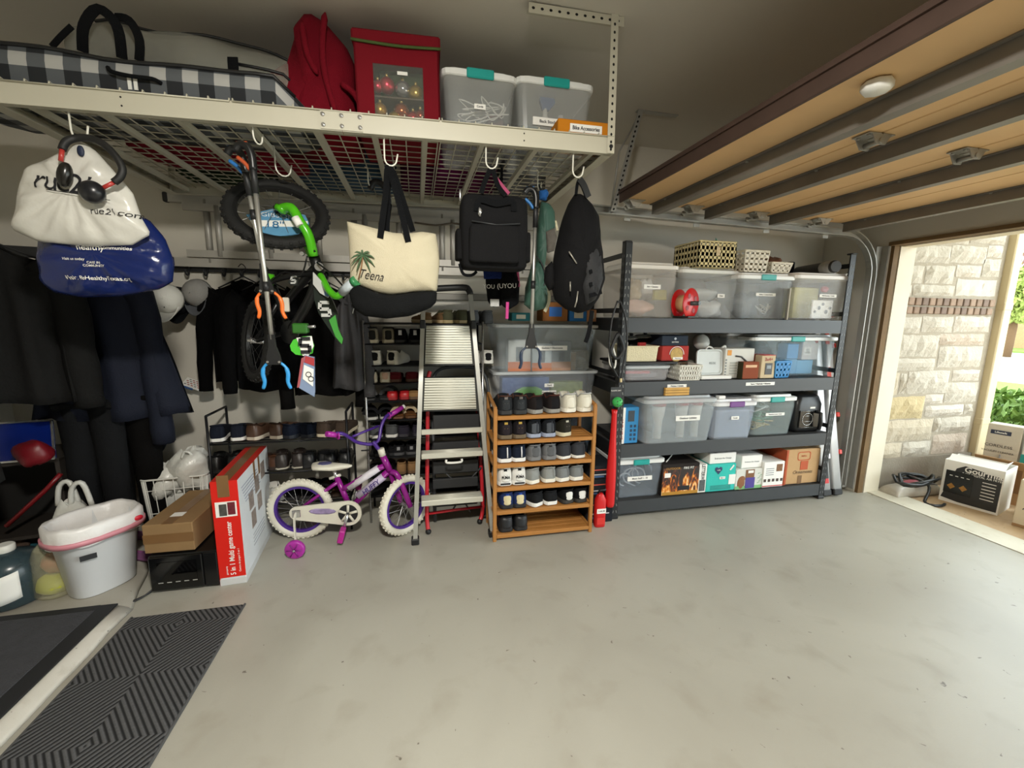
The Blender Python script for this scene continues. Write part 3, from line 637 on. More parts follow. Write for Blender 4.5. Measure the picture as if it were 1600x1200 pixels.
bx('tray', ((wl+wr_)/2, od/2, oh*.42), (ow-.02, od-.03, .006), card('#5b5147'), ob_)
bx('label_plate', (.02, -.001, oh*.66), (.045, .002, .014), PAPER, ob_)
bx('green_flap', ((wl+wr_)/2+.02, .10, oh*.64), (wr_-wl, .004, .12), card('#39472f'), ob_)
oc = [('#c8384c', .3), ('#c8384c', .3), ('#a9a9ae', .12), ('#b69a4c', .25), ('#b58a3c', .3), ('#a6542c', .2), ('#c33a2c', .2), ('#ba2230', .15), ('#b79a48', .25), ('#9c3a2a', .2)]
on = ['pink red bauble at the left of the top tray', 'large rose red bauble on the top tray', 'silver bauble on the top tray', 'gold glitter bauble at the right of the top tray', 'gold bauble at lower left of the window', 'copper bauble in the middle of the lower tray', 'orange red bauble lying behind on the lower tray', 'shiny red bauble at lower right of the window', 'gold bauble at the bottom of the window', 'dark red bauble at the right edge of the lower tray']
for i, (ux, uz, r_) in enumerate(((-.26, .55, .026), (-.15, .57, .036), (.04, .55, .036), (.20, .52, .036), (-.24, .30, .032), (.02, .31, .036), (.06, .22, .03), (.16, .25, .030), (-.06, .22, .034), (.25, .28, .030))):
    bt = thing('bauble', on[i], 'ornament', ((oxl+oxr)/2+ux*ow, 2.16+.05+(.05 if i == 6 else 0), oz0+max(uz*oh, r_+.012)), group='baubles in the ornament box')
    MB().lathe([(r_*math.sin(PI*k/12)+1e-4, -r_*math.cos(PI*k/12)) for k in range(13)], 16).obj('ball', mat(oc[i][0], oc[i][1], metal=.75, var=.1), bt)
    MB().lathe([(.007, 0), (.007, .012), (.004, .014)], 8, (0, -.2*r_, r_*.94)).obj('cap', metal('#c9b070'), bt)
lf = MB()
for s in (-1, 1): lf.prism([(-.005, 0), (.03*s, .05), (.025*s+.012, .055), (.008, .005)], -.001, .001)
o = tag(lf.obj('ribbon_bow', PAPER), 'white folded ribbon inside the ornament box window', 'ribbon'); o.location = ((oxl+oxr)/2+.03, 2.185, oz0+.035)
# ---- totes
def rr(x, y, r, z, k=3, cx=0, cy=0):
    P = []
    for sx, sy, a0 in ((1, 1, 0), (-1, 1, PI/2), (-1, -1, PI), (1, -1, 1.5*PI)):
        for i in range(k+1):
            a = a0+PI/2*i/k; P.append((cx+sx*(x/2-r)+r*math.cos(a), cy+sy*(y/2-r)+r*math.sin(a), z))
    return P
def tote(label, loc, size, rz=0., latch=None, lid='#e4e6e4', tint='#cfd8dd', a=.24, taper=.86, group=None, text_=None, tsize=.014, lat_side=False, tilt=None, tz=.55, lidh=.035, name='storage_tote', plain_lid=True, ribs=True, tx=0.):
    """clear plastic tote: tapered body with rim, lid, latches; base at z=0, front at -y"""
    t = thing(name, label, 'storage tote', loc, rz, group, tilt); x, y, z = size; r = min(.04, x*.12); tp = taper
    zb = z-lidh; CL = clear(tint, a)
    R = [rr(x*tp-.01, y*tp-.01, r, .0), rr(x*tp, y*tp, r, .008), rr(x*(tp+(1-tp)*.75), y*(tp+(1-tp)*.75), r, zb*.80), rr(x*.965, y*.965, r, zb*.84), rr(x*.985, y*.985, r, zb-.004), rr(x*.955, y*.955, r, zb-.004), rr(x*(tp+(1-tp)*.75)-.014, y*(tp+(1-tp)*.75)-.014, r, zb*.80), rr(x*tp-.008, y*tp-.008, r*.9, .010)]
    MB().loft(R, True, False).obj('tote_body', CL, t)
    if plain_lid:
        LM = mat(lid, .35, var=.04) if lid != 'clear' else clear('#d3dade', .6)
        MB().loft([rr(x*.99, y*.99, r, zb-.012), rr(x+.006, y+.006, r, zb-.008), rr(x+.006, y+.006, r, zb+lidh*.4), rr(x*.97, y*.97, r, zb+lidh*.55), rr(x*.90, y*.88, r, zb+lidh*.6), rr(x*.88, y*.86, r, z)], True, False).obj('lid', LM, t)
    else:
        MB().loft([rr(x+.012, y+.012, r, zb-.006), rr(x+.014, y+.014, r, zb+.012), rr(x*.95, y*.95, r, zb+.014), rr(x*.95, y*.95, r, zb-.006)], False, False, True).obj('rim', clear('#d9dee0', .6), t)
    if latch:
        LT = plastic(latch, .35)
        for s in (-1, 1):
            c = (s*(x/2+.004), 0, zb+.003) if lat_side else (0, s*(y/2+.004), zb+.003); d = (.014, .13, .042) if lat_side else (min(.13, x*.36), .014, .042)
            bx('latch', c, d, LT, t, .005)
    if text_:
        f = tp+(1-tp)*tz*.8; yy = -y*f/2-.006; wdt = len(text_)*tsize*.56+.02
        lp = bx('label_plate', (tx, yy, zb*tz), (wdt, .002, tsize*1.9), PAPER, t); text(text_, tsize, INK, lp, (tx, yy-.0016, zb*tz), bold=.02)
    return t
def squiggle(n, box, r, seed, c=(0, 0, 0)):
    g = random.Random(seed); P = [Vector((g.uniform(-.5, .5)*box[0], g.uniform(-.5, .5)*box[1], g.uniform(-.5, .5)*box[2]))+Vector(c) for _ in range(n)]
    return MB().tube(smoothpts(P, 5), r, 5)
tY = 2.15
def place_tote(pxl, pxr, pyt, Y, zb, depth, **k):
    a, b = at(pxl, pyt, Y), at(pxr, pyt, Y); return dict(loc=((a.x+b.x)/2, Y+depth/2, zb), size=(b.x-a.x, depth, at((pxl+pxr)/2, pyt, Y).z-zb))
k1 = place_tote(690, 809, 104, tY, rkz(.33)+.004, .46); t1 = tote('clear tote of white cords with teal latch beside the ornament box', latch='#1d9c96', text_='Cords', tsize=.012, tint='#b8bcbc', **k1)
o = tag(squiggle(26, (.26, .05, .12), .0035, 4).obj('pale_cable', WHITE), 'tangled white cord inside the tote beside the ornament box', 'cord'); o.location = (k1['loc'][0]+.02, tY+.075, k1['loc'][2]+.17)
o = tag(squiggle(18, (.24, .14, .09), .006, 9).obj('dark_cable', BLACK), 'tangled black cable low inside the tote beside the ornament box', 'cord'); o.location = (k1['loc'][0], tY+.17, k1['loc'][2]+.07)
bb = carton('brown_packet', 'dull reddish packet at the right inside the cord tote', 'packet', (k1['loc'][0]+.09, tY+.13, k1['loc'][2]+.014), (.08, .05, .16), .1, card('#6d4b42'))
k2 = place_tote(808, 930, 118, tY, rkz(.7)+.004, .46); t2 = tote('clear tote with teal latch and cleaning supplies behind the orange box', latch='#1d9c96', text_='Back Stock Cleaning', tsize=.019, tint='#c2c6c6', tz=.42, tx=.0, **k2)
sbm = MB(); sbm.lathe([(.03, 0), (.034, .02), (.034, .12), (.022, .16), (.012, .18), (.012, .21)], 12); o = thing('spray_bottle', 'white spray bottle with blue trigger inside the cleaning tote', 'bottle', (k2['loc'][0]-.02, tY+.12, k2['loc'][2]+.014)); sbm.obj('bottle_body', WHITE, o)
tm = MB(); tm.prism([(-.015, .205), (.02, .205), (.05, .24), (.045, .262), (-.03, .262), (-.03, .245)], -.01, .01); tm.obj('trigger', plastic('#2c5590'), o)
for i, (dx, h_, cl, nm) in enumerate(((.08, .19, '#d6d8d6', 'tall white jug'), (-.11, .10, '#3c4046', 'low dark canister'), (.04, .09, '#46494c', 'short grey canister'))):
    jg = thing('cleaner_bottle', nm+' inside the cleaning tote', 'bottle', (k2['loc'][0]+dx, tY+.17+.03*i, k2['loc'][2]+.014)); MB().loft([rr(.08, .05, .015, 0), rr(.085, .055, .015, h_*.7), rr(.05, .03, .012, h_*.9), rr(.04, .025, .01, h_)], True).obj('bottle_body', plastic(cl), jg)
    MB().lathe([(.014, h_), (.014, h_+.02)], 10).obj('cap', plastic('#dddddd'), jg)
ORC = card('#c27a1c')
pL = at(866, 205, 2.05); bxz = rkz(.85)+.006; a, b = at(876, 190, 2.055), at(953, 192, 2.055)
ba = carton('labelled_orange_box', 'flat orange cardboard box labelled for bike parts at rack corner', 'box', ((a.x+b.x)/2-.005, 2.055+.085, bxz), (b.x-a.x+.01, .17, .095), -.02, ORC)
bx('front_crease', (0, -.0865, .012), (b.x-a.x, .003, .018), card('#d4964a'), ba); lp = bx('label_plate', (.01, -.0862, .058), (.16, .002, .036), PAPER, ba); text('Bike Accessories', .0235, INK, lp, (.01, -.0875, .058), squash=.85, bold=.025)
# ---- things seen through the wire deck from below
def bagbox(name, label, x, y, d, m_, rz=0, extra=None):
    t = thing(name, label, 'bag', (x, y, rkz(x)+.006), rz); softbox(d[0], d[1], d[2], .35, 0, jit=.015, seed=int(abs(x*100))).obj('bag_body', m_, t); MB().tube([(-d[0]*.3, 0, d[2]*.98), (-d[0]*.2, 0, d[2]+.04), (d[0]*.2, 0, d[2]+.04), (d[0]*.3, 0, d[2]*.98)], .012, 6).obj('handle', m_, t); return t
bagbox('red_garland_bag', 'dark red bag lying behind the plaid bag on the wire deck', -.98, 2.72, (.80, .36, .22), RED2)
bagbox('green_garland_bag', 'dark green bundle on the wire deck between red bags', -1.10, 3.07, (.5, .26, .16), fabric('#22321f'))
bagbox('blue_patterned_bag', 'blue and teal patterned bag near the back of the wire deck', -.42, 3.05, (.62, .30, .20), mat('#2c4a63', .7, var=.8, scale=9))
bagbox('purple_bag', 'dark purple bag at the back of the wire deck behind the totes', .22, 2.95, (.60, .44, .24), fabric('#4e1238'))
bagbox('grey_bag', 'grey bag at the back right of the wire deck', .70, 2.98, (.30, .40, .20), fabric('#75777a'))
# ================================================================ black steel shelving
BR0, BR1, BRY, BRD, BRH = 1.375, 3.30, 2.71, .60, 1.985
SBL = mat('#26282a', .45, metal=.2, var=.15, scale=8); SBEAM = mat('#3c3f42', .45, metal=.2, var=.08, scale=5)
SHZ = (1.480, 1.030, .572, .135)
sr = thing('steel_shelving', 'black steel four tier shelving unit against the back wall', 'shelving', (BR0, BRY, 0)); BW = BR1-BR0
def slots(mb, x, y, face, n=36, w_=.006, h_=.02):
    for i in range(n):
        z = .05+i*(BRH-.1)/n
        for s in (-1, 1):
            if face == 'y': mb.add([(x+s*.012-w_/2+s*.002, y, z), (x+s*.012+w_/2+s*.002, y, z), (x+s*.012+w_/2-s*.002, y, z+h_), (x+s*.012-w_/2-s*.002, y, z+h_)], [(0, 1, 2, 3)])
            else: mb.add([(x, y+s*.012-w_/2, z), (x, y+s*.012+w_/2, z), (x, y+s*.012+w_/2, z+h_), (x, y+s*.012-w_/2, z+h_)], [(0, 1, 2, 3)])
SLOTM = mat('#6d6f70', .7, var=0)
for x, sx in ((0, 1), (BW, -1)):
    for y, sy in ((0, 1), (BRD, -1)):
        p = MB(); p.box((x+sx*.025, y+sy*.0015, BRH/2), (.05, .003, BRH)); p.box((x+sx*.0015, y+sy*.025, BRH/2), (.003, .05, BRH)); u = p.obj('post', SBL, sr)
        if sy > 0:
            h = MB(); slots(h, x+sx*.025, -.0008, 'y'); slots(h, x-sx*.0008, .025, 'x')
            if sx < 0: slots(h, x-.0045, .025, 'x')
            h.obj('slot', SLOTM if sx < 0 else mat('#7d7e7c', .7, var=0), u, kind='stuff')
        bx('post_foot', (x+sx*.025, y+sy*.025, .012), (.06, .06, .022), BLACK, sr, .004); bx('post_cap', (x+sx*.02, y+sy*.02, BRH), (.05, .05, .012), BLACK, sr, .004)
    for z in (.25, .62, 1.08, 1.53, 1.90): bx('side_tie', (x+sx*.004, BRD/2, z), (.004, BRD-.01, .035), SBL, sr)
for z in SHZ:
    for y, s, nm in ((.006, 1, 'front_beam'), (BRD-.006, -1, 'back_beam')):
        b = MB(); b.prism([(y-.004*s, z-.1), (y+.03*s, z-.1), (y+.03*s, z-.094), (y+.002*s, z-.094), (y+.002*s, z-.002), (y-.004*s, z)], 0, 1)
        b.v = [Vector((.004+(BW-.008)*p.y, p.x, p.z)) for p in b.v]; b.obj(nm, SBEAM, sr)
    for x in (.006, BW-.006): bx('end_beam', (x, BRD/2, z-.05), (.004, BRD-.02, .09), SBL, sr)
    bx('shelf_deck', (BW/2, BRD/2, z-.012), (BW-.02, BRD-.02, .016), mat('#3a3b3c', .6, var=.1), sr)
for px, z_, s in ((1058, SHZ[1], 'Kitchen + Drinks'), (1188, SHZ[1], 'Tapes + Thermals + Batteries')):
    X = at(px, 602, BRY).x-BR0; lp = bx('label_plate', (X, .0012, z_-.035), (len(s)*.0085+.02, .002, .024), PAPER, sr); text(s, .015, INK, lp, (X, -.0008, z_-.035), bold=.02)
def slot(pxl, pxr, pyt, zb, Y=2.745, d=.4):
    a, b = at(pxl, pyt, Y), at(pxr, pyt, Y); return dict(loc=((a.x+b.x)/2, Y+d/2, zb+.002), size=(b.x-a.x, d, at((pxl+pxr)/2, pyt, Y).z-zb))
g = random.Random(21)
def wad(name, label, cat, loc, d, m_, seed, jit=.25):
    o = MB().blob((0, 0, d[2]/2), (d[0]/2, d[1]/2, d[2]/2), 18, 10, jit, seed).obj(name, m_); o.location = loc; return tag(o, label, cat)
# --- top shelf
z = SHZ[0]
k = slot(979, 1064, 410, z, 2.735, .42); T = tote('clear tote of party supplies at the left end of the top shelf', lid='#d8d4cc', text_='Art + Sewing', tint='#d9d2c8', a=.16, tz=.62, taper=.92, tsize=.016, **k); cx, cy, _ = k['loc']
wad('pink_fabric', 'crumpled pale pink fabric in the leftmost top shelf tote', 'fabric', (cx-.05, cy-.08, z+.016), (.24, .18, .11), fabric('#c9a79a', .4), 3)
wad('patterned_bag', 'bunched patterned bag in the leftmost top shelf tote', 'bag', (cx-.09, cy-.08, z+.135), (.15, .16, .14), mat('#9c8a6a', .6, var=.7, scale=25), 5)
c_ = carton('craft_packet', 'green and yellow craft packet in the leftmost top shelf tote', 'packet', (cx+.10, cy-.14, z+.13), (.10, .03, .07), 0, mat('#a8a24e', .6, var=.5, scale=30))
wad('white_bag', 'white plastic bag in the leftmost top shelf tote', 'bag', (cx+.07, cy+.03, z+.135), (.14, .14, .15), mat('#c7c5c0', .4, var=.2, bump=.6, bscale=20), 8)
k = slot(1064, 1160, 418, z, 2.83, .40); T = tote('clear tote of white cables under the wicker basket', lid='#d9d8d2', text_='Clear', tsize=.015, tint='#d5d6d4', a=.16, taper=.92, tz=.5, tx=.10, **k); cx, cy, _ = k['loc']
wad('white_cables', 'bundle of white cables low in the tote under the wicker basket', 'cables', (cx+.07, cy-.07, z+.016), (.26, .2, .12), mat('#d3d5d2', .5, var=.25, bump=.9, bscale=40), 11)
wad('foam_wrap', 'folded white foam wrap in the tote under the wicker basket', 'wrap', (cx+.03, cy, z+.14), (.34, .24, .10), mat('#c9cac6', .6, var=.15), 12, .1)
k = slot(1156, 1246, 427, z, 2.755, .42); T = tote('clear tote with teal latch in the middle of the top shelf', latch='#1d9c96', text_='Dishes + Cutting Boards', tsize=.012, tint='#c8ced2', a=.18, tz=.6, **k); cx, cy, _ = k['loc']
o = tag(squiggle(14, (.16, .05, .10), .004, 6).obj('pale_cable', WHITE), 'loop of white cord in the teal latched top shelf tote', 'cord'); o.location = (cx+.06, cy-.13, z+.075)
wad('grey_bag', 'grey plastic bag in the teal latched top shelf tote', 'bag', (cx-.02, cy, z+.016), (.24, .2, .19), mat('#8f979c', .4, var=.3, bump=.6, bscale=18), 17)
k = slot(1245, 1338, 427, z, 2.735, .42); T = tote('open topped clear tote of papers at the right end of the top shelf', lid='#dcd9d4', text_='Wall Mounting + Hooks', tsize=.012, tint='#dbdde0', a=.16, tz=.58, tx=.05, taper=.84, **k); cx, cy, _ = k['loc']
c_ = carton('white_leaflet', 'white leaflet with grey pictures in the rightmost top shelf tote', 'leaflet', (cx+.05, cy-.158, z+.016), (.20, .012, .14), 0, PAPER)
for i in range(5): MB().lathe([(.012+.004*(i % 2), -.001), (.012, .001)], 10, (-.07+.035*i, -.0075, .05+.03*(i % 3)), (0, 1, 0)).obj('printed_picture', mat('#8a8f94', .7), c_)
carton('yellow_pad', 'yellow and grey packet stack in the rightmost top shelf tote', 'packet', (cx-.02, cy-.02, z+.016), (.26, .10, .24), .1, mat('#c3bd83', .6, var=.4, scale=14))
wad('pink_packet', 'small pink object at the top of the rightmost top shelf tote', 'packet', (cx+.12, cy-.10, z+.22), (.06, .05, .05), plastic('#d0697a'), 19, .1)
pnl = at(1236, 440, 2.70); wb_ = thing('white_board', 'thin white panel with black clips leaning between the top shelf totes', 'panel', (pnl.x+.03, 2.735, z+.002), .9); bx('board', (0, 0, .115), (.13, .008, .23), mat('#d8d4c8', .6, var=.05), wb_)
for zz in (.07, .12): MB().tube(arc((-.02, -.006, zz), .012, .3, 3.2, 6), .003, 5).obj('clip', BLACK, wb_)
RED = plastic('#c5161c', .3)
rl = at(1074, 466, 2.74); cr = thing('cable_reel', 'red cable reel standing between two top shelf totes', 'reel', (rl.x-.02, 2.735, z+.107), rot=(0, 0, -1.12))
for y, r_ in ((-.045, .100), (.045, .104)):
    dsk = MB(); n_ = 24
    dsk.lathe([(.02, y-.003), (r_, y-.003), (r_+.002, y), (r_, y+.003), (.02, y+.003)], 28, axis=(1, 0, 0)); dsk.obj('disc', RED, cr)
MB().lathe([(.060, -.04), (.060, .04)], 20, axis=(1, 0, 0)).obj('drum', mat('#c9a77a', .6, var=.3), cr)
MB().tube([(-.05, 0, 0), (.11, 0, 0)], .016, 10).obj('axle', plastic('#3b3d3f'), cr)
for a_ in range(4): MB().lathe([(.018, .049), (.018, .0505)], 12, (0, .06*math.cos(a_*PI/2+.6), .06*math.sin(a_*PI/2+.6)), (1, 0, 0)).obj('disc_hole', mat('#8d1216', .5), cr)
bx('reel_foot', (0, 0, -.095), (.12, .10, .014), BLACK, cr, .003)
# wicker basket
WK = mat('#cbbd8e', .8, var=.35, scale=30, bump=.3)
def basket(name, label, loc, size, rz, m_, rows, cols, slot_w=.5, slot_h=.5, taper=1., cat='basket', rim=True, horizontal=True):
    """open basket with real slots in its four sides"""
    t = thing(name, label, cat, loc, rz); x, y, z_ = size; th = .004
    bx('basket_floor', (0, 0, .004), (x*taper-.01, y*taper-.01, .006), m_, t)
    for s, w_, rot_, off in ((0, x, 0, -y/2), (1, x, PI, -y/2), (2, y, PI/2, -x/2), (3, y, -PI/2, -x/2)):
        mb = MB(); nc = cols if s < 2 else max(2, int(cols*y/x)); dz_ = z_/rows; cw = w_/nc
        f = lambda u, v: Vector((u*(taper+(1-taper)*v/z_), 0, v))
        for r in range(rows+1): zc = r*dz_; hh = dz_*(1-slot_h)/2; mb.add([f(-w_/2, max(0, zc-hh)), f(w_/2, max(0, zc-hh)), f(w_/2, min(z_, zc+hh)), f(-w_/2, min(z_, zc+hh))]+[f(-w_/2, max(0, zc-hh))+Vector((0, th, 0)), f(w_/2, max(0, zc-hh))+Vector((0, th, 0)), f(w_/2, min(z_, zc+hh))+Vector((0, th, 0)), f(-w_/2, min(z_, zc+hh))+Vector((0, th, 0))], [(0, 1, 2, 3), (7, 6, 5, 4), (3, 2, 6, 7), (0, 4, 5, 1)])
        for c in range(nc+1):
            xc = -w_/2+c*cw; ww = cw*(1-slot_w)/2; a, b = max(-w_/2, xc-ww), min(w_/2, xc+ww)
            mb.add([f(a, 0), f(b, 0), f(b, z_), f(a, z_)]+[q_+Vector((0, th, 0)) for q_ in (f(a, 0), f(b, 0), f(b, z_), f(a, z_))], [(0, 1, 2, 3), (7, 6, 5, 4), (0, 3, 7, 4), (1, 5, 6, 2)])
        o = mb.obj('side_panel', m_, t); half = (y if s < 2 else x)/2
        o.matrix_local = Matrix.Rotation(rot_, 4, 'Z') @ Matrix.Translation((0, -half*taper, 0)) @ Matrix.Rotation(math.atan((1-taper)*half/z_), 4, 'X')
    if rim: MB().loft([rr(x+.004, y+.004, .01, z_-.006), rr(x+.008, y+.008, .012, z_), rr(x+.002, y+.002, .01, z_+.005), rr(x-.008, y-.008, .01, z_), rr(x-.006, y-.006, .01, z_-.006)], False, False, True).obj('rim', m_, t)
    return t
zt = at(1110, 418, 2.745).z
k = slot(1093, 1152, 378, zt+.004, 2.76, .3); wk = basket('wicker_basket', 'woven straw basket on top of a top shelf tote', k['loc'], k['size'], 0, WK, 4, 9, .34, .42)
bx('tag', (.0, -.157, .11), (.03, .003, .06), card('#c9b795'), wk); wad('basket_lining', 'dark stuffing inside the straw basket', 'stuffing', (k['loc'][0], k['loc'][1], k['loc'][2]+.012), (k['size'][0]*.85, .24, k['size'][2]*.8), fabric('#4e4a40'), 31, .08)
sp_ = MB().tube([(0, 0, 0), (.006, 0, .05), (-.004, 0, .075)], [.006, .008, .003], 6).obj('green_sprig', plastic('#5d8a7c')); sp_.location = (k['loc'][0]+.0, 2.79, k['loc'][2]+k['size'][2]*.75); tag(sp_, 'small green sprig sticking out of the straw basket', 'sprig')
WB = mat('#d3ccba', .5, var=.05)
zt = at(1200, 427, 2.755).z
k = slot(1165, 1204, 392, zt+.006, 2.77, .24); basket('white_slotted_basket', 'cream slotted plastic basket on the teal latched top shelf tote', k['loc'], k['size'], 0, WB, 4, 5, .6, .4, .9)
k = slot(1207, 1240, 408, zt+.006, 2.77, .24); basket('white_open_bin', 'small cream open bin of brown packets beside the slotted basket', k['loc'], (k['size'][0], .24, .075), 0, WB, 2, 4, .3, .3, .85)
wad('brown_packets', 'brown wrapped packets in the small cream bin', 'packets', (k['loc'][0], k['loc'][1], zt+.02), (.11, .18, .12), mat('#7a5545', .35, var=.6, scale=25, alpha=.9), 33, .2)
zt = at(1290, 427, 2.735).z
rw = thing('wrapped_roll', 'grey plastic wrapped black roll lying on the rightmost top shelf tote', 'roll', (at(1300, 415, 2.80).x, 2.93, zt+.052), rot=(PI/2, 0, -.25))
MB().lathe([(.03, -.24), (.046, -.235), (.048, .20), (.04, .22)], 16).obj('roll_core', mat('#2c2c2c', .5), rw); MB().lathe([(.02, .205), (.05, .2), (.052, .10), (.051, .09)], 14, jit := (0, 0, 0)).obj('plastic_wrap', mat('#b9bab8', .15, var=.3, bump=.8, bscale=30, alpha=.75), rw)
wp = MB().sheet(lambda u, v: ((u-.5)*.22, (v-.5)*.3, .010+.006*math.sin(9*u+5*v)), 10, 10, .006).obj('plastic_sleeve', mat('#c9c6c0', .2, var=.2, bump=.5, bscale=20)); wp.location = (at(1305, 420, 2.8).x+.03, 2.92, zt-.004); tag(wp, 'flat clear plastic sleeve under the wrapped roll', 'sleeve')
# --- second shelf
z = SHZ[1]
k = slot(976, 1050, 570, z, 2.735, .40); T = tote('shallow clear tote with pink strip at the left of the second shelf', lid='clear', tint='#c9c8cc', a=.28, taper=.94, lidh=.02, **k); cx, cy, _ = k['loc']; zt = z+k['size'][2]
carton('pink_strip', 'long pink packet inside the shallow second shelf tote', 'packet', (cx-.06, cy-.14, z+.05), (.2, .04, .02), 0, mat('#d3616b', .5)); carton('grey_packet', 'grey packet inside the shallow second shelf tote', 'packet', (cx-.02, cy-.05, z+.016), (.3, .12, .035), 0, card('#8a8a90'))
bk_ = bx('black_tray', (0, 0, 0), (.46, .34, .018), BLACK, None, .004); p_ = at(1010, 568, 2.735); bk_.location = (p_.x+.02, 2.90, zt+.012); tag(bk_, 'flat black tray lying on the shallow second shelf tote', 'tray')
zb = zt+.022
k = slot(979, 1030, 541, zb, 2.74, .28); T = thing('cream_bin', 'cream woven texture plastic bin at the left of the second shelf', 'bin', k['loc']); x_, y_, h_ = k['size']
b = MB(); b.loft([rr(x_*.94, y_*.94, .012, 0), rr(x_, y_, .012, h_), rr(x_-.01, y_-.01, .012, h_), rr(x_*.92, y_*.92, .012, .006)], True, False); b.obj('bin_body', mat('#d8cfae', .6, var=.12, scale=90, bump=.6, bscale=120), T); MB().loft([rr(x_+.008, y_+.008, .012, h_-.008), rr(x_+.01, y_+.01, .012, h_), rr(x_-.01, y_-.01, .012, h_), rr(x_-.01, y_-.01, .012, h_-.008)], False, False, True).obj('rim', mat('#d8cfae', .6, var=.05), T)
for i, (cl, dx) in enumerate((('#b23a3a', .05), ('#d7cdc2', -.07), ('#c04048', .12), ('#7c5a48', -.01))): carton('spice_packet', ['red packet', 'white packet', 'bright red packet', 'brown packet'][i]+' poking out of the cream bin', 'packet', (k['loc'][0]+dx, k['loc'][1]-.03+.04*i, zb+.012), (.055, .03, h_+.008), .1, card(cl))
for i, (px, r_) in enumerate(((990, .055), (1012, .085))):
    p_ = at(px, 532, 2.95); gl = thing('pot_lid', ['small glass pot lid', 'large glass pot lid'][i]+' at the back of the second shelf', 'lid', (p_.x, 2.99, zb+.15+.012*i)); MB().lathe([(r_, 0), (r_+.003, .004), (r_*.8, .018), (.012, .024)], 20).obj('glass', mat('#aab0ae', .12, var=.1, alpha=.6), gl); MB().lathe([(r_, -.002), (r_+.005, .002), (r_, .005)], 20).obj('steel_rim', CHROME, gl); MB().lathe([(.012, .022), (.016, .035), (.012, .042)], 10).obj('knob', BLACK, gl)
    MB().lathe([(r_*.8, -.15-.012*i), (r_, -.01)], 20, cap=True).obj('pot_body', mat('#1b1b1d', .4), gl)
k = slot(1035, 1077, 541, zb, 2.76, .20); T = carton('red_game_box', 'red box with gold framed picture on the second shelf', 'box', k['loc'], k['size'], 0, card('#a63a36')); x_, y_, h_ = k['size']
MB().lathe([(.05, -.001), (.05, .001)], 20, (0.01, -y_/2-.0015, h_*.42), (0, 1, 0)).obj('gold_print', mat('#b99a56', .6, var=.4, scale=50), T); MB().tube(arc((.01, -y_/2-.002, h_*.42), .058, 0, PI, 12), .003, 5).obj('white_arch', PAPER, T)
lp = bx('label_plate', (.02, -y_/2-.004, .018), (.08, .002, .018), PAPER, T); text('Macaroon', .012, INK, lp, (.02, -y_/2-.0055, .018))
zz = k['loc'][2]+h_; k = slot(1035, 1076, 525, zz, 2.76, .2); T = carton('dark_blue_box', 'dark blue box with white crest on the red box', 'box', k['loc'], k['size'], 0, card('#2c3440')); text('ZAYTIME', .014, PAPER, T, (0, -.1015, k['size'][2]*.35)); MB().lathe([(.010, -.001), (.010, .001)], 5, (0, -.1012, k['size'][2]*.7), (0, 1, 0)).obj('crest', mat('#b5bcc4', .5), T)
k = slot(1062, 1098, 572, z, 2.705, .2); basket('white_slotted_basket', 'white slotted basket with cut away side at the front of the second shelf', (k['loc'][0], 2.80, z+.003), k['size'], 0, mat('#dcdad0', .45, var=.04), 3, 9, .5, .55, .88)
k = slot(1090, 1130, 546, z+.03, 2.80, .05); T = thing('white_tray', 'white plastic tray with rounded corners standing on the second shelf', 'tray', (k['loc'][0], 2.80, z+.03), rot=(-.08, 0, 0)); x_, y_, h_ = k['size']
b = MB(); b.loft([[(p[0], 0, p[1]+h_/2) for p in rr(x_, h_, .03, 0)], [(p[0], -.012, p[1]+h_/2) for p in rr(x_, h_, .03, 0)], [(p[0], -.012, p[1]+h_/2) for p in rr(x_-.014, h_-.014, .026, 0)], [(p[0], -.004, p[1]+h_/2) for p in rr(x_-.03, h_-.03, .022, 0)]], True, False); b.obj('tray_body', mat('#c7cccb', .45, var=.05), T); text('RSTK', .026, mat('#7b8183', .6), T, (.03, -.006, h_*.45), rot=(PI/2, PI/2*0, 0))
wbx = carton('white_flat_box', 'flat white box lying under the white tray', 'box', (k['loc'][0]+.03, 2.84, z+.002), (.26, .2, .026), 0, PAPER)
k = slot(1134, 1180, 545, z, 2.78, .14); T = carton('white_duct_box', 'white printed box with orange label and grey hose picture', 'box', k['loc'], k['size'], 0, mat('#d0cfc8', .6, var=.05)); x_, y_, h_ = k['size']
bx('orange_label', (-x_*.36, -y_/2-.0015, h_*.86), (.035, .002, .04), mat('#d79236', .6), T); MB().tube([(-x_*.15, -y_/2-.002, h_*.75), (x_*.05, -y_/2-.002, h_*.72), (x_*.25, -y_/2-.002, h_*.55)], .007, 6).obj('nozzle_picture', mat('#4a4c4c', .5), T)
for i in range(5): bx('rib_picture', (-.0, -y_/2-.0015, h_*(.16+.09*i)), (x_*.62, .003, .010), mat('#aeb0aa', .5), T)
for i in range(6): bx('icon', (-x_*.45, -y_/2-.0015, h_*(.12+.1*i)), (.012, .002, .012), mat('#7d8486', .6), T)
fn = at(1092, 532, 2.90); T = thing('desk_fan', 'white round fan head lying behind the white tray', 'fan', (at(1096, 532, 2.95).x, 2.95, 1.30)); MB().lathe([(.005, -.03), (.05, -.028), (.068, 0), (.05, .03), (.005, .034)], 22, axis=(-.2, -1, .4)).obj('fan_cage', mat('#bdbdb6', .4), T)
MB().lathe([(.05, -.27), (.05, -.262), (.014, -.255), (.012, -.03)], 14).obj('fan_stand', mat('#bdbdb6', .4), T)
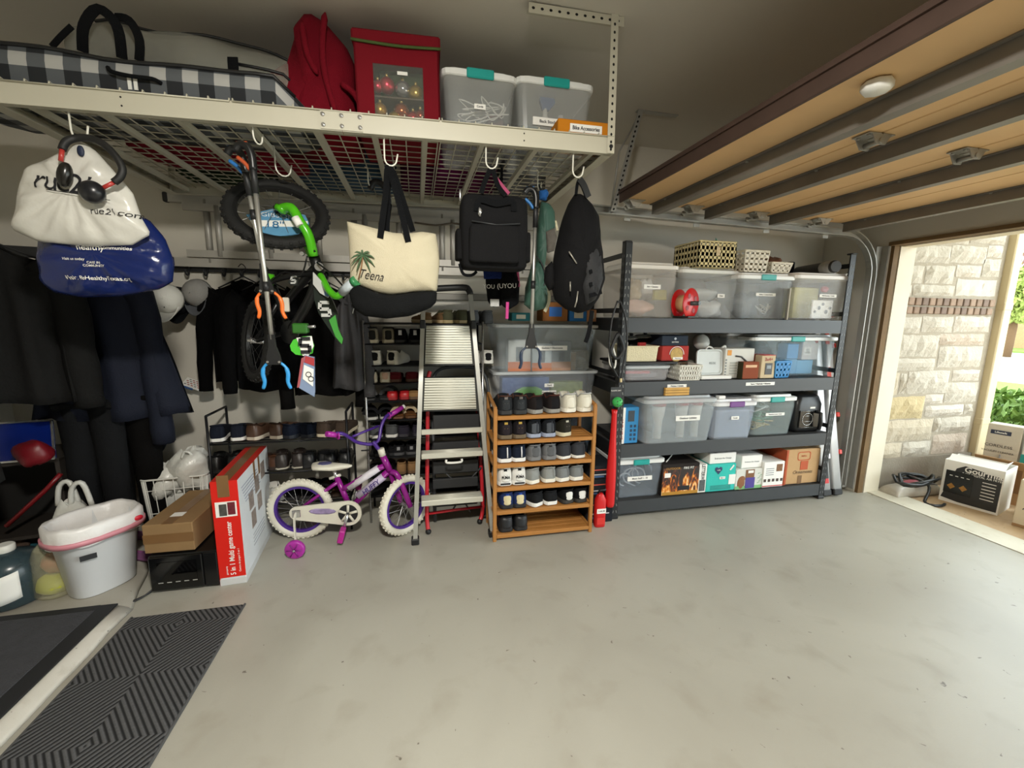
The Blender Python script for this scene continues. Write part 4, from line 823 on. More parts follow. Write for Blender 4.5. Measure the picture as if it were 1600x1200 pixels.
T = thing('safety_glasses', 'white looped strap handles sticking up behind the white tray', 'strap', (at(1118, 545, 2.86).x, 2.86, z+.002)); MB().tube(smoothpts([(-.09, 0, .20), (-.07, 0, .235), (-.03, 0, .225), (0, 0, .19), (.03, 0, .19), (.06, 0, .23), (.085, 0, .24), (.08, 0, .20), (.04, 0, .175), (-.03, 0, .18), (-.09, 0, .20)], 3), .008, 6).obj('loops', WHITE, T); MB().tube([(0, 0, 0), (0, 0, .185)], .006, 6).obj('stem', WHITE, T)
k = slot(1137, 1171, 519, 1.24, 2.93, .2); zz = z+.002
kk = place_tote(1137, 1171, 519, 2.95, z+.20, .22); T = tote('small clear tub standing on a grey box at the back of the second shelf', lid='#c8c8c8', tint='#c6cacc', a=.3, lidh=.02, **kk); carton('grey_block_box', 'plain grey box under the small clear tub', 'box', (kk['loc'][0], kk['loc'][1], z+.002), (kk['size'][0], .2, .194), 0, card('#6f7173'))
BRB = card('#5a3a26')
k = slot(1162, 1187, 566, z, 2.725, .10); T = carton('brown_snack_box', 'small dark brown box with rust print at the front of the second shelf', 'box', k['loc'], k['size'], 0, card('#8a4a34')); bx('dark_side', (-k['size'][0]/2-.001, 0, k['size'][2]/2), (.002, .1, k['size'][2]), card('#3a3624'), T); bx('print_band', (0.0, -.0515, k['size'][2]*.75), (k['size'][0]*.7, .002, .02), mat('#d9b08a', .6), T)
k = slot(1177, 1192, 553, z, 2.80, .12); carton('brown_tall_box', 'taller brown box behind the rust printed box', 'box', k['loc'], (.10, .12, k['size'][2]), 0, card('#6b3326'))
k = slot(1191, 1213, 556, z, 2.735, .12); T = carton('radio_box', 'cream and red box with a black radio picture', 'box', k['loc'], k['size'], 0, card('#cbb999')); x_, y_, h_ = k['size']; bx('radio_picture', (.005, -y_/2-.0015, h_*.42), (x_*.5, .003, h_*.5), mat('#2c2c30', .4), T, .001); bx('radio_screen', (.005, -y_/2-.0035, h_*.5), (x_*.3, .002, h_*.15), mat('#7f8a90', .3), T); bx('red_top', (.01, 0, h_+.002), (x_*.8, y_, .004), mat('#c02f30', .5), T); text('3x4+', .035, mat('#9a3a30', .6), T, (0, -y_/2-.0015, h_*.83), bold=.02)
k = slot(1213, 1241, 566, z, 2.715, .14); basket('blue_basket', 'bright blue slotted plastic basket on the second shelf', (k['loc'][0], 2.80, z+.003), k['size'], .1, plastic('#1f84c4'), 3, 4, .5, .45, .85)
k = slot(1180, 1315, 524, z, 2.78, .42); k['loc'] = (k['loc'][0]+.0, 3.00, z+.003); T = tote('large clear tote of blue boxes with teal latch at right of the second shelf', latch='#1d9c96', lid='#dfe2e0', tint='#9fb3bd', a=.16, taper=.92, **k); cx, cy, _ = k['loc']
for i, (dx, zz, w_, h_, cl, lab) in enumerate(((.02, 0, .12, .12, '#6aa9d6', 'lower left blue box'), (.16, 0, .16, .11, '#72b4e0', 'lower right blue box'), (.03, .123, .11, .12, '#5b9ad0', 'upper blue box'), (.20, .114, .16, .20, '#d7d3d2', 'white and red box'))):
    c_ = carton('mask_box', lab+' inside the large tote on the second shelf', 'box', (cx+dx, cy-.10, z+.016+zz), (w_, .1, h_), 0, card(cl))
    if i == 3:
        bx('white_panel', (-.03, -.0515, .07), (.07, .002, .06), PAPER, c_); text('NOT\nFACE\nMASKED', .014, INK, c_, (-.03, -.0535, .07)); MB().lathe([(.015, -.001), (.015, .001)], 14, (.05, -.0515, .15), (0, 1, 0)).obj('red_dot', mat('#c0564e', .6), c_)
wad('black_bag_stack', 'dark folded bags in the left half of the large second shelf tote', 'bag', (cx-.19, cy, z+.016), (.22, .3, .26), fabric('#3a3736'), 41, .08)
# --- third shelf
z = SHZ[2]
k = slot(969, 999, 637, z, 2.73, .12); T = carton('dash_cam_box', 'blue and white box with a camera picture on the third shelf', 'box', k['loc'], k['size'], .02, card('#3f8cc4')); x_, y_, h_ = k['size']; bx('white_strip', (-x_*.36, -y_/2-.0012, h_/2), (x_*.28, .002, h_), PAPER, T); bx('camera_picture', (x_*.1, -y_/2-.002, h_*.76), (.05, .003, .08), mat('#2b3540', .4), T, .001); text('DASH CAM', .03, mat('#c03838', .6), T, (-x_*.38, -y_/2-.003, h_*.4), rot=(PI/2, -PI/2, 0), bold=.02)
for i in range(4):
    for j in range(2): bx('icon', (x_*.12+j*.03, -y_/2-.0015, h_*(.12+.12*i)), (.018, .002, .02), mat('#22405c', .6), T)
k = slot(1004, 1120, 621, z, 2.655, .5); k['loc'] = (k['loc'][0]+.02, 2.905, z+.003); T = tote('large frosted tote with wooden crate on top, third shelf', lid='clear', text_='Outdoor Lighting', tsize=.02, tint='#c6d0d6', a=.26, taper=.90, tz=.6, tx=.06, **k); cx, cy, _ = k['loc']; ztop = z+k['size'][2]
for i, dx in enumerate((-.12, .07, .19)):
    L_ = thing('solar_lamp', ['leftmost', 'middle', 'rightmost'][i]+' white lamp with red cap inside the frosted third shelf tote', 'lamp', (cx+dx, cy-.14, z+.02)); MB().lathe([(.03, 0), (.03, .13), (.042, .17), (.05, .25)], 12).obj('lamp_body', mat('#c9c6bd', .5), L_); MB().lathe([(.052, .25), (.054, .285), (.03, .29)], 12).obj('red_cap', mat('#c4524a', .5), L_)
wad('grey_bundle', 'dark grey bundle filling the bottom of the frosted third shelf tote', 'bundle', (cx, cy+.04, z+.016), (.42, .34, .20), fabric('#6d7377'), 44, .08)
k2 = slot(1039, 1076, 618, ztop+.004, 2.70, .15); WD = mat('#c79a4e', .6, var=.25, scale=12); T = thing('wooden_crate', 'small slatted pine crate on the frosted tote', 'crate', k2['loc']); x_, h_ = k2['size'][0], max(.06, k2['size'][2]); y_ = .15
for i in range(3):
    zc = h_*(i+.5)/3
    for s in (-1, 1): bx('slat', (0, s*y_/2, zc), (x_, .008, h_/3-.003), WD, T); bx('slat', (s*x_/2, 0, zc), (.008, y_-.01, h_/3-.003), WD, T)
bx('crate_floor', (0, 0, .006), (x_-.01, y_-.01, .008), WD, T); wad('clothes_pegs', 'heap of small pegs inside the pine crate', 'pegs', (k2['loc'][0], k2['loc'][1], k2['loc'][2]+.012), (x_*.7, .11, .05), mat('#a98d62', .8, var=.6, scale=60), 45, .2)
k = slot(1118, 1187, 626, z, 2.665, .46); k['loc'] = (k['loc'][0], 2.90, z+.003); T = tote('clear tote with purple latch in the middle of the third shelf', latch='#6d3a86', lid='#d9dadc', text_='Towels', tsize=.014, tint='#b9c3d2', a=.3, taper=.9, tz=.62, **k); cx, cy, _ = k['loc']
carton('folded_towels', 'folded grey blue towels inside the purple latched tote', 'towels', (cx, cy-.03, z+.016), (k['size'][0]*.78, .34, k['size'][2]*.7), 0, mat('#8d97a6', .9, var=.12, scale=3))
c_ = carton('white_sticker_box', 'tiny white box on the purple latched tote lid', 'box', (cx-.09, cy-.16, z+k['size'][2]+.003), (.06, .04, .025), 0, PAPER)
k = slot(1181, 1249, 619, z, 2.70, .46); k['loc'] = (k['loc'][0]+.01, 2.94, z+.003); T = tote('clear tote of green and yellow hoses with teal latch, third shelf', latch='#1d9c96', text_='Extension Cords + Reels', tsize=.012, tint='#b7c6c8', a=.2, taper=.9, tz=.6, **k); cx, cy, _ = k['loc']
for nm, cl, zz, s_, lab in (('green_hose', '#5f9c72', .12, 61, 'coiled pale green hose in the hose tote'), ('yellow_rope', '#c9b274', .055, 62, 'coiled yellow rope at the bottom of the hose tote'), ('pale_cable', '#d5d6d2', .20, 63, 'loose white cord at the top of the hose tote')):
    o = squiggle(26 if s_ < 63 else 9, (k['size'][0]*.62, .26, .07), .0055, s_).obj(nm, plastic(cl)); o.location = (cx, cy-.02, z+zz); tag(o, lab, 'cord')
k = slot(1252, 1289, 618, z, 2.76, .28); T = thing('air_fryer', 'black air fryer with window basket at right of the third shelf', 'air fryer', (k['loc'][0]-.01, k['loc'][1], z+.003)); x_, y_, h_ = k['size']; x_ += .03; AB = plastic('#1d1e20', .35)
b = MB(); b.loft([rr(x_*.92, y_*.92, .03, 0), rr(x_, y_, .04, .03), rr(x_, y_, .04, h_*.75), rr(x_*.92, y_*.9, .05, h_*.93), rr(x_*.8, y_*.78, .05, h_)]); b.obj('body', AB, T); bx('drawer', (-.01, -y_/2-.004, h_*.36), (x_*.72, .012, h_*.46), plastic('#0e0f10', .2), T, .004)
for zz in (.14, .30, .45, .58): MB().tube([(-x_*.33, -y_/2-.012, h_*zz), (x_*.12, -y_/2-.012, h_*zz)], .0016, 5).obj('wire_rack', CHROME, T)
MB().tube(arc((-.03, -y_/2-.012, h_*.36), .05, 0, 2*PI, 20)[:-1], .002, 5, close=True).obj('window_ring', CHROME, T)
MB().tube([(x_*.2, -y_/2-.005, h_*.55), (x_*.2, -y_/2-.05, h_*.54), (x_*.22, -y_/2-.055, h_*.3), (x_*.22, -y_/2-.045, h_*.1)], .014, 8).obj('handle', AB, T); bx('badge', (.02, -y_/2-.001, h_*.66), (.05, .003, .014), WHITE, T)
# --- bottom shelf
z = SHZ[3]
k = slot(963, 1041, 716, z, 2.735, .46); T = tote('clear tote with teal latch at the left of the bottom shelf', latch='#1d9c96', text_='Music Stuff 1 - 10', tsize=.018, tint='#aeb9c6', a=.18, tz=.55, taper=.9, **k); cx, cy, _ = k['loc']
for i in range(4): o = MB().tube(arc((0, 0, 0), .05+.012*i, 0, 4.6, 16), .006, 6).obj('grey_cable', plastic('#b8c0c8')); o.location = (cx-.08+.06*i, cy-.14+.02*i, z+.12+.02*(i % 2)); tag(o, ['first', 'second', 'third', 'fourth'][i]+' grey cable loop from the left in the bottom shelf tote', 'cable', 'cable loops in the bottom tote')
wad('grey_clothes', 'slate grey bundle in the bottom shelf tote', 'bundle', (cx, cy+.05, z+.016), (.36, .26, .24), fabric('#68737f'), 51, .08)
def flames():
    M = bpy.data.materials.new('flames'); M.use_nodes = True; N, L = M.node_tree.nodes, M.node_tree.links; b = N['Principled BSDF']; tc = N.new('ShaderNodeTexCoord'); mp = N.new('ShaderNodeMapping'); mp.inputs['Scale'].default_value = (16, 1, 7); mp.inputs['Rotation'].default_value = (0, .5, 0); L.new(tc.outputs['Object'], mp.inputs[0])
    n = N.new('ShaderNodeTexNoise'); n.inputs['Scale'].default_value = 1.3; n.inputs['Distortion'].default_value = 1.6; L.new(mp.outputs[0], n.inputs['Vector'])
    sx = N.new('ShaderNodeSeparateXYZ'); L.new(tc.outputs['Object'], sx.inputs[0]); m1 = N.new('ShaderNodeMath'); m1.operation = 'MULTIPLY_ADD'; m1.inputs[1].default_value = -1.3; m1.inputs[2].default_value = .22; L.new(sx.outputs[2], m1.inputs[0]); ad = N.new('ShaderNodeMath'); L.new(n.outputs['Fac'], ad.inputs[0]); L.new(m1.outputs[0], ad.inputs[1])
    r = N.new('ShaderNodeValToRGB'); e = r.color_ramp.elements; e[0].position = .48; e[0].color = lin('#241a14')+(1,); e[1].position = .80; e[1].color = lin('#f4e2b4')+(1,)
    for p_, c_ in ((.58, '#5a2a12'), (.64, '#c0641c'), (.70, '#e89a34')): q_ = e.new(p_); q_.color = lin(c_)+(1,)
    L.new(ad.outputs[0], r.inputs[0]); L.new(r.outputs[0], b.inputs['Base Color']); b.inputs['Roughness'].default_value = .4; return M
k = slot(1036, 1094, 725, z, 2.735, .30); T = carton('fire_pit_box', 'black box with orange flame print on the bottom shelf', 'box', k['loc'], k['size'], 0, card('#2a2523')); x_, y_, h_ = k['size']; MB().box((0, -y_/2-.0015, h_*.45), (x_*.98, .002, h_*.86)).obj('flame_print', flames(), T)
bx('gold_band', (0, -y_/2-.003, h_*.07), (x_*.96, .002, h_*.10), mat('#b5832c', .5), T); bx('dark_plate', (.03, -y_/2-.0035, h_*.22), (.1, .002, .035), INK, T); text('FIRE PIT', .026, PAPER, T, (x_*.2, -y_/2-.003, h_*.86)); bx('white_label', (-x_*.36, -y_/2-.003, h_*.66), (.05, .002, .035), PAPER, T); text('OUTDOOR', .024, mat('#b5832c', .5), T, (-x_*.22, -y_/2-.003, h_*.86)); MB().tube([(-.1, -.1, h_+.004), (0, 0, h_+.006), (.12, .12, h_+.004)], .005, 5).obj('strap', PAPER, T)
k = slot(1095, 1104, 726, z, 2.735, .30); T = carton('letter_blanket_box', 'narrow white box with black upright lettering on the bottom shelf', 'box', k['loc'], (.072, .30, k['size'][2]), 0, PAPER); text('LETTERWARE', .042, INK, T, (.0, -.1515, k['size'][2]*.62), rot=(PI/2, PI/2, 0), squash=.7, bold=.015); bx('picture', (-.0, -.1512, .06), (.05, .002, .09), mat('#54585a', .6, var=.5, scale=60), T)
k = slot(1106, 1151, 726, z, 2.735, .26); T = carton('teal_diaper_box', 'teal diaper box with heart logo on the bottom shelf', 'box', k['loc'], k['size'], 0, card('#3fbfb4')); x_, y_, h_ = k['size']; MB().prism([(-.03+p, h_*.80+q_) for p, q_ in ((0, -.035), (.032, 0), (.03, .02), (.015, .026), (0, .014), (-.015, .026), (-.03, .02), (-.032, 0))], -y_/2-.003, -y_/2-.001).obj('heart_logo', mat('#23355c', .5), T)
text('hello', .016, PAPER, T, (-.03, -y_/2-.004, h_*.80)); bx('white_label', (.10, -y_/2-.0012, h_*.42), (.06, .002, .08), PAPER, T); lp = bx('size_label', (.01, -y_/2-.002, h_*.50), (.05, .002, .02), PAPER, T); text('Size 3', .014, INK, lp, (.01, -y_/2-.0035, h_*.5))
for i in range(4): bx('text_line', (-.0, -y_/2-.0012, h_*(.08+.045*i)), (x_*.7, .002, .006), mat('#2a8f88', .6), T)
MB().box((.09, -y_/2-.002, h_*.86), (.012, .002, .05), 0, Euler((0, .7, 0)).to_matrix()).obj('diaper_icon', PAPER, T)
zz = k['loc'][2]+h_; k = slot(1110, 1151, 708, zz, 2.75, .2); T = carton('white_wipes_box', 'white box lying on the teal diaper box', 'box', k['loc'], k['size'], 0, PAPER); text('Embrace the Change', .018, mat('#777b80', .6), T, (0, -.1012, k['size'][2]*.5))
k = slot(1151, 1194, 733, z, 2.735, .24); T = carton('bear_diaper_box', 'white diaper box with brown bear print on the bottom shelf', 'box', k['loc'], k['size'], 0, card('#d9d9d2')); x_, y_, h_ = k['size']; bx('green_base', (0, -y_/2-.001, h_*.08), (x_, .002, h_*.16), mat('#7fb57a', .6, var=.3, scale=20), T); bx('brown_print', (.0, -y_/2-.0018, h_*.72), (.08, .002, h_*.5), mat('#7c5434', .6), T); bx('purple_band', (.005, -y_/2-.0026, h_*.30), (.085, .002, .09), mat('#4d3f92', .6), T)
MB().blob((-x_*.30, -y_/2-.0, h_*.30), (.035, .003, .06), 12, 8).obj('bear_print', mat('#8a5a38', .7), T); MB().blob((-x_*.26, -y_/2-.0, h_*.52), (.026, .003, .026), 12, 8).obj('bear_print', mat('#8a5a38', .7), T); bx('logo', (.005, -y_/2-.003, h_*.86), (.05, .002, .022), PAPER, T)
for i in range(7): MB().prism([(x_*.28+.012*(i % 3), h_*(.25+.08*i)), (x_*.28+.03+.012*(i % 3), h_*(.29+.08*i)), (x_*.28+.004+.012*(i % 3), h_*(.285+.08*i))], -y_/2-.002, -y_/2-.001).obj('leaf_print', mat('#5f9a6a', .6), T)
zz = k['loc'][2]+h_; k = slot(1160, 1192, 712, zz, 2.75, .2); T = carton('white_wipes_box', 'white box lying on the bear print diaper box', 'box', k['loc'], k['size'], 0, PAPER); text('Embrace the Change', .016, mat('#777b80', .6), T, (0, -.1012, k['size'][2]*.5))
k = slot(1195, 1227, 722, z, 2.725, .34); T = carton('white_playset_box', 'white box with brown toy picture on the bottom shelf', 'box', k['loc'], k['size'], 0, PAPER); x_, y_, h_ = k['size']
for i in range(4): bx('text_line', (-x_*.2, -y_/2-.0012, h_*(.50+.08*i)), (x_*.38, .002, .005), mat('#8a8c90', .6), T)
for i in range(5): bx('icon', (-x_*.4+x_*.2*i, -y_/2-.0012, h_*.28), (.022, .002, .024), mat('#4a3a34', .6), T)
bx('toy_picture', (x_*.25, -y_/2-.0012, h_*.76), (.055, .002, .06), mat('#7d5638', .6, var=.6, scale=70), T); bx('red_base', (0, -y_/2-.0012, .012), (x_, .002, .008), mat('#c0504a', .6), T)
k = slot(1229, 1283, 702, z, 2.745, .36); T = carton('moving_box', 'tan moving box with orange edge at right of the bottom shelf', 'box', k['loc'], k['size'], 0, CARDL); x_, y_, h_ = k['size']; OR = mat('#b5532e', .7)
bx('orange_edge', (-x_/2-.0008, -.02, h_*.5), (.002, y_*.96, h_), OR, T); bx('orange_corner', (-x_*.46, -y_/2-.001, h_/2), (x_*.08, .002, h_), OR, T); bx('packing_tape', (-.01, -y_/2-.0015, h_*.12), (.04, .002, h_*.24), TAPE, T)
b = MB(); b.loft([[(p[0]+.01, -y_/2-.002, p[1]+h_*.8) for p in rr(.13, .075, .02, 0)], [(p[0]+.01, -y_/2-.002, p[1]+h_*.8) for p in rr(.115, .06, .016, 0)]], False, False); b.obj('stamp_frame', OR, T); b = bx('stamp_square', (.02, -y_/2-.0018, h_*.53), (.075, .002, .075), OR, T)
text('SMALL', .02, OR, T, (.01, -y_/2-.002, h_*.80)); text('Ornaments', .042, mat('#6b5a44', .7), T, (.01, -y_/2-.003, h_*.34), shear=.3); MB().tube([(-.1, -.12, h_+.004), (0, -.1, h_+.012), (.1, -.12, h_+.003)], .006, 5).obj('flap_edge', CARDL, T)
# --- beside the rack
tl = thing('telescopic_ladder', 'folded white ladder with red clips and black feet beside the steel shelving', 'ladder', (3.35, 2.74, .012), rot=(-.22, 0, 0)); TW = mat('#d9dadc', .35, metal=.3, var=.05)
for x in (.0, .115):
    MB().loft([rr(.085, .05, .012, .05, cx=x), rr(.085, .05, .012, .6, cx=x), rr(.065, .045, .012, 1.2, cx=x+(.03 if x == 0 else .03)), rr(.05, .04, .01, 1.62, cx=x+.045)]).obj('rail', TW, tl)
    bx('foot', (x, 0, .027), (.092, .06, .054), BLACK, tl, .008)
for i, zz in enumerate((.36, .68, .98, 1.28, 1.55)): bx('red_clip', (.175+.008*i, -.01, zz), (.035, .03, .04), plastic('#d33a30'), tl, .006); 
for zz in (1.02, 1.36): bx('red_band', (.11 if zz < 1.2 else .12, -.026, zz), (.04, .004, .14), plastic('#cf4636'), tl)
bx('warning_label', (0, -.026, .22), (.05, .002, .15), mat('#2a2a2a', .5, var=.5, scale=80), tl); bx('red_label', (0, -.027, .125), (.045, .002, .04), plastic('#c23030'), tl); bx('cross_step', (.06, 0, .33), (.06, .03, .04), TW, tl)
# ================================================================ things hanging from the rack
def resample(P, n, close=True):
    Q = P+[P[0]] if close else P; L_ = [0]
    for a, b in zip(Q, Q[1:]): L_.append(L_[-1]+(b-a).length)
    out = []; j = 0
    for i in range(n):
        t = L_[-1]*i/n
        while L_[j+1] < t: j += 1
        f = (t-L_[j])/max(1e-9, L_[j+1]-L_[j]); out.append(Q[j]+(Q[j+1]-Q[j])*f)
    return out
def pillow(px, Y, front, back=None, wr=.004, seed=1, n=56, center=None, flat=False, M_=None):
    """inflated soft bag from an outline at depth Y; wr = wrinkle size"""
    g = random.Random(seed); back = front if back is None else back; P = [at(x, y, Y) for x, y in px]; P = resample(P, n)
    c = sum(P, Vector())/n if center is None else at(*center, Y)
    ph = [g.uniform(0, 6) for _ in range(4)]; S = (1, .985, .94, .86, .72, .52, .28, .06)
    def ring(s, d, sg):
        d_ = d*(1-s**3)**.55
        return [c+(p-c)*s+Vector((0, sg*(d_+wr*(1-s**6)*min(1, s*1.6)**2*(math.sin(j*11*2*PI/n+ph[0]+9*s)+math.sin(j*5*2*PI/n+ph[1]-7*s)+.6*math.sin(j*17*2*PI/n+ph[2]+4*s))), 0)) for j, p in enumerate(P)]
    mb = MB(); mb.loft([ring(s, front, -1) for s in S[::-1]]+[ring(s, back, 1) for s in S[1:]], True, True); return mb
def frontY(Y, front): return Y-front
def strip(name, pts, w_, m_, parent, th=.003): return strap(pts, w_, m_, parent, name, th)
# white shopping bag
WBAG = mat('#cfcdc5', .28, var=.04, scale=6, bump=.35, bscale=16)
wb = thing('white_shopping_bag', 'white plastic shopping bag with black lettering hanging from the rack', 'bag')
wp_ = pillow([(125, 221), (112, 226), (95, 240), (60, 256), (42, 264), (31, 292), (26, 325), (19, 359), (62, 378), (140, 385), (207, 383), (236, 366), (221, 340), (208, 302), (186, 276), (152, 238), (138, 226)], 2.03, .055, .03, .0075, 3, 72, (125, 300)); wp_.obj('bag_body', WBAG, wb); bv = bvh_of(wp_)
for i, ch in enumerate('rue21'): decal(ch, .10, INK, wb, at(80+19*i, 287+i*3, 2.03), bv, -.12, squash=.95)
MB().tube([at(72, 296, 1.965), at(120, 303, 1.960), at(172, 313, 1.966)], .0012, 4).obj('printed_line', INK, wb)
decal('rue21.com', .034, INK, wb, at(193, 337, 2.03), bv, -.02)
MB().blob(at(126, 236, 1.985), (.012, .006, .020), 10, 8).obj('handle_hole', mat('#1c2740', .6), wb)
# ball massager hung over the bag
ms = thing('arch_massager', 'black foam arch with red joints and two black ball ends over the white bag', 'massager')
A_m = [at(x, y, Y) for x, y, Y in ((97, 234, 1.96), (103, 222, 1.97), (118, 216, 1.985), (140, 216, 1.985), (160, 224, 1.975), (180, 243, 1.965), (191, 262, 1.96), (188, 276, 1.955), (178, 285, 1.95))]
MB().tube(smoothpts(A_m), .0125, 10).obj('foam_arch', plastic('#141414', .6), ms)
MB().tube([A_m[0], at(95, 252, 1.955)], .0075, 8).obj('red_joint', plastic('#b23a34'), ms); MB().tube([A_m[-1], at(160, 294, 1.945)], .0075, 8).obj('red_joint', plastic('#b23a34'), ms)
MB().blob(at(101, 273, 1.945), (.022, .022, .045), 14, 10, R=Euler((0, .25, 0)).to_matrix()).obj('ball_end', plastic('#191816', .25), ms); MB().blob(at(144, 300, 1.935), (.040, .035, .040), 16, 10).obj('ball_end', plastic('#17181c', .3), ms)
# navy plastic bag
nb = thing('navy_plastic_bag', 'navy blue glossy plastic bag with white print behind the white bag', 'bag')
np_ = pillow([(80, 330), (62, 372), (60, 400), (66, 440), (84, 457), (130, 465), (190, 463), (250, 452), (270, 441), (273, 410), (258, 372), (232, 342), (150, 322)], 2.12, .075, .04, .009, 9, 64); np_.obj('bag_body', mat('#14235a', .2, var=.15, scale=6, bump=.8, bscale=11), nb); bv = bvh_of(np_)
for s, px, py, sz in (('healthy', 163, 391, .032), ('Communities', 199, 392, .020), ('Visit us today', 137, 408, .014), ('CARE IN\nCOMMUNITY', 168, 416, .012), ('Visit BeHealthyTexas.org', 173, 437, .021)): decal(s, sz, PAPER, nb, at(px, py, 2.12), bv, .0, bold=.01)
# reacher grabbers
def grabber(label, top, bot, Y, jaw, handle, jaws=True, knob=None, rz=0, hc='#141516'):
    t = thing('reacher_grabber', label, 'grabber', group='reacher grabbers hanging from the rack'); a, b = at(*top, Y), at(*bot, Y); d = (b-a).normalized(); s_ = Vector((1, -.12, 0)).normalized(); L_ = (b-a).length
    MB().tube([a+d*.10, b-d*.16], .0095, 12).obj('pole', ALU, t); MB().tube([b-d*.40, b-d*.36], .0125, 12).obj('joint_sleeve', BLACK, t); MB().tube([a+d*.04, a+d*.17], .0125, 10).obj('handle_sleeve', BLACK, t)
    e = b-d*.06
    yk = MB(); P = lambda u, v: e+s_*u+d*v
    rg = []
    for v, u in ((-.12, .011), (-.07, .014), (-.03, .026), (.0, .030), (.008, .028)): rg.append([P(-u, v)+Vector((0, -.009, 0)), P(u, v)+Vector((0, -.009, 0)), P(u, v)+Vector((0, .009, 0)), P(-u, v)+Vector((0, .009, 0))])
    yk.loft(rg, smooth=False); yk.obj('jaw_housing', BLACK, t)
    for sg in (-1, 1):
        MB().tube(smoothpts([P(sg*.024, .0), P(sg*.045, .02), P(sg*.052, .05), P(sg*.048, .085), P(sg*.058, .115)], 3), [.006]*4+[.009]*5+[.008]*3+[.006], 8).obj('jaw', plastic(jaw), t); MB().lathe([(.006, 0), (.005, .004)], 8, P(sg*.024, -.004)+Vector((0, -.011, 0)), (0, -1, 0)).obj('pivot_screw', CHROME, t)
    hp = MB(); hp.tube(smoothpts([a+d*.08, a+d*.03, a-s_*.012-d*.005, a-s_*.04-d*.012, a-s_*.06+d*.01]), .015, 10); hp.obj('handle', plastic(hc), t)
    MB().tube(smoothpts([a+d*.08-s_*.012, a-s_*.03+d*.055, a-s_*.055+d*.035]), .008, 8).obj('trigger', plastic(handle), t); MB().tube([a-s_*.012-d*.016, a-s_*.05-d*.014], .011, 8).obj('grip_inlay', plastic(handle), t); return t
grabber('silver reacher grabber with blue jaws hanging lowest on the rack', (392, 232), (431, 588), 2.00, '#2f8fd0', '#b2502c')
grabber('silver reacher grabber with orange jaws behind the blue jawed one', (378, 238), (422, 478), 2.08, '#e8702a', '#2b6fb4')
grabber('silver reacher grabber with black jaws hanging beside the green chair bag', (838, 300), (829, 560), 2.16, '#26344a', '#2f6fae')
# canvas tote
CANV = mat('#c0b79d', .85, var=.06, scale=10, bump=.3, bscale=260); TB = 2.06
tb = thing('canvas_tote', 'cream canvas tote with black base and palm tree print', 'bag')
TBM = pillow([(542, 346), (568, 352), (595, 359), (615, 364), (637, 365), (660, 362), (681, 365), (685, 385), (687, 410), (683, 455), (650, 456), (630, 459), (610, 461), (590, 458), (570, 450), (547, 441), (547, 420), (545, 380)], TB, .06, .05, .003, 5, 60); TBM.obj('canvas_body', CANV, tb)
pillow([(546, 440), (570, 450), (590, 458), (610, 461), (630, 459), (650, 456), (683, 455), (682, 472), (672, 482), (640, 494), (605, 498), (570, 494), (552, 482), (547, 465)], TB, .056, .056, .002, 6, 60).obj('black_base', fabric('#151617'), tb)
hk = Vector(HKS['tote']); hb_ = at(609, 268, TB)
strap([at(594, 372, TB-.058), at(598, 340, TB-.04), at(603, 302, TB-.02), hb_+Vector((-.01, -.01, 0)), hb_+Vector((.0, .0, .012)), at(616, 290, TB-.03), at(628, 335, TB-.05), at(638, 378, TB-.06)], .026, NYL, tb, 'front_strap')
strap([at(604, 362, TB+.03), at(606, 300, TB+.02), hb_+Vector((.004, .02, .01)), at(622, 290, TB+.02), at(645, 362, TB+.04)], .026, NYL, tb, 'back_strap')
PG = mat('#3f5a3c', .8); pc_ = at(567, 399, TB-.062)
for a_ in (20, 55, 95, 130, 165, 200, -20, 235, -55):
    r_ = math.radians(a_); L_ = .052; pts = [pc_+Vector((math.cos(r_)*L_*t, -.003-.006*0, math.sin(r_)*L_*t-.03*t*t)) for t in (0, .35, .7, 1)]; MB().tube(pts, [.002, .005, .004, .001], 5).obj('palm_leaf', PG, tb)
MB().tube([pc_, at(565, 415, TB-.062), at(560, 437, TB-.05)], .0025, 5).obj('palm_trunk', mat('#8a5f3c', .8), tb)
decal('Teena', .056, INK, tb, at(581, 432, TB), bvh_of(TBM), -.14, shear=.35, squash=.78, bold=-.006)
# square backpack
BKP = mat('#0d0d0f', .85, var=.15, scale=8, bump=.25, bscale=200, spec=.2)
bp = thing('square_backpack', 'square black backpack with front pocket hanging from the rack', 'backpack', (0, 0, 0)); BY = 2.10
a, b = at(721, 300, BY-.07), at(824, 422, BY-.07); W_, H_ = b.x-a.x, a.z-b.z; bc = ((a.x+b.x)/2, BY, b.z)
m_ = softbox(W_, .16, H_, .25, 0, jit=.008, seed=4); m_.v = [p+Vector(bc) for p in m_.v]; m_.obj('main_body', BKP, bp)
m_ = softbox(W_*.74, .05, H_*.50, .25, 0, jit=.006, seed=5); m_.v = [p+Vector((bc[0]-.01, BY-.09, b.z+.025)) for p in m_.v]; m_.obj('front_pocket', BKP, bp)
for s in (-1, 1):
    m_ = softbox(.045, .10, H_*.42, .35, 0, seed=6); m_.v = [p+Vector((bc[0]+s*W_*.5, BY, b.z+.04)) for p in m_.v]; m_.obj('side_pocket', BKP, bp)
MB().tube([(bc[0]-W_*.36, BY-.092, b.z+H_*.62), (bc[0], BY-.096, b.z+H_*.585), (bc[0]+W_*.36, BY-.092, b.z+H_*.62)], .003, 5).obj('zip', mat('#2d2f31', .4), bp)
hb_ = at(768, 268, BY-.04)
strap([at(752, 302, BY-.085), at(757, 285, BY-.06), hb_+Vector((-.006, 0, .006)), hb_+Vector((.006, 0, .006)), at(778, 290, BY-.06), at(790, 306, BY-.085)], .022, NYL, bp, 'carry_handle')
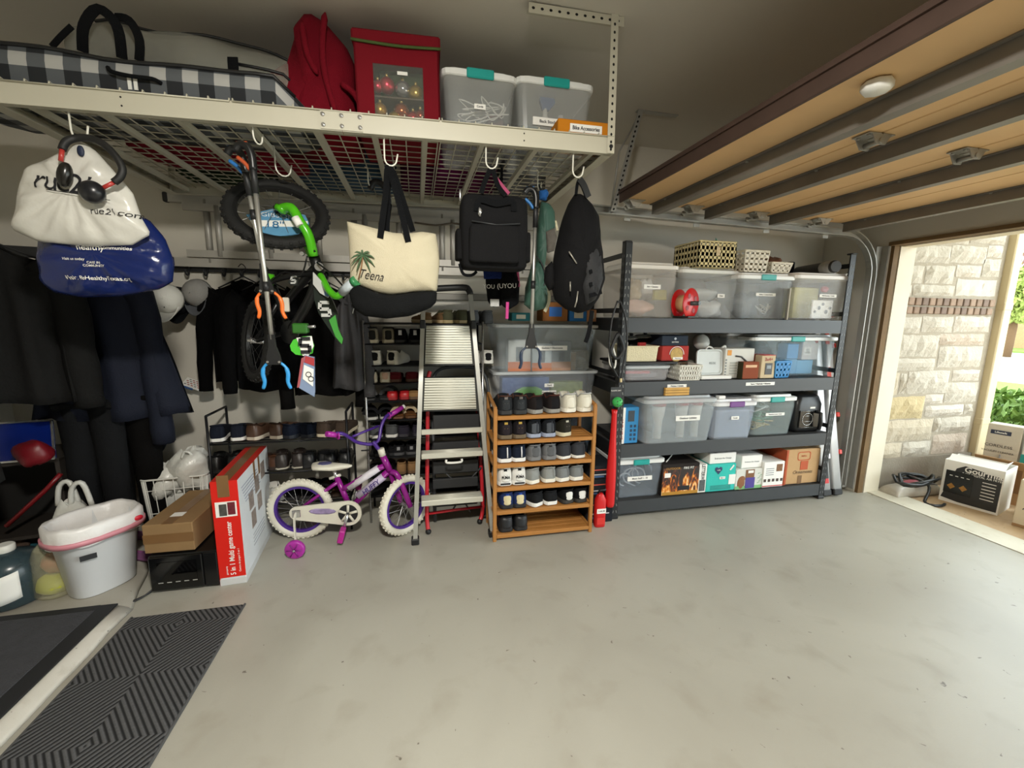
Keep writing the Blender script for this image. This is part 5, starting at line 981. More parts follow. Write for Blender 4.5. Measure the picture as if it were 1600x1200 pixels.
strap([at(745, 330, BY-.085), at(750, 312, BY-.09), at(775, 318, BY-.092), at(800, 315, BY-.09), at(803, 330, BY-.085)], .028, NYL, bp, 'front_handle')
strap([at(772, 275, BY-.0), at(784, 290, BY-.02), at(795, 303, BY-.02)], .018, fabric('#a04a68'), bp, 'pink_trim'); strap([at(718, 412, BY), at(724, 428, BY), at(737, 430, BY), at(745, 424, BY)], .014, NYL, bp, 'loose_strap')
bx('brand_patch', at(778, 318, BY-.089), (.045, .003, .007), mat('#8a8a88', .5), bp); MB().blob(at(750, 331, BY-.092), (.009, .006, .018), 10, 8, .3, 3).obj('silver_charm', CHROME, bp); MB().blob(at(719, 305, BY-.05), (.006, .006, .03), 8, 6).obj('zip_pull', CHROME, bp)
# slim backpack
b2 = thing('slim_backpack', 'slim black backpack seen from the side near the steel shelving', 'backpack'); B2Y = 2.12
pillow([(898, 303), (908, 303), (922, 318), (932, 335), (935, 365), (939, 400), (942, 440), (935, 465), (922, 484), (905, 490), (885, 484), (868, 470), (862, 448), (864, 420), (869, 385), (880, 340), (890, 315)], B2Y, .11, .11, .006, 13, 60).obj('main_body', BKP, b2)
pillow([(912, 385), (928, 378), (938, 400), (940, 440), (930, 468), (915, 478), (905, 455), (906, 415)], B2Y-.06, .06, .04, .004, 14, 40).obj('front_pocket', mat('#1c1d20', .7, var=.15, bump=.3, bscale=200), b2)
pillow([(862, 408), (852, 418), (850, 440), (858, 455), (866, 450), (866, 420)], B2Y-.01, .03, .03, .002, 15, 30).obj('strap_flap', BKP, b2)
hb_ = at(905, 280, B2Y-.06); strap([at(900, 304, B2Y-.04), at(902, 288, B2Y-.05), hb_], .014, NYL, b2, 'loop'); strap([hb_, at(912, 290, B2Y-.06), at(919, 308, B2Y-.05)], .03, mat('#0f1012', .5), b2, 'padded_handle', .012)
for pts in ([(889, 393), (896, 404), (901, 412)], [(891, 440), (891, 455)], [(903, 455), (901, 470), (898, 480)]): MB().tube([at(x, y, B2Y-.115) for x, y in pts], .0035, 6).obj('zip_pull', mat('#9a968c', .4, metal=.5), b2)
for y in (425, 445, 462): strap([at(921, y, B2Y-.125), at(932, y-3, B2Y-.10), at(940, y-6, B2Y-.05)], .02, NYL, b2, 'webbing')
strap([at(925, 485, B2Y-.02), at(921, 515, B2Y-.02), at(915, 535, B2Y-.02)], .022, NYL, b2, 'tail_strap')
# knee pads under the square backpack
kp = thing('knee_pads', 'black knee pads with white lettering hanging behind the square backpack', 'knee pads'); KY = 2.42
pillow([(758, 418), (785, 416), (787, 455), (783, 478), (768, 480), (762, 470), (759, 445)], KY, .035, .03, .003, 22, 36).obj('pad', fabric('#131417'), kp); pillow([(783, 418), (806, 416), (812, 440), (810, 475), (795, 484), (784, 478), (782, 450)], KY-.03, .035, .03, .003, 23, 36).obj('pad', fabric('#121316'), kp)
pillow([(755, 420), (790, 424), (788, 436), (756, 436)], KY-.03, .012, .012, .002, 24, 30).obj('blue_band', fabric('#1c2c62'), kp)
text('YOU', .032, PAPER, kp, at(764, 448, KY-.042), rot=(PI/2, 0, .1)); text('(UYOU', .036, PAPER, kp, at(792, 447, KY-.072), rot=(PI/2, -.05, .1)); bx('care_label', at(773, 473, KY-.042), (.05, .003, .04), mat('#b5b6b4', .6, var=.3, scale=40), kp)
strap([at(809, 425, KY-.05), at(811, 448, KY-.05)], .012, fabric('#c65a86'), kp, 'pink_strap'); strap([at(793, 472, KY-.075), at(792, 498, KY-.06)], .016, fabric('#cf4f94'), kp, 'pink_strap')
strap([at(785, 420, KY-.02), at(783, 380, KY), at(783, 330, KY), at(784, 262, KY)], .014, NYL, kp, 'hanging_loop')
# green folding chair bag
gc = thing('green_chair_bag', 'folded dark green camping chair bag hanging beside slim backpack', 'chair bag'); GY = 2.46; GRN = mat('#37584c', .6, var=.25, scale=7, bump=.4, bscale=25)
pillow([(846, 315), (858, 318), (866, 330), (867, 352), (860, 372), (852, 395), (848, 430), (838, 420), (838, 370), (842, 340)], GY, .06, .06, .006, 31, 44).obj('upper_cloth', GRN, gc); pillow([(832, 410), (846, 408), (852, 430), (857, 455), (852, 482), (832, 487), (819, 476), (821, 450)], GY-.04, .065, .06, .008, 32, 44).obj('lower_cloth', GRN, gc)
pillow([(853, 362), (866, 356), (870, 372), (866, 392), (855, 396)], GY-.07, .02, .02, .002, 33, 30).obj('grey_mesh_pocket', mat('#5c5750', .8, var=.3, scale=40), gc); pillow([(843, 298), (854, 296), (857, 303), (853, 314), (843, 312)], GY-.02, .03, .03, .003, 34, 30).obj('blue_strap_wad', fabric('#2a5c9c'), gc)
strap([at(851, 487, GY-.1), at(858, 470, GY-.09), at(856, 445, GY-.09)], .018, fabric('#a9a58c'), gc, 'beige_trim'); strap([at(868, 345, GY-.03), at(871, 360, GY-.03)], .012, fabric('#c9bfa0'), gc, 'beige_trim'); MB().tube(smoothpts([at(838, 400, GY-.08), at(848, 415, GY-.1), at(852, 440, GY-.1), at(845, 452, GY-.1)]), .004, 6).obj('draw_cord', BLACK, gc)
MB().tube([at(846, 300, GY), at(842, 290, GY)], .006, 6).obj('hanging_loop', BLACK, gc)
# black umbrella behind the tote
um = thing('folded_umbrella', 'black folded umbrella handle hanging behind the canvas tote', 'umbrella'); UY = 2.62
MB().tube(smoothpts([at(578, 296, UY), at(585, 284, UY), at(597, 288, UY), at(605, 300, UY), at(607, 318, UY)]), .017, 10).obj('handle', BLACK, um); MB().tube([at(607, 318, UY), at(600, 350, UY), at(595, 470, UY)], [.02, .03, .012], 12).obj('folded_canopy', fabric('#101113'), um); MB().tube([at(595, 470, UY), at(594, 490, UY)], .004, 6).obj('tip', CHROME, um)
# ================================================================ ladder, rails and clothes along the back wall
el = thing('wall_ladder', 'aluminium extension ladder stored sideways on the back wall', 'ladder', (0, 3.30, 0)); LZ1, LZ0 = 2.205, 1.805
OLDALU = mat('#a8a59e', .45, metal=.35, var=.1)
for z, nm in ((LZ1, 'rail'), (LZ0, 'rail')):
    b = MB(); b.prism([(-.03, -.028), (.0, -.028), (0, -.022), (-.024, -.022), (-.024, .022), (0, .022), (0, .028), (-.03, .028)], 0, 1); b.v = [Vector((-1.56+2.6*p.y, p.x, z+p.z)) for p in b.v]; b.obj(nm, OLDALU, el)
    b = MB(); b.box((-.20, -.045, z+(-.055 if z > 2 else .055)), (2.5, .022, .045)); b.obj('fly_rail', OLDALU, el)
    for x in (-1.55, 1.03): bx('rail_end_cap', (x, -.015, z), (.03, .04, .06), BLACK, el, .006)
for i in range(8):
    x = -1.33+.305*i; MB().tube([(x, -.012, LZ0), (x, -.012, LZ1)], .021, 8).obj('rung', OLDALU, el)
    if i < 7: MB().tube([(x+.075, -.045, LZ0+.04), (x+.075, -.045, LZ1-.04)], .019, 8).obj('rung', OLDALU, el)
MB().tube(smoothpts([(-.0, -.06, 2.13), (.15, -.06, 2.12), (.3, -.06, 2.14), (.5, -.06, 2.09)]), .006, 6).obj('pull_rope', mat('#5b5145', .9), el)
for x in (-1.1, .8): bx('wall_bracket', (x, .03, (LZ0+LZ1)/2+.16), (.04, .06, .04), BLACK, el)
# a second, slimmer aluminium rail below the ladder on the right
lv = thing('wall_rail', 'grey steel rail mounted on the back wall above the shoe racks', 'wall rail', (0, 3.33, 0)); b = MB(); b.box((.62, 0, 1.62), (1.2, .04, .05), .004); b.obj('bar', mat('#77756f', .5, metal=.5, var=.1), lv)
for x in (.1, .62, 1.1): bx('mount', (x, .01, 1.62), (.03, .035, .09), BLACK, lv)
# hook rail
hr = thing('hook_rail', 'long black coat hook rail screwed to the back wall', 'hook rail', (0, 3.335, 1.775)); bx('bar', (-1.0, 0, 0), (1.7, .03, .05), BLACK, hr, .003)
for i in range(16):
    x = -1.80+.108*i; MB().tube(smoothpts([(x, -.015, .0), (x, -.03, -.03), (x, -.045, -.052), (x, -.068, -.045), (x, -.078, -.015)]), .006, 7).obj('hook', BLACK, hr)
hr2 = thing('coat_hook_rail', 'second dark hook rail carrying the coats at the left', 'hook rail', (-2.10, 2.98, 1.80), .25); bx('bar', (0, 0, 0), (.9, .03, .06), BLACK, hr2, .003); MB().tube([(-.3, .0, 0), (-.3, .42, 0)], .012, 6).obj('wall_arm', BLACK, hr2); MB().tube([(.3, .0, 0), (.3, .22, 0)], .012, 6).obj('wall_arm', BLACK, hr2)
# caps
def cap(label, px, py, Y, crown, brim, rz=0., tilt=0., logo=None):
    t = thing('baseball_cap', label, 'cap', at(px, py, Y), group='caps on the hook rail', rot=(0, tilt, rz)); cm = fabric(crown, .1)
    # hanging with the brim down: dome axis toward -y
    rg = []
    for i in range(9):
        th = PI/2*i/8; r = .088*math.cos(th*.97)+.002; rg.append([(r*math.cos(2*PI*j/20), -.095*math.sin(th), r*1.02*math.sin(2*PI*j/20)) for j in range(20)])
    MB().loft(rg).obj('crown', cm, t)
    bm = MB(); bm.sheet(lambda u, v: (math.sin((u-.5)*2.6)*(.086-.012*v*v), -.012-.055*v*math.cos((u-.5)*1.6), -.082*math.cos((u-.5)*2.4)-.062*v*math.cos((u-.5)*2.9)-.004), 12, 5, .005); bm.obj('brim', fabric(brim, .1), t)
    MB().lathe([(.006, 0), (.004, .004)], 8, (0, -.096, 0), (0, -1, 0)).obj('button', cm, t)
    if logo: MB().tube([(-.03, -.082, -.03), (.0, -.08, -.048), (.035, -.078, -.036)], .003, 5).obj('logo', logo, t); MB().tube([(.005, -.082, -.03), (.012, -.079, -.055)], .003, 5).obj('logo', logo, t)
    return t
cap('black cap behind the white one on the hook rail', 279, 470, 3.24, '#15171a', '#101214', .1)
cap('white cap with dark logo hanging on the hook rail', 262, 467, 3.13, '#d0cfc8', '#c9c8c2', .15, .15, mat('#23262c', .6))
cap('grey cap with pale crown hanging beside the black shirt', 311, 458, 3.22, '#8c8b88', '#55575b', -.15)
# clothes
def garment(name, label, cat, sh, Y, top, hem, wtop, whem, depth, m_, sleeves=(1, 1), slen=.55, seed=1, rz=0., folds=7, amp=.014, hanger=True, sw_=.065, open_=False, cuff=None):
    """hanging jacket/shirt: shoulders at x=sh, z=top; hem at z=hem"""
    t = thing(name, label, cat, (sh, Y, 0), rz); g = random.Random(seed); ph = g.uniform(0, 6); rg = []; n = 40
    for i in range(15):
        v = i/14; z = top-(top-hem)*v; w_ = (wtop+(whem-wtop)*v)/2
        if v < .12: w_ *= .35+.65*(v/.12)**.5
        d_ = depth/2*(.45+.55*min(1, v*4)); r = []
        for j in range(n):
            a = 2*PI*j/n; k = amp*min(1, v*1.6)*math.sin(folds*a+ph+1.5*v)+amp*.5*math.sin((folds+4)*a+ph*2-v*3)
            r.append((w_*math.cos(a)*(1+k*1.2/w_*.3), d_*math.sin(a)+k*(1.6 if math.sin(a) < 0 else .6), z+.012*math.sin(3*a+ph)*v-(.045*abs(math.cos(a))**1.5*(1-min(1, v*6)))))
        rg.append(r)
    MB().loft(rg).obj('body', m_, t)
    for s, on_ in zip((-1, 1), sleeves):
        if not on_: continue
        sx = s*(wtop/2-.03); pts = [(sx*.9, -.0, top-.085), (sx+s*.05, -.01, top-.2), (sx+s*.075, -.03, top-.2-slen*.45), (sx+s*.085+g.uniform(-.02, .02), -.045, top-.12-slen)]
        P = smoothpts(pts, 4); MB().tube(P, [sw_*(1.05-.35*i/len(P))*(1+.06*math.sin(i*2.1+ph)) for i in range(len(P))], 12).obj('sleeve', m_, t)
        if cuff: e = P[-1]; MB().tube([e+Vector((0, 0, .05)), e-Vector((0, 0, .006))], sw_*.68, 12).obj('cuff', cuff, t)
    MB().tube(arc((0, -.01, top-.012), .055, PI*1.05, PI*1.95, 10, (1, 0, 0), (0, .5, 1)), .016, 8).obj('collar', m_, t)
    if hanger:
        h = MB(); h.tube(smoothpts([(-wtop*.36, 0, top-.06), (-.03, 0, top+.005), (0, 0, top+.02), (.03, 0, top+.005), (wtop*.36, 0, top-.06)]), .005, 6); h.tube(smoothpts([(0, 0, top+.02), (0, 0, top+.05), (.022, 0, top+.075), (.0, 0, top+.1), (-.022, 0, top+.08)]), .003, 6); h.obj('hanger', BLACK, t)
    return t
def X_(px, Y, py=520): return at(px, py, Y).x
K1 = mat('#060607', .95, var=.15, bump=.3, bscale=150, spec=.1); K2 = mat('#08090c', .9, var=.2, bump=.3, bscale=120, spec=.1); K3 = mat('#0b0a0a', .9, var=.2, bump=.3, bscale=120, spec=.1)
garment('black_shirt', 'black long sleeved shirt with tiny chest print on the back wall', 'shirt', X_(385, 3.2), 3.22, 1.70, 1.02, .42, .44, .10, K1, (1, 0), .62, 3, sw_=.055)
t = garment('black_shirt', 'black shirt behind the hanging green bike', 'shirt', X_(430, 3.2), 3.09, 1.68, .98, .40, .42, .12, K1, (1, 0), .6, 5, sw_=.055)
bx('chest_print', at(369, 480, 3.06), (.05, .002, .014), mat('#8c8d90', .7), bpy.data.objects['black_shirt'])
bpy.data.objects['chest_print'].location = Vector((0, 0, 0)); 
bpy.data.objects['chest_print'].matrix_parent_inverse = Matrix.Translation(-bpy.data.objects['black_shirt'].location)
garment('black_jacket', 'black zip jacket between the bike and the grey jacket', 'jacket', X_(505, 3.15), 3.13, 1.70, .93, .40, .40, .15, K3, (1, 1), .74, 8, sw_=.06)
garment('grey_jacket', 'charcoal grey jacket hanging left of the tall shoe rack', 'jacket', X_(547, 3.05), 3.06, 1.62, .98, .13, .27, .15, mat('#3b3a3c', .85, var=.2, bump=.3, bscale=120), (0, 1), .58, 9, folds=5, amp=.02, sw_=.05)
dm = MB().tube(smoothpts([at(560, 474, 2.95), at(553, 482, 2.95), at(551, 490, 2.95)]), .003, 5).obj('draw_string', mat('#b8b8b4', .6)); dm.parent = bpy.data.objects['grey_jacket']; dm.matrix_parent_inverse = Matrix.Translation(-bpy.data.objects['grey_jacket'].location)
NAVY = mat('#191d2a', .8, var=.15, scale=5, bump=.25, bscale=90, spec=.2); CHAR = mat('#171717', .9, spec=.15, var=.25, scale=5, bump=.3, bscale=60); OLIVE = mat('#191a17', .85, var=.3, scale=6, bump=.35, bscale=50)
garment('navy_coat', 'large navy winter coat hanging under the navy plastic bag', 'coat', -1.76, 2.92, 1.72, .865, .36, .78, .22, NAVY, (0, 1), .90, 12, .05, 9, .018, cuff=fabric('#141722'), sw_=.075)
garment('charcoal_coat', 'charcoal padded coat with cuffed sleeve at the far left', 'coat', -2.02, 2.62, 1.80, 1.02, .46, .58, .26, CHAR, (0, 1), .70, 14, .35, 9, .024, sw_=.085, cuff=CHAR)
garment('olive_coat', 'long dark olive coat hanging at the left edge', 'coat', -2.22, 2.34, 1.72, .66, .40, .50, .26, OLIVE, (0, 0), .7, 15, .5, 9, .026)
def trousers(name, label, px, Y, top, hem, m_, seed, w_=.2):
    t = thing(name, label, 'trousers', (X_(px, Y, 700), Y, 0))
    for s in (-1, 1):
        rg = []
        for i in range(9):
            v = i/8; r_ = .085*(1-.25*v); rg.append([(s*.07*(1+.2*v)+r_*math.cos(2*PI*j/16)+.006*math.sin(j*2+i+seed), .75*r_*math.sin(2*PI*j/16), top-(top-hem)*v) for j in range(16)])
        MB().loft(rg).obj('trouser_leg', m_, t)
    bx('waistband', (0, 0, top), (.32, .13, .06), m_, t, .02); MB().tube([(0, .05, top+.03), (0, .07, 1.75)], .004, 5).obj('hanging_loop', BLACK, t); return t
trousers('black_trousers', 'black padded trousers below the navy coat', 205, 2.92, .98, .14, K3, 3)
trousers('grey_trousers', 'dark grey work trousers beside the white bin', 150, 2.86, .95, .20, mat('#151618', .9, var=.2, bump=.3, spec=.15), 5)
rc = thing('racquet_bag', 'black bag with pale piping below the navy coat', 'bag', (0, 0, 0)); pillow([(205, 660), (255, 662), (262, 690), (255, 705), (238, 708), (215, 690)], 2.98, .05, .05, .003, 41, 36).obj('bag_body', K2, rc); MB().tube(smoothpts([at(212, 668, 2.925), at(228, 688, 2.92), at(240, 700, 2.925)]), .003, 5).obj('piping', PAPER, rc)
# ================================================================ shoes and shoe racks
HW = [(0, .50), (.03, .72), (.10, .86), (.22, .88), (.36, .82), (.50, .86), (.65, .98), (.78, 1.0), (.88, .86), (.95, .60), (1., .22)]
def interp(T, t):
    for (a, x), (b, y) in zip(T, T[1:]):
        if t <= b: return x+(y-x)*(t-a)/(b-a)
    return T[-1][1]
def shoe_parts(L_, w_, hc, st, style):
    """returns meshes: sole, upper, lining, collar. heel at y=0 looking toward -y, toe toward +y"""
    ts = [0, .015, .04, .09, .16, .24, .32, .40, .46, .54, .64, .75, .85, .93, .98, 1.]
    out = [(w_/2*interp(HW, t), L_*t) for t in ts]; loop = [(x, y) for x, y in out]+[(-x, y) for x, y in out[::-1]]
    toe = lambda y: .012*max(0, y/L_-.72)/.28
    lip = 1.06
    sole = MB().loft([[(x*.95, .006+y*.975, toe(y)) for x, y in loop], [(x*lip, y, .004+toe(y)) for x, y in loop], [(x*lip, y, st*.6+toe(y)*.8) for x, y in loop], [(x*(1.0), y, st+toe(y)*.7) for x, y in loop]], True, False)
    if style == 'sandal': HT = [(0, st+.002), (1, st+.002)]
    elif style == 'loafer': HT = [(0, hc), (.10, hc*.93), (.26, hc*.74), (.42, hc*.80), (.50, hc*.82), (.60, hc*.74), (.75, hc*.66), (.9, hc*.56), (1, hc*.40)]
    elif style == 'boot': HT = [(0, hc), (.40, hc), (.46, hc*.8), (.60, hc*.55), (.8, hc*.45), (1, hc*.3)]
    else: HT = [(0, hc), (.06, hc*1.02), (.14, hc*.90), (.25, hc*.76), (.36, hc*.88), (.43, hc*1.06), (.50, hc*.96), (.62, hc*.76), (.78, hc*.60), (.92, hc*.48), (1, hc*.32)]
    up, lin_, rim_l, rim_r = MB(), MB(), [], []
    rings = []; opn = []
    for t in ts:
        x = w_/2*interp(HW, t); y = L_*t; h = interp(HT, t); b = st+toe(y)*.7-.002; o_ = .03 <= t <= .42
        nx = x*(.80 if t > .3 else .84); r = []
        lean = -.006*(1-t/.05) if t < .05 else 0
        for f, q_ in ((0, 1.), (.30, 1.03), (.62, .98), (.86, .90)): r.append((-x*q_, y+(.010*f*f if t < .08 else 0)-(.004*math.sin(PI*f) if t < .05 else 0), b+(h-b)*f))
        if o_: mid = [(-nx*.92, h), (-nx*.72, h*.62+b*.3), (0, b+.006), (nx*.72, h*.62+b*.3), (nx*.92, h)]
        else: mid = [(-nx*.88, b+(h-b)*.93), (-nx*.5, b+(h-b)*.985), (0, h), (nx*.5, b+(h-b)*.985), (nx*.88, b+(h-b)*.93)]
        r += [(px_, y+(.010 if t < .08 else 0), z_) for px_, z_ in mid]
        for f, q_ in ((.86, .90), (.62, .98), (.30, 1.03), (0, 1.)): r.append((x*q_, y+(.010*f*f if t < .08 else 0)-(.004*math.sin(PI*f) if t < .05 else 0), b+(h-b)*f))
        rings.append(r); opn.append(o_)
        if o_: rim_l.append((-nx*.92, y, h)); rim_r.append((nx*.92, y, h))
    n = len(rings[0])
    for i in range(len(rings)-1):
        for j in range(n-1):
            tgt = lin_ if (opn[i] and opn[i+1] and 4 <= j < 8) else up
            tgt.add([rings[i][j], rings[i][j+1], rings[i+1][j+1], rings[i+1][j]], [(0, 1, 2, 3)], True)
    up.add(rings[0], [tuple(range(n))], True); up.add(rings[-1], [tuple(range(n))], True)
    for mb in (up, lin_):                        # weld
        d, nv, mp = {}, [], []
        for p in mb.v:
            k = (round(p.x, 5), round(p.y, 5), round(p.z, 5))
            if k not in d: d[k] = len(nv); nv.append(p)
            mp.append(d[k])
        mb.v = nv; fs, sm = [], []
        for f, s in zip(mb.f, mb.sm):
            f2 = []
            for q_ in f:
                if not f2 or mp[q_] != f2[-1]: f2.append(mp[q_])
            if f2[0] == f2[-1]: f2.pop()
            if len(set(f2)) > 2 and len(set(f2)) == len(f2): fs.append(tuple(f2)); sm.append(s)
        mb.f, mb.sm = fs, sm
    col = MB().tube(smoothpts(rim_l[::-1]+[(0, .004, interp(HT, 0)+.001)]+rim_r, 2), .0055, 6)
    return sole, up, lin_, col
SHN = [0]
def shoe(label, loc, rz, style='sneaker', up='#222326', sole='#d8d6d0', lining='#1a1a1c', collar=None, tab=None, patch=None, laces=None, L_=.27, w_=.096, hc=.092, st=.026, group=None, stripe=None, kindm='fabric', name=None, logo=None, band=None):
    t = thing(name or {'loafer': 'loafer', 'boot': 'ankle_boot', 'sandal': 'sandal'}.get(style, 'sneaker'), label, 'shoe', loc, rz, group)
    fm = (lambda h: leather(h)) if kindm == 'leather' else (lambda h: fabric(h, .12)); s_, u_, l_, c_ = shoe_parts(L_, w_, hc, st, style)
    s_.obj('sole', plastic(sole, .6), t)
    if style == 'sandal':
        bx('footbed', (0, L_/2, st+.004), (w_*.8, L_*.9, .008), fm(lining), t, .004)
        for y, r_ in ((L_*.30, .052), (L_*.68, .05)): strap(arc((0, y, st), r_*.92, .1, PI-.1, 8, (1, 0, 0), (0, .15, 1)), .022, fm(up), t, 'strap', .004, up=(0, 1, .1))
        return t
    u_.obj('upper', fm(up), t); l_.obj('lining', fabric(lining), t); c_.obj('collar', fabric(collar or up, .1), t)
    if patch: # heel counter patch
        MB().sheet(lambda u, v: (math.sin((u-.5)*2.2)*w_*.37*(1-.45*abs(2*v-1)**2.5), -.0075+.015*(abs(u-.5)*2)**2.0*(1-.45*abs(2*v-1)**2.5)**2+.006*v*v, st+.004+(hc*.60-st*.3)*v+.004*(1-(2*u-1)**2)*(1 if v > .5 else -1)), 10, 8, .003).obj('heel_patch', fm(patch), t)
    if tab: MB().sheet(lambda u, v: ((u-.5)*.022, -.005+.012*v, hc*.62+(hc*.42)*v), 3, 4, .003).obj('heel_tab', fm(tab), t)
    if band: bx('sole_band', (0, -.004, st*.55), (w_*.62, .006, st*.35), plastic(band, .6), t, .002)
    if stripe: MB().sheet(lambda u, v: ((u-.5)*.008+.012, -.009+.010*v*v, st+.006+(hc*.62)*v), 2, 5, .002).obj('heel_stripe', fm(stripe), t)
    if laces:
        for k in range(3): y = L_*(.47+.055*k); MB().tube(arc((0, y, hc*.60-.006*k), w_*.30, .5, PI-.5, 6, (1, 0, 0), (0, .1, 1)), .003, 5).obj('lace', fabric(laces), t)
    if logo: text(logo, .026, INK, t, (0, -.011, hc*.52), bold=.04, squash=.8)
    return t
def pair(desc, where, x, y, z, dx=.10, rz=(0, 0), group=None, **k):
    for i, s in enumerate(('left', 'right')):
        xx = x+(i-.5)*dx; shoe('%s one of the %s, %s' % (s, desc, where), (xx, y+(.004 if i else 0), z), rz[i], group=group, **k)
# ---- bamboo rack
BAM = mat('#ad773c', .45, var=.22, scale=7, bump=.05); BX0, BX1, BY0, BYD = .472, 1.148, 2.575, .27
BZ = (.035, .200, .362, .522, .680, .842)
br = thing('bamboo_shoe_rack', 'six tier bamboo shoe rack full of sneakers', 'shoe rack', (BX0, BY0, 0)); BW2 = BX1-BX0
for x in (0, BW2):
    for y in (0, BYD):
        h = .905 if y == 0 else .95; bx('post', (x, y, h/2), (.024, .024, h), BAM, br, .003)
    for z in BZ: bx('side_rail', (x, BYD/2, z), (.018, BYD, .022), BAM, br, .002)
    MB().box((x, BYD/2, .928), (.02, BYD+.02, .022), .003, Euler((.165, 0, 0)).to_matrix()).obj('top_rail', BAM, br)
for z in BZ:
    bx('front_rail', (BW2/2, -.002, z), (BW2-.024, .018, .026), BAM, br, .003); bx('back_rail', (BW2/2, BYD, z), (BW2-.024, .018, .026), BAM, br, .003)
    for i in range(5): bx('slat', (BW2/2, .035+.05*i, z+.004), (BW2-.022, .042, .010), BAM, br, .002)
G1 = 'shoes on the bamboo rack'
def bam(t_, pxs, desc, rz=(0, 0), dy=0., py=None, **k):
    k['hc'] = k.get('hc', .092)*1.24; k['w_'] = .108; k['st'] = k.get('st', .031)
    z = BZ[5-t_]+.014; wh = ['top bamboo tier', 'second bamboo tier', 'third bamboo tier', 'fourth bamboo tier', 'fifth bamboo tier', 'bottom bamboo tier'][t_]; py = [640, 680, 715, 750, 785, 820][t_]
    X = [at(p, py, BY0+.03).x for p in pxs]
    for i, s in enumerate(('left', 'right')[:len(pxs)]): shoe(('%s one of the %s, %s' % (s, desc, wh)) if len(pxs) > 1 else '%s, %s' % (desc, wh), (X[i], BY0+.012+dy, z), rz[i], group=G1, **k)
bam(0, (790, 813), 'black sneakers with brown heel collars', up='#26282b', sole='#2a2c2e', collar='#4d362e', tab='#7c7672', patch='#34373a', hc=.098)
bam(0, (841, 866), 'black and brown sneakers with grey soles', (.38, .12), up='#231f1f', sole='#8e8d88', collar='#4a2c26', patch='#1d1d1f', hc=.095)
bam(0, (891, 915), 'cream knit sneakers with grey collars', (.16, .08), up='#d8d4c4', sole='#e6e3d6', lining='#9a9a98', collar='#b0b0ae', patch='#e0dccd', hc=.10)
bam(1, (790, 812), 'black hiking shoes with gold heel dots', up='#1d1a1d', sole='#6b5d48', collar='#17171a', patch='#2b262a', tab='#b99b4e', hc=.095)
bam(1, (835, 858), 'black running shoes with pale blue soles', up='#1c1e22', sole='#9aa3b8', collar='#22252a', patch='#50545a', stripe='#3a3d44', hc=.095)
bam(1, (885,), 'single charcoal sneaker with cream sole', (.35,), up='#26251f', sole='#cdc4a8', patch='#2f2d28', tab='#c8c4b4')
bam(2, (789, 811), 'navy sneakers with white soles and heel stripes', up='#1d2433', sole='#e8e8e6', stripe='#dedfe2', hc=.088)
bam(2, (836, 859), 'grey strapped sneakers', (.1, 0), up='#6f7174', sole='#77787a', tab='#35373a', patch='#5d5f62', hc=.085)
bam(2, (884, 905), 'charcoal slip on shoes with white soles', (.3, .12), style='loafer', up='#3b3d42', sole='#e4e2da', hc=.088, st=.024)
bam(3, (789, 811), 'white sneakers with black lettering and soles', up='#e2e2de', sole='#ecece8', patch='#e4e4e0', tab='#1d1e22', band='#26272a', logo='PUMA', hc=.098)
bam(3, (836, 858), 'light grey canvas slip ons', (.4, 0), style='loafer', up='#8f9290', sole='#e6e3d6', hc=.086)
bam(3, (881, 902), 'mid grey canvas slip ons', (.2, .1), style='loafer', up='#7c8081', sole='#e8e6dc', hc=.084)
bam(4, (792, 812), 'blue and cream sneakers', up='#26345f', sole='#23252a', patch='#d6cba4', tab='#2c4aa0', hc=.088)
bam(4, (842, 861), 'black suede shoes with white soles', (.5, .05), up='#1e1f21', sole='#e8e8e4', hc=.078)
bam(4, (888, 908), 'black shoes with wavy white heel patches', (.2, .1), up='#17181a', sole='#33322f', patch='#e6e6e2', hc=.078)
bam(5, (791, 814), 'plain black leather shoes', up='#1b1c1f', sole='#222326', patch='#222428', kindm='leather', hc=.085)
# ---- low black rack on the left
lr = thing('low_shoe_rack', 'low black metal shoe rack below the hanging shirts', 'shoe rack'); TX0, TX1, TY0, TY1 = -1.30, -.475, 2.93, 3.22; LZ = (.655, .445, .225)
BT = mat('#15161a', .4, metal=.3, var=.1)
for x in (TX0, TX1):
    for y in (TY0, TY1): MB().tube([(x, y, 0), (x, y, .84)], .008, 8).obj('post', BT, lr)
    MB().tube([(x, TY0, .84), (x, TY1, .84)], .008, 8).obj('top_bar', BT, lr)
for z in LZ:
    for i in range(6): y = TY0+(TY1-TY0)*i/5; MB().tube([(TX0, y, z), (TX1, y, z)], .006, 6).obj('shelf_bar', BT, lr)
    for x in (TX0, TX1): MB().tube([(x, TY0, z), (x, TY1, z)], .007, 6).obj('side_bar', BT, lr)
G2 = 'shoes on the low black rack'
def low(t_, px, desc, dx=.1, rz=(0, 0), **k):
    py = (680, 728, 775)[t_]; x = at(px, py, TY0+.05).x; k['hc'] = k.get('hc', .092)*1.15; pair(desc, ['low rack top', 'low rack middle', 'low rack bottom'][t_], x, TY0+.02, LZ[t_]+.008, dx, rz, G2, **k)
low(0, 357, 'navy canvas shoes with white soles', .115, (.15, .1), style='loafer', up='#1c202b', sole='#e6e6e2', hc=.095)
low(0, 412, 'brown moccasins with cream soles', .135, (-.3, -.35), style='loafer', up='#4b3528', sole='#c9bfae', kindm='leather', hc=.095, collar='#2e2119')
low(0, 463, 'dark navy loafers', .11, (-.5, -.5), style='loafer', up='#171d2b', sole='#1d222c', hc=.085)
low(0, 518, 'taupe shoes with cream soles', .12, (-.3, -.2), style='loafer', up='#453a32', sole='#d3c7ae', hc=.09)
low(1, 352, 'black leather boots', .11, up='#111213', sole='#1a1a1a', kindm='leather', hc=.1)
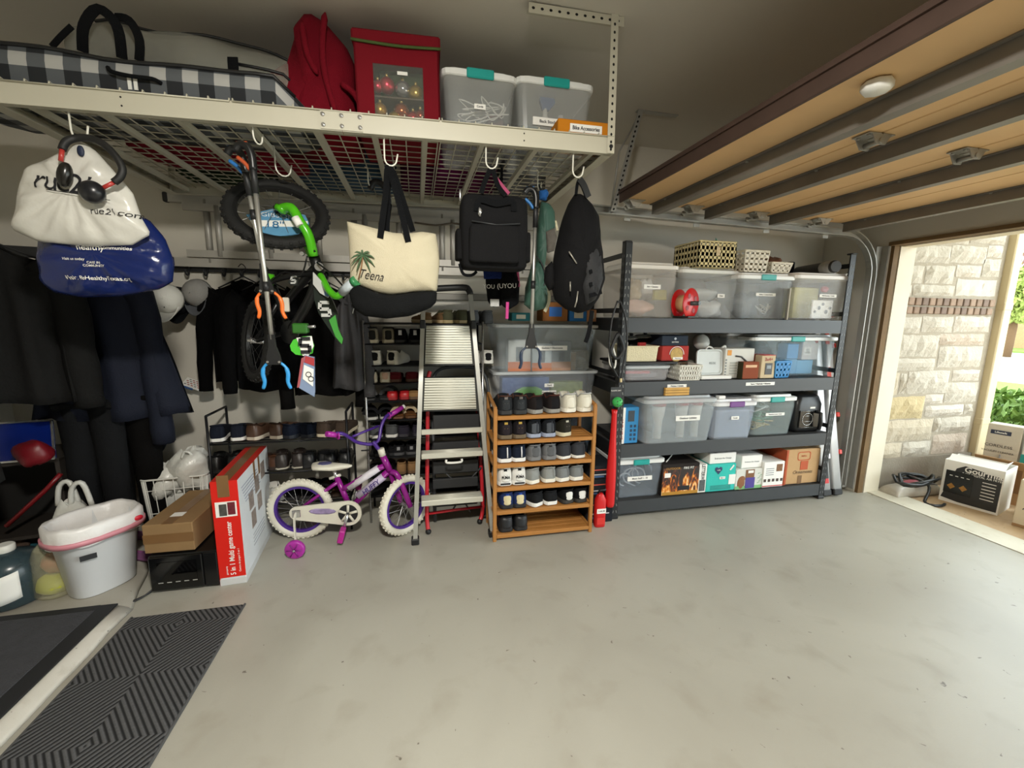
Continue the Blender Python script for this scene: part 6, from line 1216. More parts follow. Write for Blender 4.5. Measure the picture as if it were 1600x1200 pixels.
low(1, 418, 'tan brown oxfords', .1, (.1, .1), style='loafer', up='#4b2f1f', sole='#2b1d16', kindm='leather', hc=.085)
low(1, 455, 'dark brown oxfords with pale welts', .10, (.2, .12), up='#2a2320', sole='#b9b4a6', kindm='leather', hc=.095, st=.016)
low(1, 497, 'glossy black oxfords', .1, (.2, .2), style='loafer', up='#131416', sole='#1d1d1f', kindm='leather', hc=.09)
low(1, 528, 'plain black loafers', .1, (.1, .1), style='loafer', up='#17181a', sole='#202020', kindm='leather', hc=.085)
low(2, 425, 'white leather sneakers', .11, (.5, .6), up='#cfcdc6', sole='#dcdad2', kindm='leather', hc=.09)
low(2, 470, 'black running shoes', .1, up='#16171a', sole='#2a2a2c')
low(2, 515, 'black and tan sandals', .1, style='sandal', up='#1b1a19', sole='#3a2c22', lining='#54402f', st=.02)
# ---- tall rack
tr2 = thing('tall_shoe_rack', 'tall black shoe rack with silver posts behind the step ladder', 'shoe rack'); UX0, UX1, UY0, UY1 = -.352, .455, 3.00, 3.27
UZ = [at(590, py, UY0).z for py in (538, 572, 600, 628, 658, 687, 716, 746, 776)]; UZ = [1.42]+UZ[0:1]+UZ[1:]
UZ = sorted(set([round(v, 3) for v in UZ]), reverse=True)
for x in (UX0, UX1):
    for y in (UY0, UY1): MB().tube([(x, y, 0), (x, y, UZ[0]+.02)], .008, 8).obj('post', CHROME if y == UY0 else BT, tr2)
for z in UZ:
    bx('shelf_cloth', ((UX0+UX1)/2, (UY0+UY1)/2, z), (UX1-UX0, UY1-UY0, .004), mat('#1a1a1b', .8, var=.1), tr2)
    for y in (UY0, UY1): MB().tube([(UX0, y, z), (UX1, y, z)], .006, 6).obj('shelf_bar', BT, tr2)
G3 = 'shoes on the tall rack'
ROWN = ['uppermost tall rack tier', 'second tall rack tier', 'third tall rack tier', 'fourth tall rack tier', 'fifth tall rack tier', 'sixth tall rack tier', 'seventh tall rack tier', 'eighth tall rack tier', 'ninth tall rack tier', 'lowest tall rack tier']
def tall(r, px, desc, dx=.1, rz=(0, 0), **k):
    z = UZ[r]+.004; x = at(px, 600, UY0+.03).x; pair(desc, ROWN[r], x, UY0+.01, z, dx, rz, G3, **k)
tall(1, 597, 'beige and black trainers', .105, (.1, 0), up='#7d7461', sole='#b8ad94', patch='#23221f', collar='#1d1c1b', hc=.105)
tall(1, 639, 'black trainers with white heel logos', .1, up='#121215', sole='#242529', tab='#d6d6d6', hc=.095)
tall(2, 600, 'white trainers with black heels', .11, (0, -.35), up='#d2cec2', sole='#ddd8ca', patch='#1a1a1a', hc=.095, st=.032)
tall(3, 592, 'cream and pink sneakers', .09, (.05, 0), up='#c9bda8', sole='#cfc6b2', patch='#c7a58f', collar='#2a2826', hc=.08, L_=.24, w_=.085)
tall(3, 631, 'dark red suede shoes', .11, style='loafer', up='#5a1a20', sole='#5a3a2a', hc=.07)
tall(4, 589, 'black and silver strappy sandals', .09, (.2, -.2), style='sandal', up='#6d6f72', sole='#1d1e20', lining='#2b2c2e', st=.02)
tall(4, 622, 'bright red flats', .085, style='loafer', up='#b01c22', sole='#8f151c', hc=.06, L_=.24, w_=.085, kindm='leather')
tall(4, 657, 'tan slip on shoes', .09, style='loafer', up='#8a6a45', sole='#5d452e', hc=.06)
tall(5, 591, 'black slides with white edges', .095, (.2, .1), style='sandal', up='#1b1b1d', sole='#b9b9b4', lining='#161616', st=.02)
tall(5, 631, 'brown flip flops with cream straps', .095, (0, .15), style='sandal', up='#b5a488', sole='#5d3d22', lining='#6b4526', st=.02)
tall(6, 596, 'charcoal sneakers with white soles', .1, (0, -.2), up='#4a4b4d', sole='#d6d4ce', hc=.09)
tall(6, 640, 'dark violet runners', .1, up='#2a2731', sole='#2c2a30', hc=.08)
tall(7, 600, 'black flats', .1, style='loafer', up='#141416', sole='#1b1b1d', hc=.06)
tall(7, 630, 'grey trimmed black sneakers', .09, up='#1a1a1c', sole='#4a4a4c', tab='#8a8a8c', hc=.07)
tall(8, 632, 'tan suede ankle shoes', .075, up='#8a6a48', sole='#6b5036', hc=.085, L_=.22, w_=.08)
tall(8, 590, 'black school shoes', .09, style='loafer', up='#121214', sole='#1b1b1d', kindm='leather', hc=.07)
def ttop(px, desc, dx=.1, **k): pair(desc, ROWN[0], at(px, 505, UY0+.05).x, UY0+.02, UZ[0]+.004, dx, (.3, .2), G3, **k)
ttop(680, 'tan boat shoes', .11, style='loafer', up='#6b5238', sole='#b59c74', hc=.07)
ttop(712, 'olive and black trainers', .1, up='#4a4a38', sole='#a8946a', hc=.09, laces='#1b1b1b')
ttop(752, 'grey knit trainers', .1, up='#55585c', sole='#3a3c3e', hc=.09)
pair('white trainers with black heel dots', ROWN[2], at(752, 552, UY0+.03).x, UY0+.01, UZ[2]+.004, .1, (0, 0), G3, up='#cfcdc6', sole='#dcdad2', patch='#1a1a1c', hc=.09)
# ---- stacked totes behind the bamboo rack
ty = 2.95
def stk(pxl, pxr, pyt, zb, **k):
    a, b = at(pxl, pyt, ty), at(pxr, pyt, ty); return dict(loc=((a.x+b.x)/2, ty+.18, zb), size=(b.x-a.x, .36, at((pxl+pxr)/2, pyt, ty).z-zb), **k)
zA = at(850, 585, ty).z
k = stk(772, 936, 503, zA+.004); T = tote('upper clear tote of gadget boxes behind the bamboo rack', lid='clear', plain_lid=False, text_='Gadgets + Electronics', tsize=.018, tint='#c0cad0', a=.17, taper=.86, tz=.55, tx=.04, **k); cx, cy, _ = k['loc']; z = zA+.02
for nm, lab, dx, w_, h_, cl, bt in (('orange_gadget_box', 'white and orange box at the left of the upper gadget tote', -.20, .17, .23, '#c9ccca', '#d0743a'), ('pale_gadget_box', 'pale box with orange base in the upper gadget tote', -.03, .15, .20, '#b9c4c8', '#cf7840'), ('dark_gadget_box', 'grey box with orange sides in the upper gadget tote', .12, .15, .22, '#7f868a', '#b98a6a')):
    c_ = carton(nm, lab, 'box', (cx+dx, cy-.11, z), (w_, .08, h_), 0, card(cl)); bx('orange_band', (0, -.0415, h_*.16), (w_, .002, h_*.30), card(bt), c_); bx('device_picture', (.0, -.042, h_*.55), (w_*.3, .002, h_*.45), mat('#5d666c', .5), c_)
c_ = thing('parts_case', 'small clear case of loose parts in the upper gadget tote', 'case', (cx+.27, cy-.10, z)); bx('case_body', (0, 0, .075), (.15, .1, .15), clear('#c9cac6', .35), c_, .008); bx('brown_card', (-.05, -.02, .07), (.04, .03, .13), CARD, c_); MB().blob((.02, 0, .05), (.045, .03, .045), 12, 8, .3, 4).obj('parts_heap', mat('#8f9092', .5, var=.6, scale=70), c_)
zB = .78
k = stk(772, 935, 577, zB+.0); T = tote('lower clear tote of family games behind the bamboo rack', lid='clear', plain_lid=False, tint='#b9c0c8', a=.18, taper=.88, lidh=.03, **k); cx, cy, _ = k['loc']; z = zB+.016
for s, py in (('Family Games', 613), ('Yard', 602)): p_ = at(858, py, 2.955); lp = bx('label_plate', (p_.x-cx, -.175, p_.z-zB), (.11 if len(s) > 5 else .07, .002, .026), PAPER, T); text(s, .019, INK, lp, (p_.x-cx, -.177, p_.z-zB), bold=.02)
carton('blue_game_box', 'large blue and green game box in the lower tote', 'box', (cx-.15, cy-.08, z), (.36, .10, .24), 0, mat('#42609c', .5, var=.2)); MB().blob((cx-.13, 2.972, z+.10), (.13, .01, .08), 16, 8).obj('green_disc', plastic('#6fae5c')); tag(bpy.data.objects['green_disc'], 'green flying disc at the front of the lower tote', 'disc')
carton('green_game_box', 'green board game box with printed figures in the lower tote', 'box', (cx+.17, cy-.09, z), (.26, .08, .2), 0, mat('#8a9a5c', .5, var=.8, scale=28))
bt_ = tote('dark lidded grey tote at the bottom of the stack behind the bamboo rack', (cx, ty+.18, .40), (k['size'][0], .36, .375), tint='#5b6e84', a=.55, lid='#3d4042', taper=.88)
bx0 = carton('grey_storage_box', 'plain dark grey box under the stack of totes', 'box', (cx, ty+.18, .002), (.76, .36, .394), 0, card('#2b2c2e'))
for i, (px, w_, h_, cl, lab) in enumerate(((811, .14, .06, '#2f6d74', 'teal and black book stack'), (863, .20, .14, '#8a5a30', 'brown and blue carton'), (898, .15, .10, '#2f6ba8', 'blue snack carton'), (918, .08, .09, '#b9835a', 'small tan carton'))):
    X = at(px, 500, 3.12).x; c_ = carton('top_box', lab+' on top of the upper gadget tote', 'box', (X, 3.13, at(850, 503, ty).z+.004-.0), (w_, .14, h_), .05*i, card(cl)); bx('blue_print' if i == 1 else 'print_band', (0, -.0715, h_*.5), (w_*.5, .002, h_*.5), card('#3a6ab0' if i == 1 else '#c9c4b4'), c_)
# boxes and extinguisher between bamboo rack and steel shelving
for i, (z0, h_, w_) in enumerate(((.0, .20, .20), (.202, .13, .20), (.334, .10, .19))):
    c_ = carton('tool_box_carton', ['lowest', 'middle', 'topmost'][i]+' dark printed carton in the stack beside the bamboo rack', 'box', (1.27, 2.80, z0+.002), (w_, .24, h_), 0, card('#1f2329'))
    for q_ in range(2): bx('print_line', (.0, -.1215, h_*(.35+.35*q_)), (w_*.7, .002, .008), mat(('#b9bcc2', '#c05040')[q_], .6), c_)
    bx('blue_swoosh', (-.03, -.1212, h_*.2), (w_*.5, .002, .012), mat('#3d5f8c', .6), c_)
fe = thing('fire_extinguisher_pack', 'red fire extinguisher in a flat red pack standing beside the steel shelving', 'extinguisher', (at(937, 800, 2.64).x, 2.64, .0)); FR = plastic('#c81f22', .35)
MB().loft([rr(.075, .05, .018, 0), rr(.08, .055, .02, .01), rr(.08, .055, .02, .20), rr(.05, .04, .016, .235), rr(.03, .03, .012, .25)]).obj('cylinder', FR, fe); bx('white_label', (0, -.029, .125), (.068, .002, .035), PAPER, fe); text('1-A:10', .018, INK, fe, (0, -.0305, .125), bold=.02); bx('red_label', (0, -.029, .05), (.06, .002, .05), plastic('#d83a34'), fe); MB().tube([(-.02, 0, .25), (-.01, -.01, .275), (.03, -.02, .28)], .008, 8).obj('valve_handle', BLACK, fe)
# plastic bat and ball on the post of the steel shelving
bt = thing('toy_bat', 'long red plastic bat in a hanging card with green ball', 'toy bat', (at(957, 700, 2.655).x, 2.655, 0)); zt = at(960, 640, 2.655).z; zb = at(957, 790, 2.655).z
MB().lathe([(.010, zb-.002), (.030, zb), (.034, zb+.02), (.035, zb+.22), (.030, zb+.36), (.022, zb+.50), (.018, zt-.03), (.021, zt)], 16).obj('bat', plastic('#cf1c20', .35), bt)
zc = at(961, 627, 2.655).z; MB().lathe([(.036*math.sin(PI*i/12)+1e-4, -.036*math.cos(PI*i/12)) for i in range(13)], 16, (.004, -.03, zc)).obj('ball', plastic('#3fb55a', .4), bt)
for a_ in range(5): MB().lathe([(.006, 0), (.006, .001)], 8, (.004+.018*math.cos(a_*1.26), -.0615, zc+.018*math.sin(a_*1.26)), (0, -1, 0)).obj('ball_hole', mat('#1b5c2c', .6), bt)
bx('hang_card', (.004, .0, zc+.035), (.082, .004, .13), mat('#2e3133', .5), bt, .003); text('PLASTIC BAT', .013, PAPER, bt, (.004, -.003, zc+.075)); bx('hook_loop', (.0, .028, zc+.08), (.006, .055, .006), BLACK, bt)
# cables hung on the rack post
hc = thing('hanging_cables', 'black and white cables looped over the left post of the steel shelving', 'cables', (0, 0, 0)); CYc = 2.675
for pts, r_, m_ in (([(965, 470), (956, 500), (952, 540), (956, 570), (966, 590)], .006, BLACK), ([(968, 468), (978, 500), (979, 540), (972, 580), (970, 595)], .006, BLACK), ([(952, 550), (953, 568), (960, 575), (962, 560), (957, 540)], .006, WHITE), ([(966, 520), (957, 540), (955, 552), (965, 560), (974, 545), (966, 520)], .012, BLACK)):
    MB().tube(smoothpts([at(x, y, CYc+(.01 if m_ is WHITE else 0)) for x, y in pts], 4), r_, 7).obj('cable', m_, hc)
MB().tube([at(967, 472, CYc), at(967, 472, CYc+.04)], .008, 7).obj('cable_tie', BLACK, hc); bx('plug', at(970, 594, CYc), (.016, .014, .03), metal('#c9b48a'), hc, .002)
# ================================================================ bicycles
def wheel(parent, c, axis, R_, tw, tirem, rimm, hubm, nsp=18, knob=None, nm='wheel', spm=None):
    """tyre, rim, hub, spokes as sub-parts of a wheel part"""
    ax_ = Vector(axis).normalized(); q_ = Vector((0, 0, 1)).rotation_difference(ax_); c = Vector(c); n = 44
    def tor(R0, r0, m0): return [[c+q_ @ Vector(((R0+r0*math.cos(2*PI*j/m0))*math.cos(2*PI*i/n), (R0+r0*math.cos(2*PI*j/m0))*math.sin(2*PI*i/n), r0*math.sin(2*PI*j/m0))) for j in range(m0)] for i in range(n)]
    w_ = MB().loft(tor(R_-tw/2, tw/2, 12), False, True, True)
    if knob:
        for i in range(knob):
            a = 2*PI*i/knob
            for s in (-1, 0, 1):
                a2 = a+(.5 if s == 0 else 0)*2*PI/knob; ph = s*.75; rad = R_-tw/2+tw/2*math.cos(ph); p = c+q_ @ Vector((rad*math.cos(a2), rad*math.sin(a2), tw/2*math.sin(ph)))
                od_ = q_ @ Vector((math.cos(a2)*math.cos(ph), math.sin(a2)*math.cos(ph), math.sin(ph))); td = q_ @ Vector((-math.sin(a2), math.cos(a2), 0)); Rm = Matrix((td, od_.cross(td), od_)).transposed(); w_.box(p+od_*.001, (tw*.26, tw*.24, .007), .0015, Rm)
    o = w_.obj(nm, tirem, parent)
    rm = MB(); Ri = R_-tw*1.0
    rm.loft([[c+q_ @ Vector((r*math.cos(2*PI*i/n), r*math.sin(2*PI*i/n), z)) for r, z in ((Ri+.004, -.014), (Ri-.012, -.011), (Ri-.012, .011), (Ri+.004, .014))] for i in range(n)], False, False, True); rm.obj('rim', rimm, o)
    MB().lathe([(.008, -.05), (.008, -.036), (.018, -.034), (.014, -.02), (.014, .02), (.018, .034), (.008, .036), (.008, .05)], 14, c, ax_).obj('hub', hubm, o)
    sp = MB()
    for i in range(nsp):
        a = 2*PI*i/nsp; s = 1 if i % 2 else -1; a1 = a+(.35 if (i//2) % 2 else -.35)
        sp.tube([c+q_ @ Vector((.017*math.cos(a1), .017*math.sin(a1), s*.03)), c+q_ @ Vector(((Ri-.01)*math.cos(a), (Ri-.01)*math.sin(a), 0))], .0014, 4, False)
    sp.obj('spokes', spm or CHROME, o, kind='stuff'); return o
# ---- purple and white child bike with training wheels
PUR = plastic('#8e1f86', .25); VIO = plastic('#4a2a86', .3); WT = plastic('#dedacb', .5); PINKP = plastic('#a82d9c', .35)
pbk = thing('kids_bike', 'white and purple child bike with training wheel standing on the floor', 'bicycle', (-.76, 2.86, 0))
A0 = Vector((-.76, 2.865, .207)); A1 = Vector((-.095, 2.80, .207)); fw = (A1-A0).normalized(); sd = Vector((0, 0, 1)).cross(fw).normalized()   # sd points to the far side
NR = -sd
def B_(px, py, off=0.):                                  # point in the bike's own plane through a pixel
    n_ = sd; d = ray(px, py); o_ = Vector((0, 0, CAMH)); t = ((A0-o_).dot(n_))/d.dot(n_); return o_+d*t-sd*off
def LB(p): return Vector(p)-pbk.location
cR = B_(470, 803); cR.z = .207; cF = B_(634, 792)
def tubeb(nm, pts, r, m_, parent=None, n=12, sm=False): P = [LB(p) for p in pts]; return MB().tube(smoothpts(P) if sm else P, r, n).obj(nm, m_, parent or pbk)
wheel(pbk, LB(cR), sd, .205, .048, WT, VIO, CHROME, 20, 40)
cF.z = .207; st_ = Matrix.Rotation(.8, 3, 'Z') @ sd
wheel(pbk, LB(cF), st_, .205, .048, WT, VIO, CHROME, 20, 40)
head_b, head_t = B_(609, 735), B_(598, 712); bb = B_(548, 795); seatj = B_(528, 750)
tubeb('head_tube', [head_b, head_t], .021, PUR); tubeb('headset', [head_t, head_t+Vector((-.012, 0, .05))], .022, WT)
tubeb('top_tube', [B_(600, 728), B_(585, 735), B_(548, 758), B_(535, 764)], .019, PUR); tubeb('down_tube', [B_(606, 737), B_(572, 768), bb], .021, PUR)
tubeb('top_tube_sleeve', [B_(592, 731), B_(545, 762)], .0235, mat('#d6d2da', .4, var=.35, scale=14)); tubeb('down_tube_sleeve', [B_(600, 744), B_(560, 775)], .026, mat('#c3b9cf', .4, var=.45, scale=16))
ltp = (B_(600, 744)+B_(560, 775))/2; text('HUFFY', .045, mat('#43307a', .5), pbk, LB(ltp)+Vector((0, -.028, 0)), rot=(PI/2, -.66, math.atan2(fw.y, fw.x)), bold=.02, shear=.2)
tubeb('seat_tube', [B_(526, 745), bb], .018, PUR); tubeb('seat_post', [B_(522, 735), B_(528, 752)], .013, CHROME); tubeb('seat_clamp', [B_(515, 748), B_(532, 742)], .010, WT)
tubeb('seat_stay', [B_(529, 752, -.02), cR-sd*.045+Vector((0, 0, .01))], .010, PUR); tubeb('seat_stay', [B_(529, 752, .02), cR+sd*.045], .010, PUR); tubeb('chain_stay', [bb-sd*.03, cR-sd*.045], .011, PUR); tubeb('chain_stay', [bb+sd*.03, cR+sd*.045], .011, PUR)
cr_ = Vector(head_b); spread = Vector(st_)
for s in (-1, 1): tubeb('fork_blade', [cr_+Vector((.01, 0, -.01)), cr_+fw*.03+spread*s*.04+Vector((0, 0, -.035)), cF+spread*s*.048], [.018, .015, .011][0], PUR, sm=True)
# seat
stp = B_(519, 731); rg = []
for u, wd in ((-.12, .03), (-.105, .062), (-.06, .072), (-.0, .055), (.05, .03), (.10, .02), (.125, .008)):
    c = LB(stp)+fw*u+Vector((0, 0, .012 if u > -.05 else .02)); rg.append([c+sd*wd*math.cos(2*PI*j/12)+Vector((0, 0, (.016 if math.sin(2*PI*j/12) > 0 else .028)*math.sin(2*PI*j/12)*min(1, wd/.03))) for j in range(12)])
MB().loft(rg).obj('saddle', WT, pbk); MB().blob(LB(stp)+fw*(-.05)+Vector((0, 0, .033)), (.05, .035, .004), 12, 6).obj('saddle_print', mat('#5b5a86', .5, var=.6, scale=40), pbk)
# handlebar
hs = head_t+Vector((-.02, 0, .045)); tubeb('stem', [hs, B_(590, 700), B_(583, 690)], .013, VIO, sm=True)
hbl = [B_(538, 664, .20), B_(548, 668, .16), B_(562, 686, .07), B_(580, 694, .0), B_(590, 690, -.04), B_(592, 672, -.08), B_(598, 658, -.12), B_(606, 655, -.16)]
tubeb('handlebar', hbl, .011, VIO, sm=True); tubeb('cross_bar', [B_(556, 676, .09), B_(588, 670, -.07)], .008, VIO)
tubeb('grip', [B_(528, 662, .24), B_(540, 667, .19)], .017, PINKP); tubeb('grip', [B_(602, 658, -.15), B_(622, 648, -.22)], .017, PINKP); tubeb('grip_end', [B_(622, 648, -.22), B_(625, 646, -.23)], .014, PAPER)
for p in (B_(541, 668, .19), B_(602, 658, -.15)): MB().lathe([(.024, -.004), (.024, .004)], 14, LB(p), sd*.4+fw*.6).obj('grip_flange', PINKP, pbk)
bx('brake_lever', LB(B_(573, 700, .05)), (.05, .012, .008), BLACK, pbk, .003)
# chain guard, crank, pedal, training wheel
g0, g1 = cR-sd*.062, bb-sd*.062; u_ = (g1-g0).normalized(); v_ = u_.cross(-sd).normalized(); v_ = v_ if v_.z > 0 else -v_
ol_ = []
for a in [PI/2+PI*i/10 for i in range(11)]: ol_.append(g0+u_*.045*math.cos(a)+v_*.045*math.sin(a))
for a in [-PI/2+PI*i/12 for i in range(13)]: ol_.append(g1+u_*.085*math.cos(a)+v_*.085*math.sin(a))
n_ = len(ol_); mb = MB(); mb.add([LB(p-sd*.006) for p in ol_]+[LB(p+sd*.006) for p in ol_], [tuple(range(n_)), tuple(range(n_, 2*n_))[::-1]]+[(i, (i+1) % n_, n_+(i+1) % n_, n_+i) for i in range(n_)]); cg = mb.obj('chain_guard', WT, pbk)
MB().lathe([(.062, 0), (.062, .002)], 24, LB(g1-sd*.007), -sd).obj('black_disc', mat('#1b1b20', .5), cg)
for i in range(5):
    a = 2*PI*i/5+.3; e = u_*math.cos(a)+v_*math.sin(a); MB().tube([LB(g1-sd*.010+e*.012), LB(g1-sd*.010+e*.060)], .009, 6).obj('star_arm', WT, cg)
MB().blob(LB(g0+u_*.16-sd*.007+v_*.015), (.085, .003, .022), 14, 6, R=Matrix.Rotation(math.atan2(fw.y, fw.x), 3, 'Z') @ Euler((0, -math.asin(max(-1, min(1, u_.z))), 0)).to_matrix()).obj('guard_print', mat('#a08fb8', .5, var=.8, scale=30), cg)
tubeb('crank_arm', [bb-sd*.075, bb-sd*.078+Vector((-.03, 0, -.10))], .010, CHROME); pp = bb-sd*.11+Vector((-.035, 0, -.125))
MB().box(LB(pp), (.035, .075, .085), .006, Euler((0, .25, 0)).to_matrix()).obj('pedal', plastic('#b3268c', .35), pbk); tubeb('crank_arm', [bb+sd*.06, bb+sd*.062+Vector((.03, 0, .10))], .010, CHROME)
MB().box(LB(bb+sd*.1+Vector((.035, 0, .115))), (.035, .075, .03), .006).obj('pedal', plastic('#b3268c', .35), pbk)
tw = atz(462, 872, 0); tc_ = Vector((tw.x, tw.y+.0, .058))
for s, c in ((-1, tc_), (1, cR+sd*.25+Vector((.0, 0, -.149)))):
    MB().lathe([(.02, -.014), (.05, -.016), (.058, -.010), (.058, .010), (.05, .016), (.02, .014)], 24, LB(c), sd).obj('training_wheel', PINKP, pbk)
    for i in range(6): a = 2*PI*i/6; MB().tube([LB(c-sd*.016), LB(c-sd*.016+fw*.045*math.cos(a)+Vector((0, 0, .045*math.sin(a))))], .004, 5).obj('wheel_rib', plastic('#7d1f78'), pbk)
    MB().lathe([(.008, 0), (.006, .006)], 8, LB(c-sd*.018), -sd).obj('axle_nut', CHROME, pbk)
    a = cR+sd*(.06*s); strap([LB(a), LB(a+sd*.05*s+Vector((0, 0, -.02))), LB(c+sd*(-.02*s)+Vector((0, 0, .03))), LB(c-sd*.02*s)], .03, WT, pbk, 'training_arm', .006, up=fw)
bx('axle_plate', LB(cR-sd*.072), (.05, .006, .05), CHROME, pbk, .004)
# ---- green and black child bike hanging by its front wheel
GR = plastic('#4fb51c', .25); BK = plastic('#0e0f10', .35); TY = mat('#121211', .8, var=.2)
gb = thing('hanging_bike', 'green and black child bike hanging by its front wheel from the rack', 'bicycle', (0, 0, 0)); WYf = 2.36
fc = at(434, 333, WYf); n1 = Vector((-.30, -.62, .72)).normalized()
# wheel plane spanned by image-right direction and a tilted one
n1 = Vector((.18, -.74, .62)).normalized()
wf = wheel(gb, fc, n1, .232, .052, TY, mat('#1a1a1a', .4), BK, 18, 34, spm=mat('#8f8f8c', .3, metal=.7))
dl = Matrix((Vector((1, 0, 0)), n1.cross(Vector((1, 0, 0))), n1)).transposed()
e1 = Vector((0, 0, 1)).cross(n1).normalized(); e2 = n1.cross(e1); cc = fc+n1*.0
def W2(u, v): return cc+e1*u+e2*v
def seg(P, m_, nm, off=.006): n_ = len(P); m2 = MB(); m2.add([W2(*p)+n1*off for p in P]+[W2(*p)-n1*.0 for p in P], [tuple(range(n_)), tuple(range(n_, 2*n_))[::-1]]+[(i, (i+1) % n_, n_+(i+1) % n_, n_+i) for i in range(n_)]); return m2.obj(nm, m_, gb)
cardc = [(-.13+.0, -.04), (-.02, .02), (.12, .0), (.135, -.06), (.09, -.135), (0, -.165), (-.08, -.145)]
# orient: e2 may point down, flip so the card is low in the wheel
if e2.z > 0: pass
else: cardc = [(u, -v) for u, v in cardc]
seg(cardc, mat('#5c93b8', .5, var=.15), 'wheel_card'); seg([(-.115, -.075 if e2.z > 0 else .075), (.13, -.045 if e2.z > 0 else .045), (.125, -.085 if e2.z > 0 else .085), (-.10, -.115 if e2.z > 0 else .115)], PAPER, 'card_band', .008)
q_ = Matrix((e1, e2 if e2.z > 0 else -e2, n1 if e2.z > 0 else n1)).transposed().to_quaternion()
tx = text('18"', .062, mat('#2f6f9c', .6), gb, W2(-.015, -.095 if e2.z > 0 else .095)+n1*.011, name='card_lettering'); tx.rotation_euler = q_.to_euler()
tx = text('GIBSON', .04, mat('#dfe8ee', .6), gb, W2(.0, -.03 if e2.z > 0 else .03)+n1*.009, name='card_lettering'); tx.rotation_euler = q_.to_euler()
hd_ = at(490, 402, 2.36); cro = at(476, 355, 2.30)
def gt(nm, pts, r, m_, k=True, par=None): return MB().tube(smoothpts([at(x, y, Y) for x, y, Y in pts]) if k else [at(x, y, Y) for x, y, Y in pts], r, 12).obj(nm, m_, par or gb)
gt('fork_blade', [(438, 327, 2.30), (455, 325, 2.27), (468, 345, 2.25), (482, 368, 2.25), (490, 400, 2.27)], .022, GR); gt('fork_blade', [(430, 338, 2.40), (452, 335, 2.38), (470, 362, 2.36), (488, 400, 2.33)], .020, GR)
gt('dropout', [(432, 323, 2.29), (446, 330, 2.28)], .016, GR, False); gt('fork_decal', [(461, 340, 2.232), (469, 353, 2.228)], .018, PAPER, False)
gt('brake_arm', [(462, 375, 2.30), (476, 368, 2.26), (492, 394, 2.25)], .006, BK); MB().lathe([(.01, 0), (.01, .02)], 8, at(473, 397, 2.25), (0, -1, 0)).obj('brake_bolt', CHROME, gb)
gt('head_tube', [(490, 400, 2.29), (500, 428, 2.31)], .026, BK, False); MB().lathe([(.02, 0), (.02, .012)], 14, at(499, 417, 2.27), (0, -1, 0)).obj('stem_bolt', CHROME, gb)
gt('handlebar_far', [(422, 452, 2.46), (424, 440, 2.46), (450, 432, 2.42), (475, 428, 2.36), (500, 428, 2.31)], .015, BK); gt('handlebar', [(500, 428, 2.31), (506, 440, 2.24), (515, 455, 2.16), (527, 463, 2.10), (540, 452, 2.07)], .016, GR)
gt('grip', [(422, 428, 2.46), (420, 456, 2.47)], .020, GR, False); gt('grip', [(534, 457, 2.08), (553, 441, 2.04)], .021, mat('#a9b3b8', .4, var=.5, scale=40), False); gt('grip_end', [(552, 442, 2.04), (557, 438, 2.03)], .023, mat('#2f7a4a', .4), False)
gt('down_tube', [(498, 425, 2.32), (485, 465, 2.36), (462, 505, 2.42), (450, 520, 2.46)], .024, BK); gt('top_tube', [(495, 415, 2.33), (465, 450, 2.42), (440, 480, 2.50)], .020, BK); gt('seat_tube', [(452, 520, 2.46), (436, 470, 2.50), (428, 450, 2.52)], .018, BK)
gt('chain_stay', [(452, 518, 2.44), (402, 532, 2.56)], .012, BK, False); gt('seat_stay', [(436, 470, 2.50), (402, 530, 2.58)], .012, BK, False)
wheel(gb, at(402, 533, 2.58), Vector((-.82, -.55, .12)), .225, .052, TY, mat('#1c1c1c', .4), CHROME, 18, 34, spm=mat('#3a3a3a', .4, metal=.6))
def plate(px, Y, m_, nm, th=.02, par=None): P = [at(x, y, Y) for x, y in px]; n_ = len(P); m2 = MB(); m2.add(P+[p+Vector((0, th, 0)) for p in P], [tuple(range(n_)), tuple(range(n_, 2*n_))[::-1]]+[(i, (i+1) % n_, n_+(i+1) % n_, n_+i) for i in range(n_)]); return m2.obj(nm, m_, par or gb)
GREY5 = mat('#b5b7b4', .45, var=.1)
pl = plate([(489, 425), (503, 440), (516, 455), (512, 465), (500, 458), (489, 444)], 2.22, GREY5, 'number_plate'); plate([(508, 449), (515, 455), (513, 464), (507, 461)], 2.215, mat('#5a7fb0', .5), 'blue_patch', .004, pl)
pl = plate([(490, 450), (505, 448), (520, 470), (528, 490), (528, 510), (536, 530), (534, 538), (526, 532), (510, 508), (498, 490), (491, 468)], 2.24, plastic('#16201a', .3), 'frame_cover'); plate([(514, 500), (524, 492), (529, 515), (536, 530), (534, 538), (524, 526)], 2.236, plastic('#3f8f3a', .3), 'green_trim', .004, pl)
def five(cx, cy, s, Y, m_, par, sh=0.):
    P = [(1, -1.2), (-.6, -1.2), (-1, -.1), (.6, -.1), (.45, .9), (-1.1, .9)]; pts = [at(cx+(x+y*sh)*s, cy+y*s*1.05, Y) for x, y in P]
    for a, b in zip(pts, pts[1:]): strap([a, (a+b)/2, b], .016*s/9, m_, par, 'numeral_stroke', .003)
five(509, 484, 9, 2.232, GREY5, pl, .35)
pl = plate([(453, 540), (458, 531), (472, 526), (485, 525), (490, 540), (488, 552), (477, 556), (462, 554), (455, 548)], 2.23, plastic('#4fc23a', .35), 'number_plate', .015); plate([(463, 528), (487, 525), (490, 541), (482, 556), (473, 556)], 2.226, PAPER, 'white_panel', .004, pl); five(478, 541, 9.5, 2.220, INK, pl, .25)
pl = plate([(450, 440), (462, 428), (466, 436), (464, 446), (454, 446)], 2.30, plastic('#1a1f1c'), 'side_plate', .015); five(459, 438, 4.5, 2.295, GREY5, pl)
